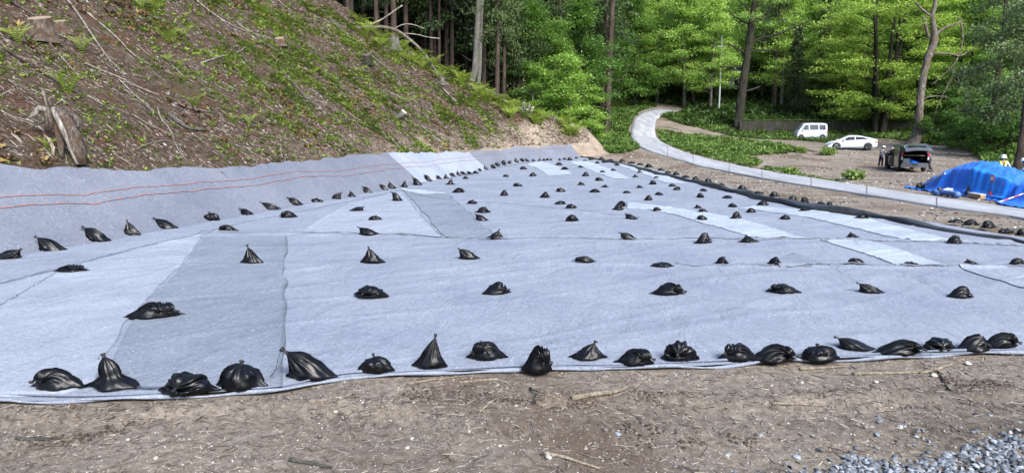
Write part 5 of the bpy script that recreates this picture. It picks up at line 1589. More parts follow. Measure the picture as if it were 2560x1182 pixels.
for P, w, mt, lb in [
    ([(160, -8), (200, 45), (235, 100), (270, 150), (302, 182)], 7, 'dead', "long bleached branch slanting down from the top left edge"),
    ([(208, 28), (250, 62), (290, 95), (330, 140), (378, 168)], 6, 'dead', "bleached branch beside the longest one at upper left"),
    ([(213, 163), (255, 182), (300, 198), (350, 225), (397, 243)], 7, 'dead', "bleached pole lying across the left of the slope"),
    ([(298, 203), (335, 240), (363, 264)], 5, 'dead', "short pale stick below the bleached pole"),
    ([(147, 140), (175, 170), (202, 202)], 5, 'dead', "short pale stick left of the longest branch"),
    ([(505, 161), (560, 142), (600, 134), (616, 118)], 6, 'dead', "forked bleached branch in the upper middle of the slope"),
    ([(-10, 112), (60, 160), (120, 195), (155, 218)], 9, 'bark_cedar', "dark brown log running down at the far left"),
    ([(393, 273), (402, 302), (425, 325), (440, 370), (466, 406)], 5, 'dead', "crooked white branch above the lined slope foot"),
    ([(330, 290), (360, 308), (388, 325)], 5, 'dead', "pale stick left of the crooked white branch"),
    ([(430, 168), (470, 206)], 5, 'dead', "thin pale stick in the middle of the slope"),
    ([(435, 262), (490, 278), (540, 286)], 5, 'dead', "grey branch lying level above the curved log"),
    ([(424, 292), (450, 316), (480, 330), (510, 331)], 15, 'bark_grey', "thick curved grey log with a sawn end"),
    ([(480, -5), (540, 45), (600, 78), (680, 100)], 6, 'dead', "long grey branch crossing the top of the slope"),
    ([(590, 60), (640, 92), (690, 104)], 5, 'dead', "grey branch ending at the small upper stump"),
    ([(26, 8), (60, 28), (92, 48)], 9, 'bark_grey', "grey log pointing at the sawn stump at upper left"),
    ([(345, 375), (400, 353), (445, 362)], 4, 'dead', "thin arching twig near the slope foot"),
    ([(820, 45), (870, 95), (920, 135), (955, 165), (1000, 198)], 8, 'bark_grey', "mossy fallen log below the mossy stump"),
    ([(1018, 152), (1030, 168), (1040, 185)], 4, 'dead', "short twig under the curving crest branch"),
    ([(1138, 224), (1180, 226), (1205, 219), (1242, 238)], 5, 'dead', "bleached branch at the foot of the swept trunk"),
    ([(1108, 225), (1130, 248), (1148, 262)], 6, 'dead', "pale stick below the swept trunk"),
    ([(1180, 262), (1210, 275), (1240, 318)], 6, 'bark_cedar', "brown root hanging over the bare soil scar"),
    ([(975, 236), (1000, 246), (1024, 256)], 7, 'dead', "white peeled stick in the green middle of the slope"),
    ([(880, 198), (915, 200), (940, 208)], 5, 'dead', "pale twig ending in a bleached root"),
    ([(970, 338), (990, 362), (1008, 384)], 5, 'dead', "pale stick just above the pale slope fabric"),
    ([(1048, 312), (1080, 340), (1110, 368)], 5, 'dead', "grey stick above the far slope fabric"),
    ([(1000, 262), (1035, 285), (1060, 320)], 4, 'bark_grey', "thin grey branch right of the peeled white stick"),
    ([(1180, 318), (1228, 342), (1260, 350)], 4, 'bark_grey', "branch on the bare soil near the end of the spur"),
    ([(700, 175), (760, 240), (790, 290)], 5, 'bark_grey', "long brown stick down the middle of the slope"),
    ([(600, 150), (650, 205), (700, 235)], 4, 'dead', "thin pale branch in the centre of the slope"),
    ([(700, 370), (704, 392), (712, 408)], 5, 'dead', "white stick standing just above the slope fabric"),
]:
    stick(P, w, mt, lb)
P = [(892, 74), (930, 69), (965, 68), (1000, 80), (1035, 108), (1062, 135), (1080, 165), (1088, 178), (1105, 200), (1122, 218)]
pts = []
for px, py in P:
    q = at(px, py); d_ = min(q.y, 67.6); q = atd(px, py, d_); q.z = max(q.z, T(q.x, q.y) + .08); pts.append(q)
c = pts[0].copy(); b = MB(); sp_ = list(smooth_poly([q - c for q in pts], 1)); b.tube(sp_, [.19 * (1 - .65 * i / len(sp_)) for i in range(len(sp_))], 8)
o = b.build("fallen_branch", M['bark_red'], None, True); o.location = c; tag(o, "long grey fallen branch curving over the crest of the slope", "branch")
# branches that rise free of the ground at the crest
for P, w, lb in [([(896, 52, 68), (905, 60, 68), (925, 62, 68), (955, 50, 68), (980, 32, 68), (1006, 14, 68)], 6, "pale bent branch rising over the crest against the dark forest"),
                 ([(985, 72, 69), (1010, 60, 69), (1035, 62, 69), (1060, 72, 69)], 4, "thin arching branch in front of the dark trunks"),
                 ([(1012, 84, 69), (1040, 86, 69), (1070, 94, 69), (1100, 97, 69)], 4, "thin level branch in front of the dark trunks")]:
    pts = [atd(*p) for p in P]; c = pts[0].copy(); b = MB()
    b.tube(list(smooth_poly([p - c for p in pts], 1)), w * 68 / FPX / 2 * .62, 6)
    o = b.build("fallen_branch", M['dead'], None, True); o.location = c; tag(o, lb, "branch")

# sticks on the foreground dirt
for P, w, mt, lb in [
    ([(2133, 937), (2180, 936), (2230, 936), (2300, 933)], 11, 'stickpale', "thick straight pale stick on the dirt at the right"),
    ([(2300, 935), (2340, 925), (2380, 912), (2440, 893)], 8, 'stickpale', "forked stick end leaning up toward the fabric hem"),
    ([(1362, 1136), (1400, 1142), (1450, 1158), (1498, 1174)], 12, 'stickpale', "pale stick at the bottom centre beside a round stone"),
    ([(1020, 962), (1060, 954), (1110, 948), (1160, 942)], 7, 'stickpale', "long thin stick below the tall diamond sandbag"),
    ([(1150, 958), (1220, 950), (1260, 952), (1282, 972)], 6, 'stickpale', "bent stick ending in a hooked tip below the front row"),
    ([(1430, 1000), (1480, 990), (1550, 982), (1570, 968)], 16, 'stickpale', "broad split piece of pale wood on the dirt ridge"),
    ([(1325, 972), (1360, 985), (1400, 1000)], 7, 'stickpale', "short stick left of the broad split wood"),
    ([(770, 1006), (820, 1002), (890, 984)], 8, 'stickpale', "reddish brown stick below the leaning front sandbag"),
    ([(725, 1152), (770, 1160), (830, 1172)], 14, 'bark_grey', "half-buried weathered log at the bottom left of centre"),
    ([(40, 1098), (90, 1102), (150, 1098)], 10, 'bark_grey', "rough dark root lying at the lower left"),
    ([(1200, 1030), (1230, 1004), (1260, 990)], 6, 'stickpale', "stick poking up from the dark heap of debris"),
    ([(2000, 925), (2060, 922), (2115, 918)], 9, 'stickpale', "flat tapering stick just under the hem right of centre"),
    ([(1930, 1010), (1990, 1012), (2050, 1015)], 7, 'stickpale', "thin weathered slat on the dirt at the right"),
    ([(2195, 1024), (2220, 1028), (2245, 1029)], 6, 'stickpale', "short pale stick on the dirt at the lower right"),
    ([(2345, 930), (2370, 975), (2400, 1000)], 5, 'bark_cedar', "tangle twig below the forked stick"),
    ([(955, 1020), (980, 1002), (1005, 985)], 8, 'stickpale', "short slanted stick touching the hem left of centre"),
]:
    if 'stickpale' not in M: M['stickpale'] = bark("peeled stick", (.42, .33, .24), (.80, .70, .55), None, 5)
    stick(P, w, mt, lb, "stick", .004, "stick")
for px, py, s, mt, lb in [(183, 1018, .07, 'pine_cone', "small brown pine cone on the dirt below the hem"), (1372, 1146, .07, 'rockm', "round pale stone beside the bottom centre stick"), (839, 1031, .05, 'rockm', "white pebble on the dirt left of centre"), (2190, 957, .06, 'rockm', "white angular stone below the thick straight stick"),
                          (2335, 942, .09, 'rockm', "white broken stone beside the forked stick"), (2420, 912, .09, 'rockm', "pale flat stone near the hem at the right"), (1545, 1088, .07, 'rockb', "grey-blue stone at the bottom right of centre"), (2250, 1070, .07, 'rockm', "tan stone low at the right")]:
    if 'pine_cone' not in M:
        M['pine_cone'] = simple("cone brown", (.10, .06, .03), .9, var=.5, scale=40, bmp=.8); M['rockm'] = simple("pale stone", (.50, .47, .42), .85, var=.3, scale=12, bmp=.5); M['rockb'] = simple("blue stone", (.22, .25, .29), .85, var=.3, scale=12, bmp=.5)
    bm = bmesh.new(); bmesh.ops.create_icosphere(bm, subdivisions=3, radius=.5)
    for v in bm.verts:
        k = 1 + .35 * mnoise.noise(v.co * 2.2 + Vector((px * .1, 0, 0))) + (.12 * math.sin(v.co.z * 40) if mt == 'pine_cone' else 0)
        v.co = Vector((v.co.x * k, v.co.y * k * .8, v.co.z * k * .62)) * s
    me = bpy.data.meshes.new("stone"); bm.to_mesh(me); bm.free(); me.materials.append(M[mt])
    o = bpy.data.objects.new("pine_cone" if mt == 'pine_cone' else "stone", me); COL.objects.link(o); o.location = at(px, py) + Vector((0, 0, s * .22)); o.rotation_euler = (0, 0, px)
    tag(o, lb, "pine cone" if mt == 'pine_cone' else "stone")


def stump(px, py, wpx, hpx, label, mat='stump', cut='cut', lean=(0, 0), roots=5, jag=0.0, name="tree_stump"):
    p = at(px, py); s = p.y / FPX; w = wpx * s; h = hpx * s
    root = empty(name, p, 0, label, "stump")
    NT = 22; V = []; F = []; prof = [(0, 1.55), (.12, 1.25), (.3, 1.08), (.65, 1.0), (1.0, .96)]
    sd = px * .13
    for i, (t, r) in enumerate(prof):
        for k in range(NT):
            a = 2 * math.pi * k / NT
            fl = 1 + (.30 * (1 - t) + .07) * math.sin(a * roots + sd) * .6 + .14 * mnoise.noise(Vector((math.cos(a) * 1.8, math.sin(a) * 1.8, t * 1.5 + sd)))
            z = h * t - (.15 if i == 0 else 0)
            if i >= 3: z += .15 * w * math.sin(a) * (t - .5) * 2 * (0 if jag else 1)
            if i == len(prof) - 1: z += jag * h * (mnoise.noise(Vector((math.cos(a) * 2.5, math.sin(a) * 2.5, sd))) + .1 * ((k * 7) % 5 - 2))
            V.append((math.cos(a) * w / 2 * r * fl + lean[0] * h * t, math.sin(a) * w / 2 * r * fl + lean[1] * h * t, z))
    F = [(i * NT + k, i * NT + (k + 1) % NT, (i + 1) * NT + (k + 1) % NT, (i + 1) * NT + k) for i in range(len(prof) - 1) for k in range(NT)]
    mesh_obj("bark", V, F, M[mat], root, smooth=True)
    T0 = V[-NT:]; c = (sum(v[0] for v in T0) / NT, sum(v[1] for v in T0) / NT, sum(v[2] for v in T0) / NT - (jag * h * .3))
    mesh_obj("cut_face", T0 + [c], [(k, (k + 1) % NT, NT) for k in range(NT)], M[cut], root)
    for q in range(roots):
        a = 2 * math.pi * q / roots + sd; L = w * R.uniform(.7, 1.3)
        b = MB(); d = Vector((math.cos(a), math.sin(a), 0))
        def gz(v): return Vector((v.x, v.y, T(p.x + v.x, p.y + v.y) - p.z))
        b.tube([d * w * .35 + Vector((0, 0, h * .16)), gz(d * w * .7) + Vector((0, 0, h * .04)), gz(d * (w * .5 + L)) - Vector((0, 0, .05))], [w * .13, w * .08, w * .03], 6)
        b.build("root", M[mat], root, True)
    return root


stump(103, 98, 52, 50, "broad brown sawn stump at the upper left of the slope")
stump(152, 78, 28, 24, "smaller sawn stump right behind the broad one", roots=3)
stump(700, 112, 24, 16, "small low sawn stump high in the middle of the slope", roots=3)
stump(985, 124, 26, 26, "grey splintered stump near the crest", 'bark_grey', 'stump', jag=.5, roots=4)
stump(916, 160, 26, 22, "mossy round stump below the crest", 'bark_dark', 'stump', roots=4)
stump(1105, 210, 14, 16, "little grey stump in the green part of the slope", 'bark_grey', 'stump', roots=3)
stump(1290, 0 + 296, 12, 14, "low stump left of the white-topped cut stems", roots=3) if False else None
# group of sawn stems with white tops
rt = empty("cut_stem_clump", at(1318, 290), 0, "cluster of cut stems with white sawn tops above the bare soil", "stump")
for q, (dx, dy, h, r) in enumerate([(-.25, 0, 1.25, .13), (.0, -.2, .62, .16), (.38, .0, .80, .15), (-.42, -.15, .70, .13), (.15, .2, 1.0, .12), (.30, -.25, .5, .13)]):
    b = MB(); b.tube([Vector((dx * .5, dy * .5, -.3)), Vector((dx, dy, h * .5)), Vector((dx * 1.25, dy * 1.2, h))], [r * 1.3, r, r], 10)
    st = b.build("stem", M['bark_grey'], rt, True)
    b = MB(); b.lathe([(0, h + .004), (r * .98, h + .004), (r * .98, h - .07), (r * 1.02, h - .08)], 12, Matrix.Translation((dx * 1.25, dy * 1.2, 0)))
    b.build("sawn_top", M['cutpale'], st)
# low cut log stump
rt = empty("log_stub", at(1000, 300), .1, "fallen stub with a pale sawn end in the middle of the slope", "log")
b = MB(); b.tube([Vector((-.9, .2, .0)), Vector((-.4, .1, .12)), Vector((.05, 0, .3)), Vector((.3, -.05, .55))], [.12, .2, .2, .2], 10); b.build("bark", M['bark_grey'], rt, True)
b = MB(); b.tube([Vector((.28, -.046, .53)), Vector((.33, -.056, .59))], [.215, .21], 12); b.build("cut_face", M['cutpale'], rt)
# the big rotten split stump at the left
rt = empty("rotten_stump", at(178, 404), 0, "tall rotten split stump leaning left just above the fabric", "stump")
s = rt.location.y / FPX


def rp(px, py, dy=0): return Vector(((px - 178) * s, dy, (404 - py) * s))


def slab_piece(P, ws, name, mat, par):
    b = MB(); b.tube([rp(*q) for q in P], [w * s / 2 for w in ws], 9)
    o = b.build(name, M[mat], par, True)
    for v in o.data.vertices:
        k = mnoise.noise(v.co * 5); v.co += Vector((k * .07, k * .05, mnoise.noise(v.co * 4 + Vector((9, 0, 0))) * .05))
    return o


slab_piece([(205, 412, 0), (192, 370, .05), (178, 330, .12), (165, 300, .16), (148, 274, .18)], [24, 32, 34, 30, 26], "heartwood", 'stump', rt)
slab_piece([(200, 412, -.1), (186, 375, -.05), (170, 330, 0), (150, 290, .05), (140, 272, .08)], [12, 16, 18, 18, 15], "split_slab", 'dead', rt)
slab_piece([(128, 328, .1), (127, 300, .12), (124, 278, .15)], [10, 16, 15], "split_slab", 'stump', rt)
slab_piece([(124, 280, .12), (105, 272, .14), (96, 285, .1), (82, 300, 0)], [12, 14, 12, 6], "root", 'dead', rt)
slab_piece([(150, 404, -.3), (146, 372, -.2), (134, 350, -.1), (120, 340, 0)], [6, 12, 10, 4], "splinter", 'stickpale', rt)
slab_piece([(121, 272, .2), (117, 245, .22), (113, 226, .24)], [5, 6, 4], "splinter", 'dead', rt)
slab_piece([(170, 300, .3), (183, 290, .3), (196, 305, .2), (196, 322, .15)], [6, 14, 12, 6], "root", 'bark_red', rt)
slab_piece([(205, 408, 0), (198, 385, 0), (190, 370, 0)], [5, 8, 7], "splinter", 'cut', rt)
slab_piece([(160, 395, -.2), (158, 360, -.1), (150, 330, 0), (138, 306, .1)], [8, 13, 12, 7], "root", 'stump', rt)
slab_piece([(212, 410, .1), (204, 380, .1), (196, 345, .12)], [6, 9, 5], "splinter", 'bark_red', rt)
slab_piece([(110, 330, .2), (95, 318, .2), (84, 322, .15)], [5, 6, 3], "root", 'dead', rt)
slab_piece([(135, 310, .3), (112, 300, .35), (92, 312, .3), (70, 322, .2)], [9, 8, 7, 3], "root", 'bark_grey', rt)
slab_piece([(127, 266, .3), (124, 250, .3), (130, 240, .3)], [4, 4, 2], "splinter", 'dead', rt)
slab_piece([(140, 262, .3), (152, 252, .3), (168, 262, .3)], [5, 5, 3], "splinter", 'dead', rt)

# ------------------------------------------------------------------ retaining wall, house, pole
wl = MB(); N = 40
for i in range(N):
    x0 = 27.5 + 21 * i / N; x1 = 27.5 + 21 * (i + 1) / N
    y0 = 88.0 + .02 * (x0 - 27); zt = 4.15 + .06 * math.sin(x0 * 1.3) + .08 * mnoise.noise(Vector((x0, 0, 0))); zb = 2.0
    j = .06 * mnoise.noise(Vector((x0 * 2, 5, 0)))
    wl.add([(x0, y0 + j, zb), (x1, y0 + j, zb), (x1, y0 + j, zt), (x0, y0 + j, zt), (x0, y0 + .5, zb), (x1, y0 + .5, zb), (x1, y0 + .5, zt), (x0, y0 + .5, zt)],
           [(0, 1, 5, 4)[::-1], (0, 1, 2, 3), (3, 2, 6, 7), (5, 4, 7, 6)] + ([(4, 0, 3, 7)] if i == 0 else []) + ([(1, 5, 6, 2)] if i == N - 1 else []))
wo = wl.build("retaining_wall", M['concrete']); tag(wo, "low dark mossy retaining wall behind the white minivan", "wall")
cover("wall_top_moss", None, 2400, .28, .8, 'leafy', (.3, .9), .3, [(27, 88.2), (49, 88.8), (49, 90.4), (27, 90.2)])
n_ = rs.rand(700)
xx = 28 + 20 * n_; yy = 88.05 + .4 * rs.rand(700)
zz = np.full(700, 4.12) + .05 * rs.rand(700)
o = scatter("wall_cap_moss", TUFT_V, TUFT_F, np.column_stack([xx, yy, zz]), rotmats(700, rs, .3), .16 + .1 * rs.rand(700), M['leafy'], .4 + .5 * rs.rand(700))

M['housewall'] = simple("pale house wall", (.42, .44, .46), .9)
M['houseroof'] = simple("blue grey roof", (.10, .14, .20), .6)
M['glass'] = simple("dark glass", (.015, .018, .022), .08, spec=.8, var=.05)
M['whitep'] = simple("white paint", (.62, .66, .74), .3, var=.02, coat=.5)
hl = Vector((34.5, 123, 9.0))
hr = empty("house", hl, .15, "small grey house with a blue-grey roof half hidden behind the trees", "house")
b = MB(); b.box((0, 0, 1.6), (8, 5, 3.2)); b.build("wall", M['housewall'], hr)
b = MB(); b.add([(-4.6, -3.1, 3.1), (4.6, -3.1, 3.1), (4.6, 0, 4.7), (-4.6, 0, 4.7), (-4.6, 3.1, 3.1), (4.6, 3.1, 3.1), (-4.6, -3.1, 3.25), (4.6, -3.1, 3.25), (4.6, 0, 4.85), (-4.6, 0, 4.85), (-4.6, 3.1, 3.25), (4.6, 3.1, 3.25)],
               [(0, 3, 2, 1), (3, 4, 5, 2), (6, 7, 8, 9), (9, 8, 11, 10), (0, 1, 7, 6), (5, 4, 10, 11), (0, 6, 9, 3), (3, 9, 10, 4), (1, 2, 8, 7), (2, 5, 11, 8)])
b.build("roof", M['houseroof'], hr)
for q in (-2.4, 0, 2.4):
    b = MB(); b.box((q, -2.53, 1.7), (1.3, .08, 1.1)); w_ = b.build("window", M['glass'], hr)
    b = MB(); b.box((q, -2.55, 2.30), (1.5, .12, .08)); b.box((q, -2.55, 1.10), (1.5, .12, .08)); b.build("frame", M['whitep'], w_)
# clear some view toward it: white pole
pb = empty("utility_pole", Vector((28.6, 101, T(28.6, 101))), 0, "thin pale pole standing among the trees before the grey house", "pole")
b = MB(); b.tube([Vector((0, 0, 0)), Vector((0, 0, 10))], [.12, .09], 10); b.build("post", M['housewall'], pb)
b = MB(); b.box((0, 0, 8.6), (1.2, .1, .1)); b.build("crossarm", M['housewall'], pb)

# ------------------------------------------------------------------ vehicles
M['carwhite'] = simple("white car paint", (.66, .70, .76), .28, var=.01, coat=.6)
M['cardark'] = simple("dark grey car paint", (.095, .10, .112), .30, var=.03, coat=.7)
M['tyre'] = simple("tyre rubber", (.018, .018, .018), .85)
M['rim'] = simple("alloy rim", (.30, .31, .33), .35, metal=.8)
M['rimdark'] = simple("dark rim", (.06, .06, .065), .35, metal=.6)
M['steel'] = simple("dusty steel rim", (.30, .27, .24), .6, metal=.3)
M['trim'] = simple("black trim", (.015, .015, .016), .6)
M['lamp'] = simple("head lamp", (.55, .60, .66), .12, spec=.8, var=.05)
M['redlamp'] = simple("red tail lamp", (.55, .015, .02), .2, spec=.6)
M['plate'] = simple("number plate", (.70, .70, .66), .5, var=.02)
M['plateyel'] = simple("yellow plate", (.72, .55, .10), .5, var=.02)
M['wsglass'] = simple("windscreen", (.26, .31, .36), .06, spec=1.0, var=.1)


class CarBody:
    """stations (x, zbottom, zbelt, ztop, half width, half width at the roof); ring parameter k runs 0 (keel) .. 7 (roof centre)"""
    def __init__(s, st): s.st = st
    def P(s, x, k):
        st = s.st; xs_ = [q[0] for q in st]
        v = [float(np.interp(x, xs_, [q[i] for q in st])) for i in range(1, 6)]
        zb, zl, zt, w, wr = v
        hh = max(zt - zl, .004)
        ring = [(0, zb), (w * .90, zb), (w * .985, zb + .12 * (zl - zb)), (w, zb + .55 * (zl - zb)), (w * .97, zl), (wr + (w * .97 - wr) * .12, zl + hh * .86), (wr * .82, zt - hh * .02), (0, zt + .02 * (hh > .1))]
        i = min(int(k), 6); f = k - i
        a, b_ = ring[i], ring[i + 1]
        return Vector((x, a[0] + (b_[0] - a[0]) * f, a[1] + (b_[1] - a[1]) * f))
    def body(s, mat, parent, n=60, cap=True, name="body"):
        x0, x1 = s.st[0][0], s.st[-1][0]
        ks = [0, .9, 1, 1.5, 2, 2.5, 3, 3.5, 3.9, 4, 4.1, 4.5, 4.9, 5, 5.2, 5.6, 6, 6.5, 7]
        V = []; K = len(ks) * 2 - 2
        for i in range(n + 1):
            x = x0 + (x1 - x0) * i / n
            r = [s.P(x, k) for k in ks]
            V += r + [Vector((p.x, -p.y, p.z)) for p in r[-2:0:-1]]
        F = [(i * K + k, i * K + (k + 1) % K, (i + 1) * K + (k + 1) % K, (i + 1) * K + k) for i in range(n) for k in range(K)]
        if cap: F.append(tuple(range(K - 1, -1, -1)))
        F.append(tuple(range(n * K, (n + 1) * K)))
        o = mesh_obj(name, V, F, mat, parent, smooth=True)
        o.data.set_sharp_from_angle(angle=math.radians(38)) if hasattr(o.data, 'set_sharp_from_angle') else None
        return o
    def patch(s, name, q, mat, parent, side=1, off=.012, nu=8, nv=4, both=False):
        """q: four (x, k) corners in order"""
        V = []; F = []
        for sd in ((1, -1) if both else (side,)):
            b0 = len(V)
            for i in range(nu + 1):
                for j in range(nv + 1):
                    u, v = i / nu, j / nv
                    x = (q[0][0] * (1 - u) + q[1][0] * u) * (1 - v) + (q[3][0] * (1 - u) + q[2][0] * u) * v
                    k = (q[0][1] * (1 - u) + q[1][1] * u) * (1 - v) + (q[3][1] * (1 - u) + q[2][1] * u) * v
                    p = s.P(x, k); px_ = s.P(x + .02, k) - s.P(x - .02, k); pk = s.P(x, min(7, k + .05)) - s.P(x, k - .05)
                    nrm = px_.cross(pk)
                    if nrm.length < 1e-9: nrm = Vector((0, 1, 0))
                    nrm.normalize()
                    if nrm.dot(p - Vector((p.x, 0, .7))) < 0: nrm = -nrm
                    p = p + nrm * off
                    V.append(Vector((p.x, p.y * sd, p.z)))
            F += [(b0 + i * (nv + 1) + j, b0 + (i + 1) * (nv + 1) + j, b0 + (i + 1) * (nv + 1) + j + 1, b0 + i * (nv + 1) + j + 1) for i in range(nu) for j in range(nv)]
        return mesh_obj(name, V, F, mat, parent, smooth=True)


def wheel(par, x, y, r, w, rim, spokes=5):
    t = empty("wheel", (x, y, r)); t.parent = par
    Mx = Matrix.Rotation(math.radians(90), 4, 'X')
    b = MB(); b.lathe([(r * .62, -w / 2), (r * .92, -w / 2), (r, -w * .32), (r, w * .32), (r * .92, w / 2), (r * .62, w / 2), (r * .62, -w / 2)], 28, Mx); b.build("tyre", M['tyre'], t, True)
    b = MB(); sg = 1 if y > 0 else -1
    b.lathe([(r * .63, .0), (r * .63, -sg * w * .44), (r * .56, -sg * w * .42), (r * .54, -sg * w * .25), (0, -sg * w * .22)], 28, Mx)
    for q in range(spokes):
        a = 2 * math.pi * q / spokes
        b.box((math.cos(a) * r * .33, sg * w * .36, math.sin(a) * r * .33), (r * .6, .03, r * .13), Matrix.Rotation(-a, 3, 'Y'))
    b.build("rim", rim, t)
    # dark wheel well round it
    b = MB(); b.lathe([(r * 1.17, 0), (r * 1.17, .015), (r * .6, .015)], 28, Matrix.Translation((x, y + sg * (-w * .5 + .02) if False else (sg * (abs(y) + w * .5 - .055)), r)) @ Mx)
    return t


def arch(par, cb, x, r, side=1, both=True):
    for sd in (1, -1):
        b = MB(); V = []; n = 18
        zc = r
        c = cb.P(x, 2.0)
        V.append((x, (cb.P(x, 2.2).y + .006) * sd, zc))
        for i in range(n + 1):
            a = math.pi * (-.12 + 1.24 * i / n); xx = x + math.cos(a) * r * 1.16; z = zc + math.sin(a) * r * 1.16
            # find ring position at that height
            best = min([1 + q * .05 for q in range(61)], key=lambda k: abs(cb.P(xx, k).z - z))
            V.append((xx, (cb.P(xx, max(best, 1.2)).y + .008) * sd, max(z, cb.P(xx, 1).z)))
        b.add(V, [(0, i + 1, i + 2) if sd > 0 else (0, i + 2, i + 1) for i in range(n)])
        b.build("wheel_arch", M['trim'], par)


def mirror_(par, x, y, z, mat):
    for sd in (1, -1):
        b = MB(); b.box((x, sd * y, z), (.12, .20, .15), taper=.85); b.box((x + .03, sd * (y - .12), z - .05), (.05, .14, .05)); b.build("mirror", mat, par)


# compact white minivan, boxy and short-nosed
base = at(2032, 350.5)
kv = empty("minivan", (base.x, base.y + .75, base.z + .02), math.radians(180 - 4), "small boxy white minivan parked in front of the old retaining wall", "van")
cb = CarBody([(-1.68, .42, .98, 1.02, .62, .50), (-1.66, .34, 1.02, 1.55, .68, .56), (-1.60, .28, 1.03, 1.80, .72, .60), (-1.3, .24, 1.03, 1.88, .735, .62), (0, .22, 1.02, 1.90, .74, .63), (.75, .22, 1.01, 1.87, .74, .62),
              (.98, .22, 1.0, 1.80, .735, .60), (1.32, .22, 1.0, 1.34, .73, .62), (1.50, .22, .98, 1.06, .72, .64), (1.62, .24, .84, .90, .70, .64), (1.68, .30, .62, .68, .66, .6)])
cb.body(M['carwhite'], kv)
cb.patch("windscreen", [(1.02, 7), (1.42, 7), (1.42, 5.25), (1.02, 5.25)], M['wsglass'], kv, both=True)
cb.patch("front_window", [(.42, 4.15), (1.22, 4.12), (.86, 4.9), (.48, 4.9)], M['glass'], kv, both=True)
cb.patch("side_window", [(-.62, 4.15), (.30, 4.15), (.34, 4.9), (-.60, 4.9)], M['glass'], kv, both=True)
cb.patch("rear_quarter_window", [(-1.42, 4.15), (-.74, 4.15), (-.72, 4.9), (-1.36, 4.9)], M['glass'], kv, both=True)
cb.patch("door_seam", [(-1.55, 3.42), (.25, 3.42), (.25, 3.48), (-1.55, 3.48)], M['trim'], kv, both=True, off=.006)
cb.patch("headlamp", [(1.52, 3.3), (1.61, 3.2), (1.60, 3.85), (1.51, 3.85)], M['lamp'], kv, both=True)
cb.patch("tail_lamp", [(-1.67, 3.2), (-1.58, 3.2), (-1.58, 4.0), (-1.66, 4.0)], M['redlamp'], kv, both=True)
b = MB(); b.box((1.70, 0, .34), (.06, 1.15, .14)); b.build("grille", M['trim'], kv)
b = MB(); b.box((1.725, .25, .47), (.02, .33, .165)); b.build("number_plate", M['plateyel'], kv)
for x in (-1.1, 1.25):
    arch(kv, cb, x, .29)
    for sd in (1, -1): wheel(kv, x, sd * .67, .28, .16, M['steel'], 6)
b = MB(); b.box((.18, .755, .88), (.14, .03, .03)); b.box((.42, .755, .88), (.14, .03, .03)); b.build("door_handle", M['trim'], kv)
mirror_(kv, 1.05, .84, 1.08, M['carwhite'])

# low white fastback hatchback
base = at(2136, 376)
pv = empty("hatchback", (base.x, base.y + .85, base.z + .02), math.radians(163), "sleek low white fastback hatchback with dark rims parked on the dirt", "car")
cb = CarBody([(-2.30, .55, .80, .86, .60, .50), (-2.26, .36, .93, 1.0, .74, .56), (-2.05, .26, .98, 1.10, .83, .58), (-1.5, .20, .97, 1.24, .88, .58), (-.8, .18, .93, 1.37, .89, .60), (-.2, .18, .90, 1.42, .89, .60), (.3, .18, .88, 1.40, .89, .60),
              (.7, .18, .86, 1.26, .89, .60), (1.15, .18, .84, 1.03, .89, .62), (1.5, .18, .80, .90, .88, .64), (1.95, .20, .70, .78, .84, .62), (2.2, .24, .58, .64, .74, .56), (2.3, .32, .46, .50, .60, .5)])
cb.body(M['carwhite'], pv, 80)
cb.patch("windscreen", [(.42, 7), (1.22, 7), (1.14, 5.3), (.42, 5.3)], M['wsglass'], pv, both=True)
cb.patch("front_window", [(-.25, 4.15), (.98, 4.12), (.40, 4.85), (-.20, 4.9)], M['glass'], pv, both=True)
cb.patch("rear_window", [(-1.55, 4.3), (-.33, 4.15), (-.28, 4.9), (-1.05, 4.85)], M['glass'], pv, both=True)
cb.patch("rear_screen", [(-1.95, 7), (-1.0, 7), (-1.05, 5.5), (-1.9, 5.5)], M['glass'], pv, both=True)
cb.patch("headlamp", [(1.62, 3.75), (2.22, 3.2), (2.20, 3.7), (1.70, 4.0)], M['trim'], pv, both=True)
cb.patch("sill", [(-1.0, 1.9), (.9, 1.9), (.9, 2.15), (-1.0, 2.15)], M['trim'], pv, both=True, off=.006)
cb.patch("tail_lamp", [(-2.25, 3.2), (-2.0, 3.5), (-2.0, 3.7), (-2.24, 3.6)], M['redlamp'], pv, both=True)
b = MB(); b.box((2.24, 0, .33), (.14, 1.25, .14), taper=.9); b.build("grille", M['trim'], pv)
b = MB(); b.box((2.335, 0, .46), (.02, .34, .165)); b.build("number_plate", M['plate'], pv)
for x in (-1.42, 1.38):
    arch(pv, cb, x, .345)
    for sd in (1, -1): wheel(pv, x, sd * .80, .335, .20, M['rimdark'], 10)
mirror_(pv, .72, .96, .98, M['carwhite'])

# dark grey people carrier seen from behind with its tailgate up
base = at(2283, 431)
vh = math.radians(75)
dv = empty("people_carrier", (base.x + .62, base.y + 2.25, base.z + .03), vh, "dark grey people carrier with raised tailgate and blue tarpaulin inside", "van")
ST_ = [(-2.30, .34, 1.02, 1.84, .84, .68), (-2.22, .30, 1.03, 1.87, .86, .69), (-1.2, .26, 1.03, 1.90, .87, .70), (0, .24, 1.02, 1.90, .87, .70), (.75, .24, 1.01, 1.86, .87, .69), (1.1, .24, 1.0, 1.72, .87, .68), (1.6, .24, .98, 1.20, .86, .68), (1.75, .24, .96, 1.06, .86, .68), (2.15, .26, .84, .92, .82, .66), (2.33, .34, .62, .68, .74, .6)]
cb = CarBody(ST_)
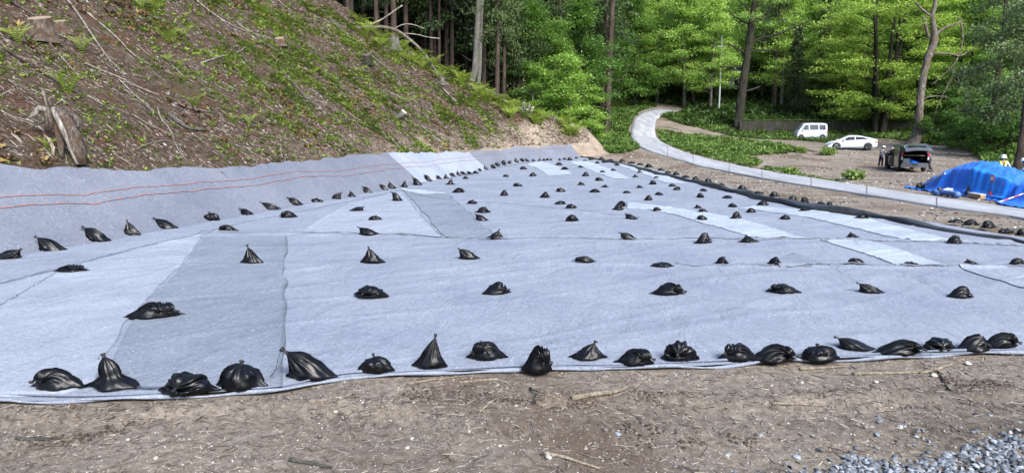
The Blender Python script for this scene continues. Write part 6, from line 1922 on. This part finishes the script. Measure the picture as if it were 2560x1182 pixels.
# shell with open back: outer skin, inner dark lining
dv.scale = (1.05, 1.06, 1.04)
cb.body(M['cardark'], dv, 60, cap=False)
inn = CarBody([(a - .012 if i == 0 else a, zb + .16, zl, zt - .07, w - .07, wr - .06) for i, (a, zb, zl, zt, w, wr) in enumerate(ST_[:6])])
io = inn.body(M['trim'], dv, 30, cap=False, name="cargo_lining"); io.data.flip_normals()
b = MB(); b.box((-2.31, 0, .47), (.14, 1.66, .30), taper=.97); b.build("rear_bumper", M['cardark'], dv)
b = MB(); b.box((-2.395, 0, .52), (.02, .34, .165)); b.build("number_plate", M['trim'], dv)
for sd in (1, -1):
    b = MB(); b.box((-2.315, sd * .80, 1.17), (.09, .085, .26)); tl = b.build("tail_lamp", M['redlamp'], dv)
    b = MB(); b.box((-2.315, sd * .80, .93), (.09, .085, .20)); b.build("reversing_lamp", M['lamp'], tl)
    b = MB(); b.box((-2.29, sd * .745, 1.45), (.05, .07, .72), Matrix.Rotation(sd * .16, 3, 'X')); b.build("rear_pillar", M['cardark'], dv)
# raised tailgate: hinged at the roof edge, sticking back and slightly up
tg = empty("tailgate", (-2.24, 0, 1.86)); tg.parent = dv; tg.rotation_euler = (0, math.radians(-10), 0)
b = MB()
V = []; F = []
for i in range(9):
    for j in range(9):
        u, v = i / 8, j / 8 * 2 - 1
        x = -1.12 * u; y = v * (.72 + .10 * u) ; z = .06 - .10 * v * v - .18 * u * u
        V.append((x, y, z))
n81 = len(V); V += [(p[0], p[1], p[2] - .06) for p in V]
F = [(i * 9 + j, i * 9 + j + 1, (i + 1) * 9 + j + 1, (i + 1) * 9 + j) for i in range(8) for j in range(8)]
F += [tuple(q + n81 for q in f[::-1]) for f in F]
ed = [(i, 0) for i in range(9)] + [(8, j) for j in range(1, 9)] + [(i, 8) for i in range(7, -1, -1)] + [(0, j) for j in range(7, 0, -1)]
for q in range(len(ed)):
    a = ed[q][0] * 9 + ed[q][1]; c = ed[(q + 1) % len(ed)]; c = c[0] * 9 + c[1]
    F.append((a, c, c + n81, a + n81))
mesh_obj("gate_panel", V, F, M['cardark'], tg, smooth=False)
b = MB()
b.add([(-.25, -.60, -.045), (-.25, .60, -.045), (-.78, .66, -.085), (-.78, -.66, -.085)], [(0, 1, 2, 3), (3, 2, 1, 0)]) if False else b.box((-.5, 0, .075), (.50, 1.20, .012), Matrix.Rotation(math.radians(-3), 3, 'Y'))
b.build("rear_glass", M['glass'], tg)
for sd in (1, -1):
    b = MB(); b.tube([Vector((-2.27, sd * .70, 1.25)), Vector((-2.85, sd * .72, 1.86))], .014, 6); b.build("gas_strut", M['rim'], dv)
cb.patch("windscreen", [(.95, 7), (1.62, 7), (1.62, 5.3), (.95, 5.3)], M['wsglass'], dv, both=True)
cb.patch("front_window", [(.15, 4.12), (1.35, 4.1), (.92, 4.9), (.2, 4.9)], M['glass'], dv, both=True)
cb.patch("sliding_door_opening", [(-1.05, 2.1), (.05, 2.1), (.05, 4.92), (-1.0, 4.92)], M['trim'], dv, 1, off=.010)
cb.patch("side_window", [(-1.05, 4.12), (.02, 4.12), (.04, 4.9), (-1.0, 4.9)], M['glass'], dv, -1)
cb.patch("rear_quarter_window", [(-2.05, 4.15), (-1.18, 4.15), (-1.15, 4.88), (-2.0, 4.88)], M['glass'], dv, both=True)
b = MB(); b.box((-1.75, 1.00, 1.02), (1.05, .05, 1.35)); sdor = b.build("sliding_door", M['cardark'], dv)
b = MB(); b.box((-1.75, 1.03, 1.42), (.85, .02, .42)); b.build("pane", M['glass'], sdor)
for x in (-1.45, 1.42):
    arch(dv, cb, x, .33)
    for sd in (1, -1): wheel(dv, x, sd * .78, .32, .20, M['rim'], 7)
b = MB(); b.box((-.6, 0, 1.935), (1.1, .9, .02)); b.build("roof_hatch", M['trim'], dv)
mirror_(dv, 1.0, 1.0, 1.12, M['trim'])
b = MB(); b.box((-1.75, 0, 1.12), (.9, 1.3, .03)); b.build("cargo_shelf", M['steel'], dv)
M['tarp'] = None
# ------------------------------------------------------------------ blue tarpaulin heap
m, nt, p = new_mat("blue tarpaulin")
co = coords(nt, world=False)
nt.links.new(ramp(nt, noise(nt, co, 1.2, 4), [(.35, (.006, .075, .40)), (.65, (.010, .125, .56))]), p.inputs["Base Color"])
p.inputs["Roughness"].default_value = .38; p.inputs["Specular IOR Level"].default_value = .55
nt.links.new(bump(nt, noise(nt, coords(nt, (1, 1, .4), world=False), 5, 5, .6, 1.4), .7, .06), p.inputs["Normal"])
M['tarp'] = m
M['tarp2'] = simple("bright blue sheet", (.006, .19, .75), .4, var=.2, scale=4, bmp=.4)
M['tarpold'] = simple("faded blue roll", (.07, .16, .42), .6, var=.25, scale=6, bmp=.4)
for v_, (x, y, s) in enumerate([(-1.9, .1, 1)]):
    V = []; F = []; n = 18
    for i in range(n + 1):
        for j in range(n + 1):
            u, w = i / n, j / n
            V.append((-2.15 + .75 * u, -.45 + 1.0 * w, .62 + .22 * math.sin(math.pi * u) * math.sin(math.pi * w) * (1 + .8 * mnoise.noise(Vector((u * 4, w * 5, 3)))) + .05 * mnoise.noise(Vector((u * 9, w * 9, 0)))))
    o = mesh_obj("folded_tarpaulin", V, [(i * (n + 1) + j, (i + 1) * (n + 1) + j, (i + 1) * (n + 1) + j + 1, i * (n + 1) + j + 1) for i in range(n) for j in range(n)], M['tarp'], None, True)
    o.matrix_world = Matrix.Translation(dv.location) @ Matrix.Rotation(vh, 4, 'Z'); tag(o, "crumpled blue tarpaulin lying in the back of the dark van", "tarpaulin")
cr = empty("crate", (Matrix.Translation(dv.location) @ Matrix.Rotation(vh, 4, 'Z')) @ Vector((-1.95, .48, .60)), vh, "pale grey plastic crate in the back of the dark van", "crate")
b = MB()
for (c, s) in [((0, 0, .02), (.4, .42, .04)), ((-.19, 0, .17), (.025, .42, .30)), ((.19, 0, .17), (.025, .42, .30)), ((0, .2, .17), (.36, .025, .30)), ((0, -.2, .17), (.36, .025, .30))]: b.box(c, s)
b.build("box", M['housewall'], cr); b = MB(); b.box((0, 0, .335), (.42, .45, .03)); b.build("lid", M['steel'], cr)

# heap, built over its footprint beside the road: u along the road, w across it
TA, TB_ = flat_at(2275, 470), flat_at(2720, 540)
tu = (TB_ - TA); TL_ = tu.length; tu.normalize(); tw = Vector((-tu.y, tu.x, 0))
if tw.x < 0: tw = -tw
print("tarp", TA, TB_, TL_)


def heap_h(a, b):
    """a metres along, b metres across (0 front)"""
    pr = np.interp(a, [0, .75, 1.85, 3.3, 4.6, 6.1, 7.8, 9.5, 11.5, 12.6], [0, .42, .85, 1.36, 1.48, 1.32, .90, .62, .30, 0])
    sh = np.interp(b, [0, .35, .7, 1.5, 2.6, 3.3, 4.0], [0, .16, .80, 1.0, .97, .7, 0])
    return float(pr * sh)


def heap_point(a, b, k=1.0):
    h = heap_h(a, b); ash = a - .85 * b
    f = mnoise.noise(Vector((a * 2.6, 0, 1))) * .16 * (1 - min(1, h / 1.5)) * 1.0
    fold = .11 * (.25 + .75 * math.exp(-((a - 3.0) / 1.1) ** 2)) * math.sin(a * 5.5 + 5 * mnoise.noise(Vector((a * .8, b * .7, 4)))) * (.4 + 1.2 * abs(mnoise.noise(Vector((a * .7, 3, 3))))) * max(0, 1 - abs(b - .6) / 1.0)
    dimp = .10 * mnoise.noise(Vector((a * 1.1, b * 1.1, 7))) + .045 * mnoise.noise(Vector((a * 3.5, b * 3.5, 9)))
    ridge = .05 * (1 - abs(mnoise.noise(Vector((a * 1.7 + b * .8, b * .6 - a * .3, 2)))) * 5) if h > .3 else 0
    z = max(.015, h + dimp * min(1, h * 2) + ridge * .6 + abs(fold) * .3 + .02 + .04 * abs(mnoise.noise(Vector((a * 4, b * 4, 1)))))
    q = TA + tu * ash + tw * (b + f - fold + .14 * mnoise.noise(Vector((a * 1.3, 2, 2))) * (1 if b < .2 else 0))
    return Vector((q.x, q.y, z))


th = empty("tarpaulin_heap", TA + tu * 5 + tw * 1.8, 0, "large heap covered with a draped blue tarpaulin beside the road", "covered heap")
V = []; na, nb_ = 170, 60
for i in range(na + 1):
    for j in range(nb_ + 1): V.append(heap_point(12.6 * i / na, 4.0 * (j / nb_)) - th.location)
mesh_obj("tarpaulin", V, [(i * (nb_ + 1) + j, (i + 1) * (nb_ + 1) + j, (i + 1) * (nb_ + 1) + j + 1, i * (nb_ + 1) + j + 1) for i in range(na) for j in range(nb_)], M['tarp'], th, smooth=True)


def heap_patch(a0, a1, b0, b1, off, mat, name, top=None):
    V = []; n1, n2 = 30, 16
    for i in range(n1 + 1):
        for j in range(n2 + 1):
            a = a0 + (a1 - a0) * i / n1; b1_ = b1 * (top(i / n1) if top else 1)
            V.append(heap_point(a, b0 + (b1_ - b0) * j / n2) + Vector((-.0, 0, 0)) - tw * off + Vector((0, 0, off * .6)) - th.location)
    return mesh_obj(name, V, [(i * (n2 + 1) + j, (i + 1) * (n2 + 1) + j, (i + 1) * (n2 + 1) + j + 1, i * (n2 + 1) + j + 1) for i in range(n1) for j in range(n2)], M[mat], th, smooth=True)


heap_patch(4.6, 7.7, .20, .98, .05, 'tarp2', "brighter_sheet", lambda u: .75 + .3 * math.sin(3.14 * min(1, u * 1.1 + .1)))
# skirt lying on the ground in front at the left and the right
for (a0, a1, w0, nm) in [(-.6, 3.4, .5, "trailing_edge"), (7.4, 12.2, .85, "trailing_edge")]:
    V = []; n1, n2 = 44, 8
    for i in range(n1 + 1):
        for j in range(n2 + 1):
            a = a0 + (a1 - a0) * i / n1; ww = w0 * math.sin(math.pi * min(1, max(0, i / n1)) ** .8) + .04
            b = .12 - ww * j / n2
            q = TA + tu * a + tw * b
            V.append(Vector((q.x, q.y, .03 + .12 * abs(mnoise.noise(Vector((a * 2.5, b * 4, 5)))) + .02 * math.sin(a * 9 + j))) - th.location)
    mesh_obj(nm, V, [(i * (n2 + 1) + j, i * (n2 + 1) + j + 1, (i + 1) * (n2 + 1) + j + 1, (i + 1) * (n2 + 1) + j) for i in range(n1) for j in range(n2)], M['tarp'], th, smooth=True)

# things lying on and before the heap
def ground_thing(px, py, name, label, cat, rz=0): return empty(name, flat_at(px, py + 5) - tw * .22 + Vector((0, 0, .02)), rz, label, cat)


r_ang = math.atan2(tu.y, tu.x)
t = ground_thing(2372, 486, "tarpaulin_roll", "faded blue rolled tarpaulin lying at the front left of the heap", "tarpaulin roll", r_ang)
b = MB(); b.tube([Vector((x, .04 * math.sin(x * 3), .15)) for x in np.linspace(-.2, 1.15, 12)], [.13 + .02 * math.sin(q * 2) for q in range(12)], 12); b.build("rolled_sheet", M['tarpold'], t, True)
b = MB(); b.tube([Vector((x, -.08 + .03 * math.sin(x * 5), .10 + .03 * math.sin(x * 7))) for x in np.linspace(-1.0, -.1, 9)], [.05, .09, .12, .12, .13, .12, .13, .13, .1], 9); b.build("loose_folds", M['tarpold'], t, True)
t = ground_thing(2448, 492, "timber", "short squared timber block lying before the blue heap", "timber", r_ang)
b = MB(); b.box((.0, .1, .10), (.95, .22, .17)); b.build("block", simple("timber", (.36, .24, .14), .85, var=.2), t); b = MB(); b.box((.0, .1, .20), (.95, .24, .035)); b.build("top_board", M['cutpale'], t)
t = ground_thing(2479, 493, "sandbag", "black sandbag holding a little red-edged sign against the blue heap", "sandbag") if False else None
for px, py, k, lb in [(2428, 486, 'C', "black sandbag in the gap of the tarpaulin left of the bright sheet"), (2476, 490, 'T', "tall dark sandbag leaning on the bright blue sheet"), (2504, 482, 'M', "black sandbag resting against the heap right of the little sign"), (2356, 479, 'O', "dark sandbag lying at the left foot of the blue heap"), (2306, 469, 'M', "dark sandbag on the far left tip of the tarpaulin")]:
    p_ = flat_at(px, py + 5) - tw * .12
    if k == 'M' and px == 2504: p_ = p_ + tw * .05 + Vector((0, 0, .25))
    sandbag(k, 3, p_ + Vector((0, 0, .03)), 1.0, 1.0, 1.15, .3, 1, lb, "sandbags weighing down the blue tarpaulin", False, False)
t = ground_thing(2487, 494, "small_sign", "little white square sign with a thick red border before the heap", "sign", r_ang)
b = MB(); b.tube([Vector((0, 0, 0)), Vector((0, .05, .86))], .012, 6); b.build("stake", M['trim'], t)
b = MB(); b.box((0, .03, .92), (.26, .012, .26)); b.build("border", M['redlamp'], t); b = MB(); b.box((0, .018, .91), (.15, .012, .16)); b.build("face", M['plate'], t)
b = MB(); b.box((.02, -.02, .20), (.16, .05, .24)); b.build("red_bundle", M['redlamp'], t)
t = ground_thing(2370, 481, "white_sack", "crumpled white plastic bag at the foot of the heap", "bag")
bm = bmesh.new(); bmesh.ops.create_icosphere(bm, subdivisions=3, radius=.5)
for v in bm.verts:
    kk = 1 + .5 * mnoise.noise(v.co * 3); v.co = Vector((v.co.x * kk * .6, v.co.y * kk * .35, max(-.05, v.co.z * kk * .3)))
me = bpy.data.meshes.new("body"); bm.to_mesh(me); bm.free(); me.materials.append(M['whitep']); o = bpy.data.objects.new("bag_body", me); COL.objects.link(o); o.parent = t; o.location = (.3, .1, .12)
# red and white pole propped at the right, and a grey pipe at the left
M['polew'] = simple("pole white", (.72, .72, .70), .5, var=.03); M['poler'] = simple("pole red", (.62, .07, .05), .5, var=.05)
t = empty("striped_pole", flat_at(2495, 508) + Vector((0, 0, .03)), 0, "red and white striped pole leaning up across the tarpaulin edge", "pole")
e = atd(2600, 470, 29.6) - t.location
for q in range(8):
    b = MB(); b.tube([e * (q / 8), e * ((q + 1) / 8)], .030, 8); b.build("red_band" if q % 2 else "white_band", M['poler' if q % 2 else 'polew'], t)
t = empty("grey_pipe", flat_at(2320, 472) + Vector((0, 0, .16)), 0, "short grey pipe lying on the left slope of the blue heap", "pipe")
p0, p1 = heap_point(1.2, .35), heap_point(3.0, .62)
t.location = p0 + Vector((0, 0, .1)) - tw * .12
b = MB(); b.tube([Vector((0, 0, 0)), (p1 - p0) * .9 + Vector((0, 0, .06)) - tw * .05], .045, 10); b.tube([Vector((0, 0, -.01)), Vector((0, 0, .03))], .05, 8); b.build("pipe", M['housewall'], t)
t = empty("cloth_bundle", flat_at(2556, 505) + Vector((0, 0, .05)), 0, "pale cloth bundle with red patches at the right picture edge", "bundle")
bm = bmesh.new(); bmesh.ops.create_icosphere(bm, subdivisions=3, radius=.5)
for v in bm.verts:
    kk = 1 + .4 * mnoise.noise(v.co * 3 + Vector((5, 0, 0))); v.co = Vector((v.co.x * kk * .9, v.co.y * kk * .6, max(-.04, v.co.z * kk * .55)))
me = bpy.data.meshes.new("cloth"); bm.to_mesh(me); bm.free(); me.materials.append(simple("cloth pale", (.6, .48, .42), .9, var=.4, scale=5)); o = bpy.data.objects.new("cloth", me); COL.objects.link(o); o.parent = t; o.location = (.25, 0, .1)

# ------------------------------------------------------------------ people
def skinned(name, joints, edges, mat, parent, sub=1, root=0):
    me = bpy.data.meshes.new(name)
    me.from_pydata([j[0] for j in joints], edges, []); me.update()
    o = bpy.data.objects.new(name, me); COL.objects.link(o)
    md = o.modifiers.new("s", 'SKIN'); md.use_smooth_shade = True
    if not me.skin_vertices: me.attributes
    sv = me.skin_vertices[0].data if me.skin_vertices else None
    if sv is None:
        bpy.context.view_layer.objects.active = o; sv = me.skin_vertices[0].data
    for i, j in enumerate(joints):
        r = j[1]; sv[i].radius = (r, r) if not hasattr(r, '__len__') else r
    sv[root].use_root = True
    if sub:
        m2 = o.modifiers.new("u", 'SUBSURF'); m2.levels = sub; m2.render_levels = sub
    bpy.context.view_layer.update()
    dg = bpy.context.evaluated_depsgraph_get()
    nm = bpy.data.meshes.new_from_object(o.evaluated_get(dg)); nm.materials.clear(); nm.materials.append(mat)
    nm.name = name
    bpy.data.objects.remove(o)
    for p_ in nm.polygons: p_.use_smooth = True
    o2 = bpy.data.objects.new(name, nm); COL.objects.link(o2)
    if parent is not None: o2.parent = parent
    return o2


M['skin'] = simple("skin", (.45, .28, .20), .6, var=.05)
M['helmet'] = simple("white helmet", (.78, .79, .80), .25, var=.02, coat=.4)
M['hair'] = simple("black hair", (.012, .01, .009), .7)


def person(loc, rz, pose, shirt, trousers, shoes, label, vest=None, helmet=True, harness=False):
    J = dict(pel=(0, 0, .96), wai=(0, 0, 1.08), che=(0, 0, 1.30), nek=(0, 0, 1.47), hd0=(0, .01, 1.56), hd1=(0, .015, 1.66),
             shL=(-.17, 0, 1.40), elL=(-.23, .02, 1.13), wrL=(-.23, .10, .89), shR=(.17, 0, 1.40), elR=(.23, .02, 1.13), wrR=(.23, .10, .89),
             hpL=(-.09, 0, .92), knL=(-.11, .02, .50), anL=(-.11, -.01, .09), toL=(-.12, .15, .035), hpR=(.09, 0, .92), knR=(.11, .02, .50), anR=(.11, -.01, .09), toR=(.12, .15, .035))
    J.update(pose)
    J = {k: Vector(v) for k, v in J.items()}
    root = empty("person", loc, rz, label, "person")
    names = list(J); idx = {k: i for i, k in enumerate(names)}
    rad = dict(pel=.13, wai=.115, che=.13, nek=.052, hd0=.075, hd1=.088, shL=.056, elL=.042, wrL=.027, shR=.056, elR=.042, wrR=.027, hpL=.085, knL=.056, anL=.037, toL=.034, hpR=.085, knR=.056, anR=.037, toR=.034)
    jo = [(J[k], rad[k]) for k in names]
    E = [(idx[a], idx[b]) for a, b in [('pel', 'wai'), ('wai', 'che'), ('che', 'nek'), ('nek', 'hd0'), ('hd0', 'hd1'), ('che', 'shL'), ('shL', 'elL'), ('elL', 'wrL'), ('che', 'shR'), ('shR', 'elR'), ('elR', 'wrR'),
                                           ('pel', 'hpL'), ('hpL', 'knL'), ('knL', 'anL'), ('anL', 'toL'), ('pel', 'hpR'), ('hpR', 'knR'), ('knR', 'anR'), ('anR', 'toR')]]
    fwd = Vector((0, 1, 0))
    for sd in 'LR':
        w = J['wr' + sd]; d = (w - J['el' + sd]).normalized(); sx = -1 if sd == 'L' else 1
        side = d.cross(Vector((sx, 0, 0))).normalized() if abs(d.x) < .9 else fwd
        pi = len(jo); jo.append((w + d * .055, (.034, .020))); E.append((idx['wr' + sd], pi))
        for q in range(4):
            o_ = side * ((q - 1.5) * .021); L = [.062, .072, .068, .052][q]
            a = len(jo); jo.append((w + d * .095 + o_, .010)); jo.append((w + d * (.095 + L * .5) + o_ + Vector((-sx * .006, 0, 0)), .0085)); jo.append((w + d * (.095 + L) + o_ + Vector((-sx * .022, 0, 0)), .0075))
            E += [(pi, a), (a, a + 1), (a + 1, a + 2)]
        a = len(jo); jo.append((w + d * .045 - side * .040, .011)); jo.append((w + d * .085 - side * .052, .009)); E += [(pi, a), (a, a + 1)]
    skinned("body", jo, E, M['skin'], root, 1, idx['pel'])
    # face
    hd = (J['hd1'] + J['hd0']) / 2; up = (J['hd1'] - J['nek']).normalized(); fw = (fwd - up * fwd.dot(up)).normalized()
    b = MB(); b.tube([hd + fw * .078 + up * .012, hd + fw * .108 - up * .012, hd + fw * .085 - up * .024], [.008, .013, .009], 6); b.build("nose", M['skin'], root, True)
    for sx in (-1, 1):
        b = MB(); c = hd + fw * .082 + up * .022 + Vector((sx * .032, 0, 0)); b.lathe([(0, -.008), (.010, 0), (0, .008)], 8, Matrix.Translation(c)); b.build("eye", M['hair'], root)
    def sub(names_, pads, name, mat, extra=None):
        jj = [(J[k] if k in J else Vector(extra[k]), pads[k] if k in pads else rad[k] + .014) for k in names_]
        return jj
    sh = ['wai', 'che', 'nb', 'shL', 'elL', 'wL', 'shR', 'elR', 'wR', 'pb']
    ex = {'nb': J['che'].lerp(J['nek'], .75), 'wL': J['elL'].lerp(J['wrL'], .9), 'wR': J['elR'].lerp(J['wrR'], .9), 'pb': J['pel'].lerp(J['wai'], .1)}
    pd = {'wai': .140, 'che': (.165, .130), 'nb': .075, 'shL': .074, 'elL': .056, 'wL': .042, 'shR': .074, 'elR': .056, 'wR': .042, 'pb': .15}
    jj = [(J[k] if k in J else ex[k], pd[k]) for k in sh]; ii = {k: i for i, k in enumerate(sh)}
    skinned("shirt", jj, [(ii[a], ii[b_]) for a, b_ in [('pb', 'wai'), ('wai', 'che'), ('che', 'nb'), ('che', 'shL'), ('shL', 'elL'), ('elL', 'wL'), ('che', 'shR'), ('shR', 'elR'), ('elR', 'wR')]], shirt, root, 1, 0)
    tr = ['pel', 'wb', 'hpL', 'knL', 'aL', 'hpR', 'knR', 'aR']
    ex = {'wb': J['pel'].lerp(J['wai'], .6), 'aL': J['knL'].lerp(J['anL'], .92), 'aR': J['knR'].lerp(J['anR'], .92)}
    pd = {'pel': .145, 'wb': .135, 'hpL': .105, 'knL': .077, 'aL': .062, 'hpR': .105, 'knR': .077, 'aR': .062}
    jj = [(J[k] if k in J else ex[k], pd[k]) for k in tr]; ii = {k: i for i, k in enumerate(tr)}
    skinned("trousers", jj, [(ii[a], ii[b_]) for a, b_ in [('pel', 'wb'), ('pel', 'hpL'), ('hpL', 'knL'), ('knL', 'aL'), ('pel', 'hpR'), ('hpR', 'knR'), ('knR', 'aR')]], trousers, root, 1, 0)
    for sd in 'LR':
        b = MB(); a, t_ = J['an' + sd], J['to' + sd]; dd = (t_ - a); dd.z = 0; dd.normalize()
        b.tube([a - dd * .06 - Vector((0, 0, .03)), a + Vector((0, 0, -.02)), a + dd * .10 - Vector((0, 0, .035)), a + dd * .19 - Vector((0, 0, .05))], [.035, .052, .045, .030], 8); b.build("shoe", shoes, root, True)
    if helmet:
        top_ = J['hd1'] + up * .028
        Mx = Matrix.Translation(top_) @ up.to_track_quat('Z', 'Y').to_matrix().to_4x4()
        b = MB(); b.lathe([(0, .118), (.05, .110), (.095, .078), (.122, .02), (.126, -.02), (.150, -.034), (.148, -.040), (.118, -.034)], 22, Mx); b.build("helmet", M['helmet'], root, True)
        b = MB(); jw = hd - up * .075 + fw * .05
        b.tube([hd + Vector((-.095, 0, 0)), jw + Vector((-.05, 0, 0)), jw + Vector((.05, 0, 0)), hd + Vector((.095, 0, 0))], .006, 5); b.build("chin_strap", M['hair'], root)
    b = MB(); b.lathe([(.092, .03), (.098, 0), (.094, -.05), (.06, -.09)], 16, Matrix.Translation(hd - fw * .014 + up * .01)); b.build("hair", M['hair'], root, True)
    if vest:
        c = J['che']; wv = J['wai']
        ax = (c - wv).normalized()
        def ring(p_, rx, ry, n=20): return [p_ + Vector((rx * math.cos(2 * math.pi * k / n), ry * math.sin(2 * math.pi * k / n), 0)) for k in range(n)]
        b = MB(); b.add(ring(wv - ax * .05, .185, .165) + ring(wv + ax * .06, .185, .165), [(k, (k + 1) % 20, 20 + (k + 1) % 20, 20 + k) for k in range(20)]); b.build("vest_belt", vest, root, True)
        for sx in (-1, 1):
            for fy in (1, -1):
                pts = [wv + ax * .05 + Vector((sx * .045, fy * .172, 0)), c + Vector((sx * .085, fy * .165, 0)), c + ax * .13 + Vector((sx * .11, fy * .10, 0)), c + ax * .175 + Vector((sx * .115, 0, 0))]
                V = []
                for p_ in pts: V += [p_ - Vector((.042, 0, 0)), p_ + Vector((.042, 0, 0))]
                b = MB(); b.add(V, [(0, 1, 3, 2), (2, 3, 5, 4), (4, 5, 7, 6)]); o_ = b.build("vest_strap", vest, root, True)
                so = o_.modifiers.new("t", 'SOLIDIFY'); so.thickness = .012
    if harness:
        c = J['che']; wv = J['wai']; mh = simple("harness", (.05, .06, .09), .7)
        for sx in (-1, 1):
            b = MB(); b.tube([wv + Vector((sx * .10, -.16, 0)), c + Vector((sx * .09, -.155, 0)), c + Vector((sx * .10, -.06, .13)), c + Vector((sx * .10, .06, .13)), c + Vector((sx * .09, .155, 0)), wv + Vector((sx * .10, .16, 0))], .016, 6); b.build("harness_strap", mh, root)
        b = MB(); b.lathe([(.185, -.03), (.192, 0), (.185, .03)], 20, Matrix.Translation(wv - Vector((0, 0, .06)))); b.build("belt", mh, root, True)
    return root


cl_gb = simple("grey blue shirt", (.11, .13, .17), .9, var=.15); cl_dk = simple("dark trousers", (.022, .025, .035), .9, var=.2); cl_bk = simple("black work clothes", (.018, .018, .022), .9, var=.2)
cl_lt = simple("light grey shirt", (.45, .49, .54), .9, var=.1); cl_nv = simple("navy trousers", (.03, .04, .07), .9, var=.2); cl_ye = simple("yellow vest", (.70, .80, .06), .7, var=.05); sh_w = simple("pale shoes", (.5, .5, .5), .7); sh_k = simple("black shoes", (.02, .02, .02), .6)
p0 = at(2201, 421)
person((p0.x, p0.y, p0.z + .02), math.radians(-62), dict(wai=(0, .03, 1.06), che=(0, .09, 1.27), nek=(0, .15, 1.42), hd0=(0, .19, 1.50), hd1=(0, .22, 1.59), shL=(-.17, .10, 1.37), shR=(.17, .10, 1.37), elL=(-.22, .16, 1.10), wrL=(-.18, .36, 1.02), elR=(.22, .16, 1.10), wrR=(.16, .36, 1.0),
       anL=(-.11, -.10, .09), toL=(-.12, .05, .035), knL=(-.11, .0, .49)), cl_gb, cl_dk, sh_w, "worker in grey-blue shirt and white helmet standing left of the dark van")
mv = Matrix.Translation(dv.location) @ Matrix.Rotation(vh, 4, 'Z')
p1 = mv @ Vector((.9, 1.12, 0))
person((p1.x, p1.y, T(p1.x, p1.y) + .02), vh - math.radians(90) - math.radians(80), dict(wai=(0, .06, 1.05), che=(0, .20, 1.23), nek=(0, .30, 1.34), hd0=(0, .36, 1.40), hd1=(0, .42, 1.47), shL=(-.17, .20, 1.32), shR=(.17, .20, 1.32), elL=(-.22, .36, 1.10), wrL=(-.16, .52, 1.05), elR=(.22, .36, 1.10), wrR=(.16, .52, 1.05)),
       cl_bk, cl_bk, sh_k, "worker in black leaning into the left side of the dark van", helmet=True)
p2 = mv @ Vector((-1.55, -1.22, 0))
person((p2.x, p2.y, T(p2.x, p2.y) + .02), vh - math.radians(90) + math.radians(70), dict(wai=(0, .05, 1.02), che=(0, .16, 1.20), nek=(0, .24, 1.32), hd0=(0, .28, 1.38), hd1=(0, .33, 1.45), shL=(-.17, .16, 1.29), shR=(.17, .16, 1.29), elL=(-.2, .3, 1.06), wrL=(-.14, .46, .98), elR=(.2, .3, 1.06), wrR=(.14, .46, .98), anL=(-.13, -.22, .09), toL=(-.14, -.07, .035)),
       cl_gb, cl_dk, sh_k, "worker bending beside the right rear corner of the dark van", helmet=False)
p3 = flat_at(2525, 481)
person((p3.x + .2, p3.y + 1.0, .02), math.radians(180 - 30), dict(elL=(-.30, .0, 1.16), wrL=(-.36, .06, .93), elR=(.28, .0, 1.14), wrR=(.32, .08, .92), hd1=(.0, .04, 1.65)), cl_lt, cl_nv, sh_k, "worker in yellow safety vest and white helmet behind the blue heap", vest=cl_ye)
p4 = flat_at(2556, 482)
person((p4.x + .45, p4.y + .2, .02), math.radians(40), dict(wai=(0, .04, 1.05), che=(0, .14, 1.24), nek=(0, .22, 1.37), hd0=(0, .27, 1.44), hd1=(0, .33, 1.51), shL=(-.17, .14, 1.33), shR=(.17, .14, 1.33), elL=(-.24, .26, 1.10), wrL=(-.16, .42, 1.0), elR=(.24, .26, 1.1), wrR=(.16, .42, 1.0)),
       cl_lt, cl_nv, sh_k, "worker in white shirt and dark harness cut by the right picture edge", harness=True)
